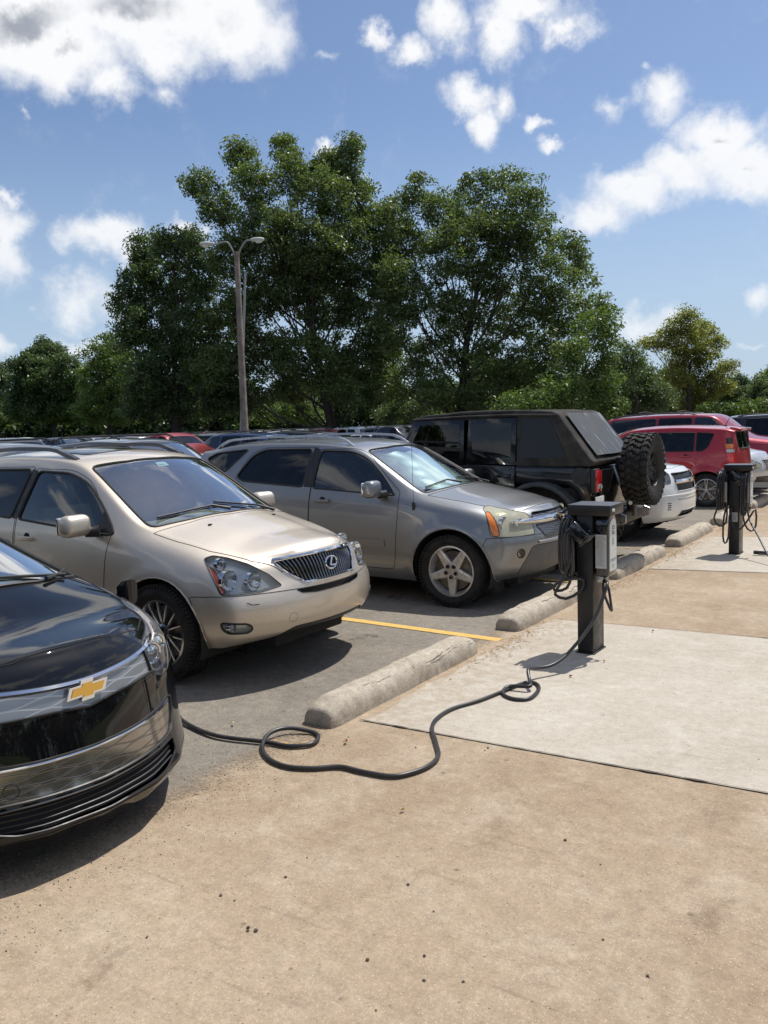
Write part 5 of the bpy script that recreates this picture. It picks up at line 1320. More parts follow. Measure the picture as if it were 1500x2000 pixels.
    mb = MB(); mb.box((-.17, -.02, 1.16), (.26, .30, .34), None, .03); mb.box((-.10, -.3, 1.15), (.07, .55, .08), None, .015); mb.box((-.20, -.02, .86), (.10, .10, .5), None, .015); mb.obj('tyre_carrier', M_BLK, root)
    o = wheel(root, -.34, -.02, .430, .225, .30, 'holes', M_BLK, -1, 0, True, 1.175); o.name = 'spare_wheel'; o.rotation_euler = (0, .0, -math.pi/2)
    mb = MB(); mb.tube([(-.10, -.25, .5), (.4, -.25, .45), (1.2, -.3, .48)], .035, 10); mb.box((1.4, 0, .56), (3.0, .9, .16)); mb.tube([(.62, -.7, .43), (.62, .7, .43)], .045, 10); mb.obj('underside', M_UND, root)
    mb = MB(); mb.box((2.55, 0, 1.25), (.3, 1.4, .2), None, .04); mb.obj('dashboard', M_INT, root)
    for sx in (1.75, .95):
        for sy in (-.34, .34): mb = MB(); mb.box((sx-.06, sy, 1.15), (.14, .46, .6), rotm('Y', 12), .05, 3); mb.box((sx-.10, sy, 1.52), (.10, .24, .16), None, .03); mb.obj('seat', M_SEATG, root)
    for x in (.62, 3.52):
        for sg in (-1, 1): wheel(root, x, sg*.80, .43, .225, .30, 'holes', M_BLK, sg, 0, True)
    mb = MB(); mb.box((2.55, .98, 1.36), (.12, .20, .22), None, .04, 3); mb.tube([(2.55, .80, 1.30), (2.55, .96, 1.32)], .025, 6); mb.obj('wing_mirror', M_BLK, root)
    return root
# ------------------------------------------------------------------ ground surfaces
def ground_mat(name, cols, speck=.5, stain=.3, scale=1.0, streak=0.0, crack=0.0, bumpk=.5, pebble=0.0, fray=None, film=None):
    m, gg = newmat(name); c = gg.n('ShaderNodeTexCoord').outputs['Object']
    big = gg.noise(c, .55*scale, 6, .62); mid = gg.noise(c, 3.2*scale, 7, .68, .4); fine = gg.noise(c, 70.0, 6, .75); med = gg.noise(c, 15.0, 6, .7); grit = gg.noise(c, 260.0, 3, .7)
    col = gg.mix(gg.mapr(big, .34, .66), cols[0], cols[1])
    col = gg.mix(gg.m('MULTIPLY', gg.mapr(mid, .42, .72), .7), col, cols[2])
    st = gg.mapr(gg.noise(c, 1.3*scale, 8, .72, .8), .55, .78)
    col = gg.mix(gg.m('MULTIPLY', st, stain), col, cols[3])
    if streak:
        mp = gg.n('ShaderNodeMapping', Vector=c); mp.inputs['Scale'].default_value = (.8, 14, 1); mp.inputs['Rotation'].default_value = (0, 0, R(8))
        s = gg.mapr(gg.noise(mp.outputs[0], 2.2, 6, .7), .55, .75); col = gg.mix(gg.m('MULTIPLY', s, streak), col, cols[3])
        mp2 = gg.n('ShaderNodeMapping', Vector=c); mp2.inputs['Scale'].default_value = (1.0, 9, 1); mp2.inputs['Rotation'].default_value = (0, 0, R(-47))
        s2 = gg.mapr(gg.noise(mp2.outputs[0], 3.0, 5, .8), .66, .72); col = gg.mix(gg.m('MULTIPLY', s2, streak*.7), col, tuple(min(1, x*1.35) for x in cols[2]))
    md = gg.mapr(med, .32, .68, 1-speck*.22, 1+speck*.16, False); col = gg.mix(1.0, col, gg.n('ShaderNodeCombineXYZ', X=md, Y=md, Z=md).outputs[0], 'MULTIPLY')
    sp = gg.mapr(fine, .30, .70, 1-speck*.30, 1+speck*.26, False)
    col = gg.mix(1.0, col, gg.n('ShaderNodeCombineXYZ', X=sp, Y=sp, Z=sp).outputs[0], 'MULTIPLY')
    gr = gg.mapr(grit, .32, .68, 1-speck*.30, 1+speck*.28, False)
    col = gg.mix(1.0, col, gg.n('ShaderNodeCombineXYZ', X=gr, Y=gr, Z=gr).outputs[0], 'MULTIPLY')
    # pale aggregate and dark grains
    v = gg.n('ShaderNodeTexVoronoi', Vector=c, Scale=95.0); rnd = gg.n('ShaderNodeSeparateColor', Color=v.outputs['Color']).outputs[0]
    dot = gg.m('MULTIPLY', gg.mapr(v.outputs['Distance'], .22, .34, 1.0, 0.0), gg.m('GREATER_THAN', rnd, .72)); col = gg.mix(gg.m('MULTIPLY', dot, .62*speck+pebble, clamp=True), col, tuple(min(1, x*1.7+.04) for x in cols[1]))
    v2 = gg.n('ShaderNodeTexVoronoi', Vector=c, Scale=42.0); rnd2 = gg.n('ShaderNodeSeparateColor', Color=v2.outputs['Color']).outputs[1]
    dk = gg.m('MULTIPLY', gg.mapr(v2.outputs['Distance'], .10, .20, 1.0, 0.0), gg.m('GREATER_THAN', rnd2, .86)); col = gg.mix(gg.m('MULTIPLY', dk, .75), col, tuple(x*.3 for x in cols[0]))
    v3 = gg.n('ShaderNodeTexVoronoi', Vector=c, Scale=7.0); rnd3 = gg.n('ShaderNodeSeparateColor', Color=v3.outputs['Color']).outputs[2]
    dk3 = gg.m('MULTIPLY', gg.mapr(v3.outputs['Distance'], .07, .11, 1.0, 0.0), gg.m('GREATER_THAN', rnd3, .86)); col = gg.mix(gg.m('MULTIPLY', dk3, .6), col, tuple(x*.35 for x in cols[0]))
    if crack:
        vc = gg.n('ShaderNodeTexVoronoi', dict(feature='DISTANCE_TO_EDGE'), Scale=crack); gg.t.links.new(gg.vm('ADD', c, gg.noise(c, 2.0, 5, .7, out=1)), vc.inputs['Vector'])
        ck = gg.m('MULTIPLY', gg.mapr(vc.outputs['Distance'], .004, .012, 1.0, 0.0), gg.mapr(gg.noise(c, .9, 3, .5), .5, .58)); col = gg.mix(gg.m('MULTIPLY', ck, .7), col, tuple(x*.3 for x in cols[0]))
    if fray or film: X_ = gg.n('ShaderNodeSeparateXYZ', Vector=c).outputs[0]; wob = gg.m('MULTIPLY', gg.m('SUBTRACT', gg.noise(c, 2.6, 8, .72), .5), 1.0)
    if film:   # soil washed off the verge lies over the edge of the slab
        k_ = gg.mapr(gg.m('ADD', X_, wob), film[0], film[1], 1.0, 0.0); k_ = gg.m('MULTIPLY', k_, gg.mapr(gg.noise(c, 9.0, 7, .75), .38, .62)); col = gg.mix(gg.m('MULTIPLY', k_, .55), col, (.31, .23, .155))
    p = gg.n('ShaderNodeBsdfPrincipled', Roughness=.88); gg.t.links.new(col, p.inputs['Base Color']); p.inputs['Specular IOR Level'].default_value = .25
    h = gg.m('ADD', gg.m('MULTIPLY', fine, .6), gg.m('ADD', gg.m('MULTIPLY', grit, .4), gg.m('MULTIPLY', dot, .3)))
    b = gg.n('ShaderNodeBump', Height=h, Strength=bumpk, Distance=.006); gg.t.links.new(b.outputs[0], p.inputs['Normal'])
    if fray:   # worn edge: the asphalt below shows through between the grains
        fine2 = gg.m('MULTIPLY', gg.m('SUBTRACT', gg.noise(c, 60.0, 5, .8), .5), .55); a_ = gg.mapr(gg.m('ADD', gg.m('ADD', X_, gg.m('MULTIPLY', wob, .55)), fine2), fray[0], fray[1])
        tr_ = gg.n('ShaderNodeBsdfTransparent'); mx = gg.n('ShaderNodeMixShader', i0=a_, i1=tr_.outputs[0], i2=p.outputs[0]); return finish(m, gg, mx.outputs[0])
    return finish(m, gg, p.outputs[0])
M_ASPH = ground_mat('worn_asphalt', ((.190, .168, .138), (.235, .208, .170), (.275, .240, .195), (.115, .100, .082)), 1.0, .5, .9, crack=.35, bumpk=.8, pebble=.2)
M_TAN = ground_mat('tan_concrete', ((.308, .229, .152), (.385, .300, .209), (.440, .362, .268), (.172, .118, .075)), .72, .85, .8, streak=.38, bumpk=.6, fray=(-3.26, -3.0))
M_SLAB = ground_mat('pale_concrete', ((.405, .360, .292), (.455, .412, .342), (.510, .470, .402), (.300, .250, .190)), .48, .55, .9, streak=.50, bumpk=.35, film=(-2.8, -2.0))
M_STOP = ground_mat('old_cast_concrete', ((.38, .325, .25), (.46, .40, .32), (.53, .475, .39), (.24, .20, .15)), .9, .6, 3.0, bumpk=1.0)
def sheet(name, pts, z, mat, kind='structure'):
    mb = MB(); mb.add([(x, y, z) for x, y in pts], [tuple(range(len(pts)))])
    o = mb.obj(name, mat, None, smooth=False); o['kind'] = kind; return o
GRASS = ground_mat('far_grass', ((.06, .085, .025), (.085, .11, .035), (.11, .12, .05), (.05, .06, .02)), .6, .5, .2)
sheet('ground', [(-900, -300), (300, -300), (300, 1200), (-900, 1200)], -.03, GRASS)
sheet('parking_lot', [(-62, -30), (-2.6, -30), (-2.6, 95), (-62, 95)], 0.0, M_ASPH)
rr_ = random.Random(3)
edge = [(-3.5-.05*rr_.random()+.035*math.sin(i*.9)-(.10*max(0, 1-abs(y-3.3)/.8)), y) for i, y in enumerate(np.arange(-12, 60, .10))]
mb = MB(); n_ = len(edge); mb.add([(x, y, .004) for x, y in edge]+[(14, y, .004) for x, y in edge], [(i, n_+i, n_+i+1, i+1) for i in range(n_-1)])
o = mb.obj('sidewalk', M_TAN, None, smooth=False); o['kind'] = 'structure'
def joint(p, q):
    a, b = ground_at(*p)[:2], ground_at(*q)[:2]; return lambda x: a[1]+(b[1]-a[1])*(x-a[0])/(b[0]-a[0])
J1 = joint((702, 1408), (1500, 1552.5)); J2 = joint((1076, 1209.6), (1500, 1249)); J3 = joint((1262, 1112), (1500, 1120))
J4 = lambda x: J3(x)+3.0
def slab_sheet(name, ja, jb, x0=-2.93, x1=12):
    L = []; r2 = random.Random(5)
    ya, yb = ja(x0), jb(x0); n = 40
    for i in range(n+1): L.append((x0+.018*r2.uniform(-1, 1)+.02*math.sin(i*.5), ya+(yb-ya)*i/n))
    sheet(name, L+[(x1, jb(x1)), (x1, ja(x1))][::1], .008, M_SLAB)
slab_sheet('concrete_slab', J1, J2); slab_sheet('concrete_slab', J3, J4)
M_JNT = pbr('joint_dirt', (.10, .08, .06), .95, var=.5, vscale=9)
for j, (x0, x1) in ((J1, (-2.95, 12)), (J2, (-2.9, 12)), (J3, (-2.9, 12)), (J4, (-2.9, 12))):
    xs_ = np.linspace(x0, x1, 260); r2 = random.Random(int(x0*10)+9)
    w_ = [(.0025+.003*r2.random()+(.008 if r2.random() > .95 else 0)) for _ in xs_]
    mb = MB(); mb.add([(x, j(x)-w, .0125) for x, w in zip(xs_, w_)]+[(x, j(x)+w*.8, .0125) for x, w in zip(xs_, w_)], [(i, i+1, 261+i-0, 260+i) for i in range(259)])
    o = mb.obj('concrete_joint', M_JNT, None, smooth=False); o['kind'] = 'structure'
# yellow stall lines
m, gg = newmat('yellow_paint'); cc = gg.n('ShaderNodeTexCoord').outputs['Object']
p = gg.n('ShaderNodeBsdfPrincipled', Roughness=.75); nz = gg.mapr(gg.noise(cc, 26.0, 7, .75), .36, .60)
gg.t.links.new(gg.mix(nz, (.58, .34, .06), (.64, .42, .13)), p.inputs['Base Color'])
tr = gg.n('ShaderNodeBsdfTransparent'); wear = gg.mapr(gg.noise(cc, 48.0, 8, .8), .58, .64)
sx_ = gg.n('ShaderNodeMixShader', i0=wear, i1=p.outputs[0], i2=tr.outputs[0]); finish(m, gg, sx_.outputs[0]); M_YEL = m
m, gg = newmat('worn_yellow_paint'); cc = gg.n('ShaderNodeTexCoord').outputs['Object']
p = gg.n('ShaderNodeBsdfPrincipled', Roughness=.8); p.inputs['Base Color'].default_value = (.60, .37, .08, 1); tr = gg.n('ShaderNodeBsdfTransparent')
sx_ = gg.n('ShaderNodeMixShader', i0=gg.mapr(gg.noise(cc, 14.0, 8, .75), .40, .50), i1=p.outputs[0], i2=tr.outputs[0]); finish(m, gg, sx_.outputs[0]); M_YELW = m
for i in range(11):
    y = 3.47+2.578*i+(.04 if i == 1 else 0)
    if i == 1: ln = [(-8.2, y+.06-.05), (-3.03, y-.04-.05), (-3.03, y-.04+.05), (-8.2, y+.06+.05)]
    elif i == 0: ln = [(-3.24, y-.03), (-2.97, y-.03), (-2.97, y+.03), (-3.24, y+.03)]
    else: ln = [(-8.2, y-.05), (-3.05 if i else -2.95, y-.05), (-3.05 if i else -2.95, y+.05), (-8.2, y+.05)]
    sheet('stall_line', ln, .005 if i == 1 else .0085, M_YEL if i in (1, 2) else M_YELW)
for xr in (-22.6, -38.0, -53.4):
    for i in range(26):
        y = 3.47+2.578*i; sheet('stall_line', [(xr-5.2, y-.05), (xr+5.2, y-.05), (xr+5.2, y+.05), (xr-5.2, y+.05)], .0085, M_YELW)

# ------------------------------------------------------------------ concrete wheel stops
def wheel_stop(y0, length=1.87, x=-3.12, seed=0, label=''):
    r2 = np.random.default_rng(seed); nu, nv = 90, 16; root = empty('wheel_stop', (x, y0+length/2, 0), 0, label, 'wheel stop', 'concrete wheel stops along the sidewalk edge')
    ph = r2.uniform(0, 9, 8); vs = []; w, h = .125, .150
    for i in range(nu+1):
        t = i/nu; y = (t-.5)*length; e = min(t, 1-t)*length; k = 1-.30*max(0, 1-e/.16)**1.6; kw = 1-.10*max(0, 1-e/.10)**2
        for j in range(nv+1):
            a = math.pi*j/nv; cx = -math.cos(a); sz = math.sin(a)
            px = w*kw*np.sign(cx)*abs(cx)**.72; pz = h*k*sz**.70
            if e < 1e-6: px *= .93; pz *= .90
            q = 1+.020*math.sin(y*9+ph[0]+a)+.014*math.sin(y*23+ph[1]-2*a)+.008*math.sin(y*61+ph[2]+5*a)+.006*r2.normal()
            # ragged, broken lower edge
            chip = .010*max(0, math.sin(y*17+ph[3])*math.sin(y*41+ph[4])) if (j < 2 or j > nv-2) else 0
            vs.append(((px*(q-chip*3)), y, max(.0, pz*q)+.002))
    mb = MB(); mb.add(vs, [(i*(nv+1)+j, i*(nv+1)+j+1, (i+1)*(nv+1)+j+1, (i+1)*(nv+1)+j) for i in range(nu) for j in range(nv)]+[tuple(range(nv+1)), tuple(nu*(nv+1)+j for j in range(nv+1))])
    mb.obj('block', M_STOP, root, angle=50)
    for t in (.13, .87):
        m2 = MB(); m2.lathe([(.001, .152), (.016, .153), (.018, .148)], 12, 'z', (.0, (t-.5)*length, 0)); m2.obj('anchor_hole', M_SEAM, root)
    # cracks running along the face
    for q in range(3 if seed < 3 else 1):
        y = r2.uniform(-.85, .2); a = r2.uniform(.62, .80)*math.pi; P = []
        L_ = r2.uniform(.35, .9)
        for s_ in np.linspace(0, 1, 22):
            a2 = a+.12*math.sin(s_*7+q)+.03*r2.normal(); cx = -math.cos(a2); px = w*abs(cx)**.72*np.sign(cx); pz = h*math.sin(a2)**.70; P.append((px*1.004, y+s_*L_, pz*1.004))
        m2 = MB(); m2.tube(P, [.0022*(1-.6*abs(s_-.5)*2) for s_ in np.linspace(0, 1, 22)], 4); m2.obj('crack', M_SEAM, root)
    return root
SL = ['concrete wheel stop nearest the camera, beside the loop of black cable', 'concrete wheel stop in front of the grey SUV, beside the near charging station', 'concrete wheel stop under the spare tyre of the black off-roader', 'concrete wheel stop in front of the white SUV nose', 'small-looking wheel stop just left of the far charging station', 'wheel stop directly behind the far charging station', 'wheel stop in front of the pale sedan at the right edge', 'far wheel stop in front of the dark red SUV']
for i, lb in enumerate(SL): wheel_stop([3.76, 6.36, 8.95, 11.53, 14.12, 16.75, 19.3, 21.9][i], seed=i, label=lb)
# dirt, dry needles and grit gathered along the stops
dm = pbr('dry_litter', (.40, .26, .13), .9, var=.5, vscale=30); mb = MB(); r2 = np.random.default_rng(4)
for k in range(1700):
    yb_ = r2.choice([6.0, 8.6, 10.9, 11.2, 13.7, 9.0, 5.9]); y = yb_+abs(r2.normal())*.5*r2.choice([-1, 1]); x = -2.96+abs(r2.normal())*.10; a = r2.uniform(0, 6.3); l = r2.uniform(.004, .014); w = .0011
    c_, s_ = math.cos(a), math.sin(a); z = .010+r2.uniform(0, .012)
    mb.add([(x-c_*l-s_*w, y-s_*l+c_*w, z), (x+c_*l-s_*w, y+s_*l+c_*w, z+r2.uniform(-.004, .006)), (x+c_*l+s_*w, y+s_*l-c_*w, z), (x-c_*l+s_*w, y-s_*l-c_*w, z-.002)], [(0, 1, 2, 3)])
o = mb.obj('dry_litter', dm, None, smooth=False); o['kind'] = 'stuff'; o['label'] = 'straw-brown dry needles and grit along the wheel stops'; o['category'] = 'litter'
gmx = [pbr('gravel_pale', (.34, .30, .25), .9, var=.4, vscale=40), pbr('gravel_dark', (.06, .055, .05), .9, var=.4, vscale=40)]
mb = MB()
def stone(mb, x, y, z, r, r2, seg=1):
    pts = []; ang = r2.uniform(0, 6.3)
    for lv, (zz, rr) in enumerate(((-.45, .7), (.15, 1.0), (.62, .55))):
        for k in range(6):
            a = ang+k*math.pi/3+lv*.4; q = r*rr*r2.uniform(.75, 1.2); pts.append((x+q*math.cos(a)*1.2, y+q*math.sin(a), z+r*(.45+zz*.8)))
    fs = [tuple(range(6)), tuple(range(12, 18))]+[(l*6+k, l*6+(k+1) % 6, (l+1)*6+(k+1) % 6, (l+1)*6+k) for l in range(2) for k in range(6)]
    mb.add(pts, fs)
for k in range(2200):
    mb.m = int(r2.random() < .18)
    if r2.random() < .65: y = r2.uniform(.5, 3.7); x = -3.05+r2.normal()*.22
    else: y = r2.uniform(.5, 14); x = -2.4+r2.normal()*1.1
    stone(mb, x, y, .004, r2.uniform(.0012, .0038), r2)
o = mb.obj('loose_grit', gmx, None); o['kind'] = 'stuff'; o['label'] = 'fine loose grit scattered along the edge of the asphalt'; o['category'] = 'grit'
# countable pebbles and leaves
PEB = pbr('dark_pebble', (.075, .058, .042), .75, var=.4, vscale=60)
for i, (px, py, r) in enumerate([(485, 1812, .013), (484, 1818, .011), (500, 1818, .016), (431, 1749, .012), (458, 1759, .008), (558, 1713, .011), (797, 1728, .012), (718, 1875, .013), (829, 1867, .011), (828, 1915, .010), (1104, 1641, .013), (1178, 1835, .008), (1265, 1906, .010), (905, 1917, .009), (847, 1780, .007), (287, 1831, .009), (600, 1675, .007), (953, 1461, .012), (947, 1466, .008), (812, 1460, .010), (1075, 1390, .009), (1061, 1443, .008), (1482, 1484, .010), (1185, 1307, .010)]):
    g_ = ground_at(px, py, .006); mb = MB(); stone(mb, 0, 0, 0, r*.52, r2); o = mb.obj('pebble', PEB, None); o.location = (g_[0], g_[1], .005)
    tag(o, 'small dark pebble or seed husk lying on the concrete', 'pebble', 'dark pebbles scattered on the concrete')
for i, (px, py, s_, col, lb) in enumerate([(676, 1450, .040, (.30, .10, .035), 'curled rust-brown leaf on tan concrete next to the nearest wheel stop'), (456, 1414, .035, (.55, .42, .20), 'pale yellow dry leaf on asphalt in front of the tan SUV'), (1115, 1322, .030, (.36, .13, .05), 'small brown leaf on the pale slab by the near charging station'), (1180, 1293, .026, (.33, .14, .07), 'tiny reddish leaf scrap near the foot of the near charging station'), (787, 1583, .030, (.52, .42, .22), 'pale dry leaf on the tan concrete below the cable'), (1275, 1234, .03, (.34, .22, .12), 'brown leaf lying on the joint right of the near charging station'), (690, 1395, .03, (.40, .15, .05), 'orange-brown leaf tucked against the nearest wheel stop')]):
    g_ = ground_at(px, py, .012); mb = MB(); a0 = r2.uniform(0, 6)
    L_ = [(-1, 0), (-.5, .35), (-.1, .30), (.2, .5), (.5, .22), (1, .05), (.5, -.25), (.1, -.42), (-.4, -.28)]
    vs = [(x*s_*.6, y*s_*.6, .006+.010*abs(math.sin(x*2+i))+.008*abs(y)) for x, y in L_]+[(0, 0, .004)]
    mb.add(vs, [(k, (k+1) % 9, 9) for k in range(9)]); lm = pbr('leaf_litter_%d' % i, col, .7, var=.2, vscale=60); o = mb.obj('fallen_leaf', lm, None); o.location = (g_[0], g_[1], .010); o.rotation_euler = (0, 0, a0)
    tag(o, lb, 'leaf')

# ------------------------------------------------------------------ charging stations
M_CB = pbr('powder_black', (.008, .0085, .010), .38, var=.2, rvar=.08, dirt=.04); M_CG = pbr('gloss_black_plastic', (.006, .007, .010), .14, coat=.8)
M_CW = pbr('white_face', (.62, .64, .62), .35); M_LAB = pbr('printed_label', (.52, .52, .50), .5); M_INK = pbr('ink', (.05, .055, .06), .6); M_INKB = pbr('blue_grey_ink', (.10, .14, .22), .6); M_CABLE = pbr('cable_rubber', (.020, .020, .022), .38, var=.2, dirt=.10)
M_TOP = pbr('grey_top_plate', (.10, .10, .105), .35, .3)
def round_top(w, h, r=None, n=14):
    r = r or w/2; return [(-w/2, 0), (w/2, 0)]+[(r*math.cos(a), h-r+r*math.sin(a)) for a in np.linspace(0, math.pi, n)]
def face_lines(root, M, items, ink):
    for (x, y, w, h) in items: mb = MB(); mb.prism([(x, y), (x+w, y), (x+w, y+h), (x, y+h)], .0012, M); mb.obj('printing', ink, root, smooth=False)
def station(parent, side):
    """wall unit on the +x (side=1) or -x face of the post; parts hang on the pedestal"""
    x0 = .065*side
    n = (side, 0, 0); M = placed((x0+side*.012, -.02, .60), n)
    st = MB(); bm = bmesh.new(); mbx = MB(); mbx.prism(round_top(.205, .49, .1), .105, M); me = bpy.data.meshes.new('t'); me.from_pydata(mbx.v, [], mbx.f); bm.from_mesh(me)
    bmesh.ops.recalc_face_normals(bm, faces=bm.faces); bmesh.ops.bevel(bm, geom=[e for e in bm.edges if e.calc_face_angle(0) > .5], offset=.022, segments=4, affect='EDGES', profile=.5); st.bm(bm); bm.free(); bpy.data.meshes.remove(me)
    o = st.obj('charger_unit', M_CG, parent, angle=50)
    f = MB(); M2 = placed((x0+side*.1165, -.02, .645), n); f.prism(round_top(.150, .395, .072), .006, M2); fo = f.obj('white_face_plate', M_CW, o, angle=30)
    M3 = placed((x0+side*.1228, -.02, .645), n)
    # emblem: open square bracket pair with a small bar, and rows of small print
    e = []; cx, cy, s = 0, .305, .022
    face_lines(fo, M3, [(-s, cy+s*1.3, 2*s, .006), (-s, cy-s*1.3, 2*s, .006), (-s, cy-s*1.3, .006, 2.6*s), (s-.006, cy+s*.3, .006, s), (s-.006, cy-s*1.3, .006, s*1.0), (-.008, cy+s*.4, .020, .005), (-.008, cy-s*.5, .020, .005)], M_INK)
    face_lines(fo, M3, [(-.03, .245-k*.011, .05-.008*(k % 2), .0022) for k in range(5)]+[(-.035, .045, .055, .002), (-.03, .030, .045, .002)], M_INK)
    face_lines(fo, M3, [(-.060, .085, .118, .005), (-.060, .075, .10, .002)], M_INKB)
    # label on the side towards the car park entrance (-y)
    lb = MB(); M4 = placed((x0+side*.065, -.1245, .67), (0, -1, 0)); lb.prism([(-.042, 0), (.042, 0), (.042, .255), (-.042, .255)], .0016, M4); lo = lb.obj('rating_label', M_LAB, o, smooth=False)
    M5 = placed((x0+side*.065, -.1263, .67), (0, -1, 0)); r3 = random.Random(11+side)
    face_lines(lo, M5, [(-.036, .240-k*.0085, r3.uniform(.045, .070), .0026) for k in range(27)]+[(-.034, .155, .012, .012), (.024, .215, .008, .014)], pbr('pale_ink', (.30, .30, .30), .6) if 'pale_ink' not in MATS else MATS['pale_ink'])
    g = MB(); g.lathe([(.001, 0), (.026, 0), (.024, .05), (.001, .05)], 14, 'z', (x0+side*.06, -.02, .555)); g.box((x0+side*.05, -.10, .585), (.04, .03, .05), None, .005); g.obj('cable_gland', M_ALU, o)
    return o
def holster(parent, loc, rz, tilt=38):
    mb = MB(); Mx = Matrix.Rotation(R(rz), 3, 'Z') @ Matrix.Rotation(R(tilt), 3, 'Y')
    mb.box(loc, (.175, .085, .105), Mx, .010, 2, .9); mb.box(Vector(loc)+Mx @ Vector((.080, 0, 0)), (.02, .098, .118), Mx, .004)
    o = mb.obj('plug_holster', M_CG, parent, angle=40); return o
def pedestal(loc, label, left_plug=True):
    root = empty('charging_station', (loc[0], loc[1], .008), 0, label, 'charging station', 'car charging stations on the sidewalk')
    mb = MB(); mb.box((0, 0, .54), (.125, .235, 1.08), None, .004, 2); po = mb.obj('post', M_CB, root, angle=30)
    mb = MB(); mb.box((0, 0, .004), (.15, .26, .008), None, .002); mb.obj('foot_plate', M_CB, po)
    for y in (-.09, .09): mb = MB(); mb.lathe([(.001, 0), (.006, .001), (.006, .004)], 8, 'x', (.063, y, .03)); mb.obj('bolt', M_SEAM, po)
    mb = MB(); mb.box((.045, 0, 1.105), (.33, .30, .075), None, .004); cp = mb.obj('cap', M_CB, root)
    mb = MB(); mb.box((.045, 0, 1.1445), (.33, .30, .004)); mb.obj('top_plate', M_TOP, cp)
    mb = MB(); mb.lathe([(.001, .004), (.018, .003), (.019, 0)], 18, 'x', (.211, -.08, 1.108)); e = mb.obj('maker_badge', M_LAB, cp); e.scale = (1, 1.6, .7); e.location = (0, .048, .332)
    station(root, 1); station(root, -1)
    return root
def coil(name, x, y, zt, zb, n=4, dx=.021, wy=.13, seed=0, label='', extra=None):
    """a cable wound over its hook in upright ovals, tail loops hanging below"""
    r3 = random.Random(seed); P = []
    for k in range(n):
        jt, jb, jw = r3.uniform(-.012, .012), r3.uniform(-.05, .03), r3.uniform(-.012, .015)
        for a in np.linspace(0, 2*math.pi, 24, endpoint=False):
            s_, c_ = math.sin(a), math.cos(a); zz = (zt+zb)/2+(zt-zb)/2*c_*abs(c_)**-.25 if abs(c_) > 1e-3 else (zt+zb)/2
            P.append((x+dx*(k+a/6.283)+.006*s_, y+(wy+jw)*s_, zz+(jt if c_ > 0 else jb)*abs(c_)))
    P += extra or []
    mb = MB(); mb.tube(catmull(P, 2), .0115, 8); o = mb.obj(name, M_CABLE, None, angle=180); tag(o, label, 'cable', 'charging cables'); return o
C1 = (-2.268, 6.09); C2 = (-2.255, 11.27)
ped1 = pedestal(C1, 'near black charging station with a white-faced unit, on the pale concrete slab')
ped2 = pedestal(C2, 'far black charging station with cable coils on both sides and a post label')
hk = MB(); hk.tube([(-.20, -.03, 1.02), (-.20, -.12, 1.03), (-.20, -.15, 1.06)], .014, 8); hk.obj('cable_hook', M_CB, ped1)
hk = MB(); hk.tube([(-.20, -.03, 1.02), (-.20, -.12, 1.03), (-.20, -.15, 1.06)], .014, 8); hk.obj('cable_hook', M_CB, ped2)
holster(ped1, (-.005, -.20, .945), -8, 40); holster(ped2, (.03, -.20, .99), -8, 34)
x, y = C1
coil('coiled_cable', x-.185, y-.10, 1.045, .60, 4, .026, .105, 2, 'black cable wound in upright loops on the left of the near charging station',
     [(x-.09, y-.22, .70), (x-.16, y-.24, .54), (x-.20, y-.22, .47), (x-.12, y-.20, .44), (x-.02, y-.17, .50), (x+.0, y-.14, .58), (x-.05, y-.20, .60), (x-.15, y-.22, .58), (x-.22, y-.20, .52), (x-.20, y-.18, .49), (x-.12, y-.18, .52), (x-.08, y-.19, .62), (x-.05, y-.22, .80), (x-.06, y-.21, .92)])
x, y = C2
coil('coiled_cable', x-.20, y-.10, 1.06, .58, 4, .026, .115, 3, 'black cable wound on the left of the far charging station',
     [(x-.18, y-.20, .62), (x-.22, y-.22, .48), (x-.16, y-.22, .38), (x-.08, y-.2, .42), (x-.07, y-.2, .62), (x-.10, y-.22, .50), (x-.11, y-.22, .25), (x-.085, y-.22, .16), (x-.05, y-.20, .24), (x-.04, y-.19, .52)])
coil('coiled_cable', x+.09, y-.14, 1.05, .56, 4, .024, .115, 4, 'black cable wound on the right of the far charging station',
     [(x+.13, y-.22, .62), (x+.15, y-.24, .42), (x+.22, y-.22, .33), (x+.27, y-.18, .40), (x+.26, y-.16, .60), (x+.20, y-.2, .50), (x+.10, y-.24, .35), (x+.02, y-.22, .36), (x-.02, y-.2, .48), (x-.02, y-.18, .62)])
# label on the far post
mb = MB(); M = placed((-.005, -.119, .42), (0, -1, 0)); mb.prism([(-.048, 0), (.048, 0), (.048, .12), (-.048, .12)], .0016, M); lo = mb.obj('post_label', M_LAB, ped2, smooth=False)
face_lines(lo, placed((-.005, -.121, .42), (0, -1, 0)), [(-.038, .095-k*.012, .07, .004) for k in range(7)], MATS['pale_ink'])
# cable from the near unit to the black car
def on_y_(px, py, Y):
    d = CF + CR*(px-750)/FPX - CU*(py-1000)/FPX; t = Y/d[1]; return np.array([0, 0, EYE]) + d*t
GC = [(-3.824, 3.36), (-3.512, 3.306), (-3.205, 3.374), (-3.037, 3.394), (-2.938, 3.48), (-2.978, 3.592), (-3.06, 3.63), (-3.187, 3.568), (-3.226, 3.452), (-3.159, 3.312), (-3.014, 3.206), (-2.864, 3.173), (-2.727, 3.221), (-2.607, 3.312), (-2.477, 3.319), (-2.317, 3.345), (-2.25, 3.413), (-2.208, 3.548), (-2.232, 3.691), (-2.335, 3.842), (-2.477, 4.036), (-2.531, 4.204), (-2.528, 4.391), (-2.454, 4.598), (-2.399, 4.865), (-2.357, 5.057), (-2.283, 5.084), (-2.212, 4.966), (-2.193, 4.781), (-2.276, 4.724), (-2.382, 4.783), (-2.396, 4.897), (-2.264, 4.938)]
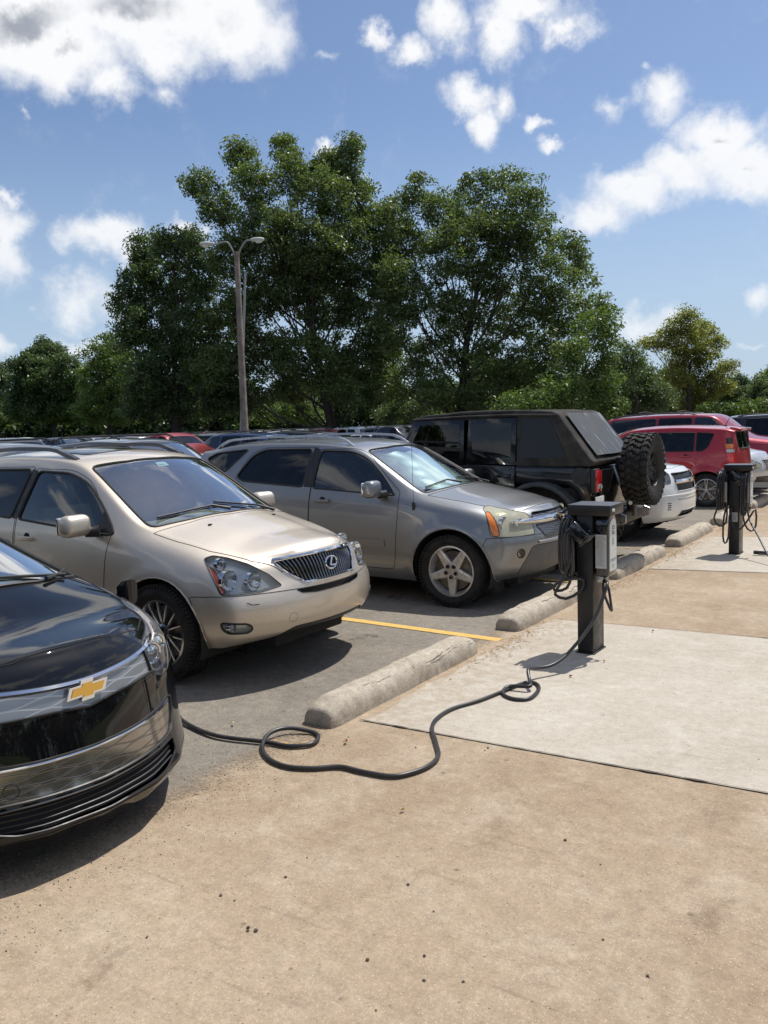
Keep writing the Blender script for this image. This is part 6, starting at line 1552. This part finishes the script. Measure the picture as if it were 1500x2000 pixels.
P = [(-4.06, 3.10, .74), (-4.05, 3.30, .68), (-4.03, 3.42, .35), (-3.98, 3.42, .06)]+[(a, b, .020) for a, b in GC]
P[8] = (*GC[4], .022); 
for i, dz in ((7, .010), (6, .018), (5, .006)): pass
P[4+8] = (*GC[8], .040); P[4+7] = (*GC[7], .040); P[4+31] = (*GC[31], .035); P[4+32] = (*GC[32], .045)
up_ = [(866, 250), (790, 330)]
tail = [on_y(1034, 1328, 5.02), on_y(1032, 1308, 5.10), on_y(1047, 1305, 5.22), on_y(1075, 1300, 5.33), on_y(1100, 1285, 5.44), on_y(1122, 1262, 5.56), on_y(1140, 1240, 5.66), on_y(1157, 1215, 5.75), on_y(1170, 1190, 5.82), on_y(1180, 1160, 5.89), on_y(1186, 1140, 5.94)]
for q in tail: P.append((q[0], q[1], max(.022, q[2])))
P += [(C1[0]+.13, C1[1]-.05, .57)]
mb = MB(); mb.tube(catmull(P, 6), .0125, 10); o = mb.obj('charging_cable', M_CABLE, None, angle=180)
tag(o, 'long black charging cable snaking over the concrete from the near station to the black car', 'cable', 'charging cables')
mb = MB(); x, y = C1; mb.tube(catmull([(x+.125, y-.06, .58), (x+.14, y-.10, .50), (x+.185, y-.12, .40), (x+.20, y-.10, .36), (x+.185, y-.07, .40), (x+.155, y-.03, .50), (x+.13, y-.03, .58)], 6), .010, 8)
o = mb.obj('spare_cable_loop', M_CABLE, None, angle=180); tag(o, 'short stiff loop of cable hanging under the white-faced unit of the near station', 'cable', 'charging cables')
# cable of the far station leading off to the right, with its plug on the ground
x, y = C2; q = ground_at(1492, 1082, .03); P = [(x+.14, y-.05, .60), (x+.17, y-.12, .52), (x+.21, y-.20, .44), (x+.34, y-.42, .30), (x+.50, y-.70, .12), (x+.64, y-.90, .02), (x+.9, y-1.0, .02), (q[0]+.35, q[1]+.05, .02), (q[0]+.10, q[1]+.01, .03)]
mb = MB(); mb.tube(catmull(P, 6), .0115, 8); o = mb.obj('charging_cable', M_CABLE, None, angle=180); tag(o, 'black cable dropping right from the far station to its plug', 'cable', 'charging cables')
pl = empty('charging_plug', (q[0], q[1], .012), R(8), 'black charging plug lying on the pale slab at the right edge', 'plug')
mb = MB(); mb.box((0, 0, .03), (.15, .045, .05), None, .016, 3); mb.obj('grip', M_CG, pl); mb = MB(); mb.lathe([(.001, -.05), (.024, -.05), (.026, 0), (.001, 0)], 16, 'x', (-.07, 0, .035)); mb.obj('connector', M_CB, pl)

# ------------------------------------------------------------------ lamp pole in the car park
wood = pbr('weathered_wood', (.20, .165, .14), .85, var=.3, vscale=3.0, bump=.4, bscale=30)
D = 33.0; T = at(462, 492, D); B = at(482, 925, D); B[2] = 0
lp = empty('lamp_pole', (B[0], B[1], 0), 0, 'tall weathered wooden lamp pole with two curved arms, in front of the big trees', 'lamp pole')
T_ = Vector(T)-Vector((B[0], B[1], 0)); mb = MB(); mb.tube([(0, 0, 0), T_*.5, T_], [.155, .13, .10], 14); mb.obj('pole', wood, lp)
Rv = Vector(CR)*1.0; Rv.z = 0; Rv.normalize()
for sg, tip, zt in ((1, .60, .50), (-1, .92, .40)):
    a = T_+Vector((0, 0, -.15)); P = [a+Rv*.08*sg, a+Rv*.18*sg+Vector((0, 0, .28)), a+Rv*.38*sg+Vector((0, 0, .55)), a+Rv*(tip-.1)*sg+Vector((0, 0, zt+.08)), a+Rv*tip*sg+Vector((0, 0, zt+.10))]
    mb = MB(); mb.tube(catmull([tuple(p_) for p_ in P], 6), .032, 8); ar = mb.obj('lamp_arm', pbr('arm_steel', (.26, .27, .27), .5, .3) if sg > 0 else MATS['arm_steel'], lp)
    hb = MB(); c_ = P[-1]+Rv*.26*sg; prof = [(.001, -.30), (.07, -.26), (.11, -.12), (.12, .0), (.115, .14), (.07, .25), (.001, .28)]
    k0 = len(hb.v); hb.lathe(prof, 16, 'x'); ang = math.atan2(Rv.y*sg, Rv.x*sg); Mz = Matrix.Rotation(ang, 3, 'Z')
    hb.v = [tuple((Mz @ Vector((v[0], v[1], v[2]*.75)))+c_) for v in hb.v]; hb.obj('lamp_head', pbr('lamp_shell_grey', (.45, .46, .44), .4) if sg > 0 else MATS['lamp_shell_grey'], ar)
    hb = MB(); hb.lathe([(.10, .0), (.095, -.06), (.06, -.11), (.001, -.13)], 16, 'z'); hb.v = [tuple((Mz @ Vector((v[0]*1.6, v[1], v[2]-.02)))+c_+Rv*.04*sg) for v in hb.v]; hb.obj('lamp_globe', pbr('lamp_globe_glass', (.55, .62, .58), .15, coat=1) if sg > 0 else MATS['lamp_globe_glass'], ar)
a = at(479, 532, D+.5); b = at(468, 925, D+.5); b[2] = 0; mb = MB(); mb.tube([tuple(b), tuple(a)], [.05, .045], 8); o = mb.obj('conduit_pipe', pbr('galvanised_pipe', (.30, .31, .31), .5, .3), None); tag(o, 'thin grey metal pipe standing just behind the wooden lamp pole', 'pipe')
build_grey_suv(); build_tan_suv(); build_black_car(); build_white_suv(); build_red_hatch(); build_row_end(); build_offroader()
# ------------------------------------------------------------------ trees
def leaf_mat(name, c0, c1, c2, trans=.35):
    m, gg = newmat(name); geo = gg.n('ShaderNodeNewGeometry'); rnd = geo.outputs['Random Per Island']
    col = gg.ramp(rnd, [(0, c0), (.5, c1), (1, c2)]); wp = gg.n('ShaderNodeTexCoord').outputs['Object']
    v = gg.mapr(gg.noise(wp, .45, 3, .6), .3, .7, .72, 1.25, False); col = gg.mix(1.0, col, gg.n('ShaderNodeCombineXYZ', X=v, Y=v, Z=v).outputs[0], 'MULTIPLY')
    d = gg.n('ShaderNodeBsdfPrincipled', Roughness=.42); gg.t.links.new(col, d.inputs['Base Color']); d.inputs['Specular IOR Level'].default_value = .45
    t = gg.n('ShaderNodeBsdfTranslucent'); gg.t.links.new(gg.mix(1.0, col, (1.7, 1.75, .7), 'MULTIPLY'), t.inputs['Color'])
    s = gg.n('ShaderNodeMixShader', i0=trans, i1=d.outputs[0], i2=t.outputs[0]); return finish(m, gg, s.outputs[0])
BARK = pbr('bark', (.038, .030, .025), .9, var=.3, vscale=4, bump=.5, bscale=20)
LM = dict(oak=leaf_mat('oak_leaf', (.062, .096, .040), (.092, .132, .052), (.140, .182, .076), .42), dark=leaf_mat('dark_leaf', (.045, .078, .034), (.068, .108, .046), (.105, .150, .062), .36),
          fresh=leaf_mat('fresh_leaf', (.062, .106, .035), (.090, .140, .045), (.13, .18, .06), .42), yell=leaf_mat('yellowing_leaf', (.12, .155, .045), (.18, .20, .06), (.25, .23, .08), .45),
          grey=leaf_mat('grey_green_leaf', (.07, .11, .055), (.10, .145, .07), (.14, .18, .09), .3))
def leaves(name, centers, sig, per, size, mat, parent, rng, droop=.0):
    C = np.repeat(np.array(centers), per, axis=0); n = len(C); S_ = np.repeat(np.array(sig), per)
    d = rng.normal(size=(n, 3)); d /= np.linalg.norm(d, axis=1)[:, None]; rad = rng.random(n)**.45
    pos = C+d*(rad*S_)[:, None]*np.array([1.1, 1.1, .75])
    nr = rng.normal(size=(n, 3))+d*.5+np.array([0, 0, .7]); nr /= np.linalg.norm(nr, axis=1)[:, None]
    t = rng.normal(size=(n, 3)); t[:, 2] -= droop; t -= nr*(t*nr).sum(1)[:, None]; t /= np.linalg.norm(t, axis=1)[:, None]; b = np.cross(nr, t)
    L = size*rng.uniform(.6, 1.35, n)[:, None]; Wd = L*.42
    v = np.empty((n, 4, 3)); v[:, 0] = pos-t*L*.5; v[:, 1] = pos+b*Wd*.5+nr*L*.07; v[:, 2] = pos+t*L*.5-nr*L*.06; v[:, 3] = pos-b*Wd*.5+nr*L*.07
    me = bpy.data.meshes.new(name); me.vertices.add(n*4); me.vertices.foreach_set('co', v.ravel().astype(np.float32)); me.loops.add(n*4); me.loops.foreach_set('vertex_index', np.arange(n*4, dtype=np.int32))
    me.polygons.add(n); me.polygons.foreach_set('loop_start', np.arange(0, n*4, 4, dtype=np.int32)); me.update(calc_edges=True); me.materials.append(mat)
    o = bpy.data.objects.new(name, me); COL.objects.link(o); o.parent = parent; return o
def tree(name, label, depth, base_px, blobs, mat, size=.20, per=42, dens=1.0, trunk_r=.35, seed=1, spread=2.0, droop=.2, cat='tree', group=None, branches=True, clump=.62):
    """blobs: (px, py, rx, ry[, depth offset]) rounded masses of the crown, in picture units at the tree's distance"""
    rng = np.random.default_rng(seed); rd = random.Random(seed); sc = depth/FPX
    bx = at(base_px, 860, depth); base = Vector((bx[0], bx[1], 0)); root = empty(name, base, 0, label, cat, group)
    tm = MB(); centers = []; sig = []
    cz = [at(b[0], b[1], depth) for b in blobs]; ztop = max(c[2] for c in cz); zlow = min(c[2] for c in cz)
    fork = Vector((0, 0, max(1.6, zlow*.35+.6)))
    top = Vector((np.mean([c[0] for c in cz])-base.x, np.mean([c[1] for c in cz])-base.y, ztop*.62))
    main = catmull([(0, 0, -.1), tuple(fork*.5+Vector((rd.uniform(-.2, .2), rd.uniform(-.2, .2), 0))), tuple(fork), tuple(fork.lerp(top, .55)+Vector((rd.uniform(-.5, .5), 0, 0))), tuple(top)], 5)
    nmain = len(main); tm.tube(main, [trunk_r*(1.25 if i == 0 else 1)*(1-.75*i/nmain) for i in range(nmain)], 9)
    for bi, b in enumerate(blobs):
        off = b[4] if len(b) > 4 else rd.uniform(-1, 1)*spread
        c = at(b[0], b[1], depth+off); rx, rz_ = b[2]*sc, b[3]*sc; ry = (rx+rz_)/2
        vol = rx*ry*rz_; n = int(max(8, dens*21.0*vol**.72)); axx, axy = CR[:2]/np.linalg.norm(CR[:2])
        dd = rng.normal(size=(n, 3)); dd /= np.linalg.norm(dd, axis=1)[:, None]; rad = .35+.65*rng.random(n)**.6
        lump = 1+.22*np.sin(dd[:, 0]*5+bi)*np.sin(dd[:, 2]*6+2*bi)
        p_ = dd*(rad*lump)[:, None]*np.array([rx, ry, rz_])*.93
        pw_ = np.stack([c[0]+p_[:, 0]*axx-p_[:, 1]*axy, c[1]+p_[:, 0]*axy+p_[:, 1]*axx, c[2]+p_[:, 2]], 1)
        pw_ = pw_[pw_[:, 2] > .5]
        centers.append(pw_-np.array([base.x, base.y, 0])); sig.append(np.full(len(pw_), clump)*rng.uniform(.7, 1.3, len(pw_)))
        if branches:
            cl = Vector((c[0]-base.x, c[1]-base.y, c[2])); k = min(nmain-1, max(4, int(nmain*(.42+.5*max(0, (cl.z-fork.z)/(ztop-fork.z+.1))))-2)); s0 = Vector(main[k]); r0 = trunk_r*.24*(1-.5*k/nmain)
            mid = s0.lerp(cl, .5)+Vector((rd.uniform(-.4, .4), rd.uniform(-.4, .4), -.12*(cl-s0).length)); path = catmull([tuple(s0), tuple(mid), tuple(cl)], 5)
            tm.tube(path, [max(.02, r0*(1-.8*i/len(path))) for i in range(len(path))], 6)
            for q in rng.choice(len(pw_), min(len(pw_), 6 if len(blobs) > 6 else 9), replace=False) if len(pw_) else []:
                e = Vector(pw_[q])-Vector((base.x, base.y, 0)); st = Vector(path[rd.randint(4, len(path)-2)]); m_ = st.lerp(e, .5)+Vector((rd.uniform(-.2, .2), rd.uniform(-.2, .2), rd.uniform(0, .25))); tm.tube(catmull([tuple(st), tuple(m_), tuple(e)], 3), [r0*.28, r0*.26, r0*.22, r0*.18, r0*.14, r0*.10, .012], 5)
    tm.obj('trunk', BARK, root, angle=180)
    leaves('crown', np.concatenate(centers), np.concatenate(sig), per, size, mat, root, rng, droop); return root
tree('oak_tree', 'tallest leafy tree at the centre left, its ragged top above the lamp pole', 60, 648,
     [(392, 362, 42, 32), (430, 410, 45, 38), (468, 305, 40, 38), (500, 360, 45, 45), (556, 292, 34, 36), (575, 345, 48, 48), (690, 282, 26, 30), (672, 330, 44, 40), (632, 380, 60, 50), (700, 390, 42, 60), (520, 450, 70, 60), (610, 470, 75, 65), (690, 490, 62, 70), (455, 500, 55, 50), (540, 560, 75, 65), (640, 590, 80, 70), (725, 600, 55, 70), (470, 610, 60, 60), (500, 690, 70, 60), (600, 700, 85, 60), (700, 710, 75, 60), (430, 720, 50, 50), (560, 765, 60, 28), (700, 770, 70, 26), (742, 440, 34, 50), (748, 530, 36, 56), (745, 680, 45, 60), (590, 520, 80, 60), (640, 330, 40, 40), (480, 785, 50, 30)],
     LM['oak'], .27, 46, 1.0, .55, 3)
tree('oak_tree', 'broad dark tree left of the lamp pole, its edge above the round tree', 62, 345,
     [(285, 492, 38, 40), (330, 480, 40, 36), (375, 470, 32, 30), (268, 545, 40, 38), (250, 598, 42, 36), (330, 560, 60, 55), (395, 540, 45, 55), (300, 640, 55, 50), (385, 640, 60, 60), (250, 655, 36, 36), (340, 710, 70, 55), (410, 720, 55, 55), (290, 745, 50, 50), (370, 790, 80, 34), (450, 780, 55, 40), (275, 800, 40, 26)],
     LM['dark'], .27, 50, 1.15, .5, 5)
tree('oak_tree', 'wide airy tree at the centre right with a leaning dark trunk', 58, 900,
     [(822, 372, 36, 36), (785, 410, 34, 44), (860, 410, 45, 42), (925, 372, 38, 38), (990, 352, 50, 28), (1030, 385, 42, 40), (960, 430, 60, 50), (1040, 450, 48, 46), (790, 480, 50, 55), (870, 500, 65, 60), (1105, 478, 42, 34), (960, 530, 70, 60), (1060, 540, 65, 55), (1130, 530, 38, 44), (800, 580, 55, 60), (890, 610, 65, 60), (1000, 620, 75, 60), (1100, 610, 62, 55), (1165, 600, 22, 36), (840, 690, 65, 50), (950, 710, 70, 50), (1060, 700, 70, 60), (780, 750, 50, 40), (880, 780, 60, 24), (768, 440, 34, 40), (772, 540, 36, 50), (770, 640, 45, 55), (905, 450, 50, 60), (940, 775, 60, 30), (1010, 760, 60, 40), (840, 760, 50, 40), (990, 460, 55, 50), (1090, 790, 50, 26)],
     LM['oak'], .26, 44, .86, .5, 9)
tree('leafy_tree', 'bright green tree at the right shoulder of the big central trees', 52, 1130,
     [(1180, 622, 28, 32), (1150, 650, 40, 40), (1185, 680, 26, 40), (1120, 700, 45, 45), (1170, 740, 45, 45), (1100, 770, 55, 40), (1180, 790, 42, 28), (1030, 790, 60, 28)], LM['fresh'], .24, 46, 1.1, .3, 12)
tree('round_tree', 'dense rounded dark tree at the far left', 95, 108,
     [(95, 706, 44, 38), (62, 735, 44, 48), (130, 738, 42, 50), (95, 760, 66, 52), (50, 790, 40, 34), (140, 795, 38, 34), (95, 700, 30, 36), (95, 800, 66, 22)], LM['dark'], .34, 70, 1.1, .4, 14, clump=.8)
tree('leafy_tree', 'lighter green tree between the round tree and the broad dark tree', 75, 215,
     [(190, 695, 30, 30), (215, 672, 26, 24), (230, 710, 40, 40), (185, 740, 34, 40), (235, 765, 50, 45), (180, 790, 40, 34), (265, 720, 36, 40), (220, 810, 60, 22)], LM['fresh'], .28, 46, 1.0, .3, 15)
tree('leafy_tree', 'small pale tree at the left picture edge beside the round tree', 100, 0,
     [(0, 735, 22, 34), (-25, 770, 40, 50), (10, 800, 26, 28), (-30, 820, 40, 20)], LM['grey'], .34, 46, 1.0, .3, 16)
tree('willow_like_tree', 'grey green drooping tree right of the big trees', 66, 1235,
     [(1225, 700, 38, 30), (1200, 740, 36, 40), (1255, 735, 42, 36), (1235, 780, 62, 34), (1290, 775, 32, 34), (1180, 785, 36, 30)], LM['grey'], .26, 48, 1.0, .32, 17, droop=.9)
tree('yellowing_tree', 'tall thin tree with yellowing leaves and open branches at the right', 75, 1345,
     [(1342, 616, 22, 18), (1322, 640, 26, 22), (1370, 645, 30, 24), (1295, 662, 26, 22), (1265, 668, 20, 16), (1345, 668, 40, 28), (1400, 668, 24, 18), (1330, 700, 34, 26), (1375, 700, 28, 28), (1400, 745, 34, 36), (1425, 716, 20, 14), (1350, 750, 36, 34), (1318, 740, 26, 24), (1360, 790, 52, 26)], LM['yell'], .24, 40, 1.4, .30, 18, clump=.55)
tree('conifer', 'dark blue-green conifers standing low at the right skyline', 110, 1440, [(1440, 752, 22, 24), (1425, 775, 28, 28), (1462, 770, 24, 34), (1440, 800, 44, 20)], LM['dark'], .36, 50, 1.1, .3, 20)
tree('leafy_tree', 'mid green tree at the far right edge above the navy SUV', 90, 1490, [(1490, 755, 22, 24), (1480, 780, 26, 26), (1510, 780, 26, 40), (1470, 800, 40, 20)], LM['grey'], .32, 50, 1.1, .3, 21)
k = 22
for (px, lb, mt, bl) in ((575, 'light green young tree under the crown, right of the lamp pole', 'fresh', [(575, 800, 40, 26), (610, 815, 28, 22), (520, 812, 26, 24)]), (800, 'pale bushy young tree between the two big trunks', 'grey', [(800, 800, 46, 30), (760, 815, 30, 22), (840, 815, 30, 22)]),
        (1420, 'low yellow-green bush behind the dark red SUV', 'fresh', [(1400, 800, 36, 16), (1450, 802, 46, 16), (1500, 798, 40, 18)])):
    tree('young_tree', lb, 72, px, bl, LM[mt], .26, 50, 1.1, .12, k, spread=.8); k += 1
# the wood beyond the lot, one mass
rng = np.random.default_rng(77); cs = []; sg_ = []
for px in np.arange(-220, 1900, 9):
    h = 92+26*math.sin(px*.021)+16*math.sin(px*.067+1)+(30 if px < 1200 and px > 180 else 0); dpt = 118+rng.uniform(-5, 5)
    for q in range(22):
        c = at(px+rng.normal()*6, 860-h*rng.random()**.8-(px-750)*.034, dpt+rng.uniform(-3, 3)); cs.append(c); sg_.append(1.3)
for a_ in np.arange(36, 326, .9):      # wood carried round out of view, added so glass and paint reflect dark trees
    th_ = R(a_+90)+YAW; dd_ = 85+rng.uniform(-4, 4); hh = 11+4*math.sin(a_*.31)+2*math.sin(a_*.9)
    for q in range(30): cs.append(np.array([math.cos(th_)*dd_+rng.normal(), math.sin(th_)*dd_+rng.normal(), hh*rng.random()**.8])); sg_.append(1.5)
cs = np.array(cs); cs[:, 2] = np.maximum(cs[:, 2], .4); wood_ = leaves('far_wood', cs, np.array(sg_), 34, .80, LM['dark'], None, rng)
wood_['kind'] = 'stuff'; wood_['label'] = 'far dark belt of woodland closing the view behind the car park'; wood_['category'] = 'woodland'

# ------------------------------------------------------------------ the rest of the car park
def far_model(kind):
    if kind == 'sedan': a = dict(L=4.7, W=1.8, H=1.45, cowl=-1.25, rf=-2.1, rr=-3.3, belt=(.95, 1.0), trunk=(-3.95, 1.04)); g_ = dict(hood=.92, cowl_z=1.0, gc=.18, nose=.76)
    elif kind == 'suv': a = dict(L=4.7, W=1.85, H=1.74, cowl=-1.3, rf=-2.05, rr=-4.15, belt=(1.05, 1.13), trunk=None); g_ = dict(hood=1.02, cowl_z=1.12, gc=.22, nose=.86)
    elif kind == 'minivan': a = dict(L=5.0, W=1.95, H=1.76, cowl=-1.0, rf=-1.9, rr=-4.6, belt=(1.02, 1.10), trunk=None); g_ = dict(hood=.96, cowl_z=1.08, gc=.18, nose=.8)
    elif kind == 'hatchback': a = dict(L=4.2, W=1.76, H=1.50, cowl=-1.1, rf=-1.95, rr=-3.6, belt=(.98, 1.05), trunk=None); g_ = dict(hood=.92, cowl_z=1.02, gc=.18, nose=.76)
    else: a = dict(L=5.4, W=1.95, H=1.82, cowl=-1.5, rf=-2.1, rr=-2.9, belt=(1.12, 1.15), trunk=(-3.35, 1.18)); g_ = dict(hood=1.08, cowl_z=1.18, gc=.28, nose=.95)
    sp = gen_spec(a['L'], a['W'], a['H'], cowl=a['cowl'], rf=a['rf'], rr=a['rr'], belt=a['belt'], trunk=a['trunk'], wx=(-.9, -a['L']+.95), **g_)
    c = Car(sp, kind, (0, 0, 0), 0, None, None, PW, level=2); glaze(c, sp, a['cowl'], a['rf'], a['rr'], a['H'], a['belt'], a['W'], 3 if kind in ('suv', 'minivan') else 2, trunk=a['trunk'], trim=None)
    c.done(); 
    for x in (-.9, -a['L']+.95):
        for sg in (-1, 1): mb = MB(); mb.lathe([(.001, .10*sg), (.20, .10*sg), (.30, .09*sg), (.33, .06*sg), (.33, -.10*sg), (.001, -.10*sg)], 18, 'y', (x, sg*(a['W']/2-.12), .33)); mb.obj('wheel', M_TYRE, c.root)
    if kind in ('suv',):
        for sg in (-1, 1): mb = MB(); mb.tube([(-2.3, sg*.60, a['H']-.03), (-2.5, sg*.60, a['H']+.03), (-4.0, sg*.59, a['H']+.02), (-4.2, sg*.58, a['H']-.05)], .018, 5); mb.obj('roof_rail', M_BLK, c.root)
    return c.root, a['L']
PW = paint('far_white', (.62, .63, .62), .0, .35, .1, .05)
PC = {'white': PW, 'silver': paint('far_silver', (.42, .43, .44), .6, .3, .1, .05), 'black': paint('far_black', (.008, .009, .01), .0, .3, .1, .05), 'dark grey': paint('far_grey', (.07, .072, .075), .4, .3, .1, .05), 'red': paint('far_red', (.30, .015, .012), .2, .3, .1, .05),
      'blue': paint('far_blue', (.02, .05, .13), .3, .3, .1, .05), 'orange red': paint('far_orange', (.42, .06, .015), .2, .3, .1, .05), 'beige': paint('far_beige', (.34, .30, .24), .4, .3, .1, .05), 'green': paint('far_green', (.015, .06, .035), .2, .3, .1, .05)}
models = {k_: far_model(k_) for k_ in ('sedan', 'suv', 'minivan', 'hatchback', 'pickup')}
firsts = dict.fromkeys(models, True); rd = random.Random(21); ordn = ['first', 'second', 'third', 'fourth', 'fifth', 'sixth', 'seventh', 'eighth', 'ninth', 'tenth', 'eleventh', 'twelfth', 'thirteenth', 'fourteenth', 'fifteenth', 'sixteenth', 'seventeenth', 'eighteenth', 'nineteenth', 'twentieth']
rows = [(-11.6, 1, 'nearest'), (-20.0, -1, 'second'), (-25.3, 1, 'third'), (-35.3, -1, 'fourth'), (-40.7, 1, 'fifth'), (-50.6, -1, 'sixth'), (-56.0, 1, 'farthest')]
pref = {(-11.6, 0): ('suv', 'black'), (-11.6, 1): ('suv', 'dark grey'), (-11.6, 2): ('sedan', 'white'), (-11.6, 3): ('hatchback', 'red'), (-11.6, 4): ('sedan', 'dark grey')}
count = 0
for xr, face, rn in rows:
    idx = 0
    for i in range(-2, 36):
        y = 4.76+2.578*i; dpt = np.dot(np.array([xr, y, 0.8])-np.array([0, 0, EYE]), CF); sx = 750+FPX*np.dot(np.array([xr, y, .8])-np.array([0, 0, EYE]), CR)/dpt if dpt > 1 else -9999
        if dpt < 5 or sx < -60 or sx > (860 if xr < -15 else 820) or y > 86: continue
        if rd.random() < (.10 if xr < -15 else 0): continue
        kind = rd.choices(['sedan', 'suv', 'minivan', 'hatchback', 'pickup'], [5, 5, 2, 3, 2])[0]; colr_ = rd.choices(list(PC), [7, 6, 5, 5, 3, 2, 1, 2, 1])[0]
        if xr == -11.6 and (xr, idx) in pref: kind, colr_ = pref[(xr, idx)]
        m0, L_ = models[kind]; r_ = m0 if firsts[kind] else copy_tree(m0); firsts[kind] = False
        fx = xr+(L_/2)*face+rd.uniform(-.3, .3); r_.location = (fx, y+rd.uniform(-.15, .15), 0); r_.rotation_euler = (0, 0, (0 if face > 0 else math.pi)+R(rd.uniform(-1.5, 1.5)))
        for ch in r_.children:
            if ch.name.split('.')[0] == 'body': ch.material_slots[0].link = 'OBJECT'; ch.material_slots[0].material = PC[colr_]
        tag(r_, '%s %s, %s car from the left in the %s far row' % (colr_, {'suv': 'SUV'}.get(kind, kind), ordn[min(idx, 19)], rn), {'suv': 'SUV'}.get(kind, kind), 'cars parked in the rows behind'); idx += 1; count += 1
print('far cars', count)
for k_, f_ in firsts.items():
    if f_:
        for ch in list(models[k_][0].children): bpy.data.objects.remove(ch)
        bpy.data.objects.remove(models[k_][0])
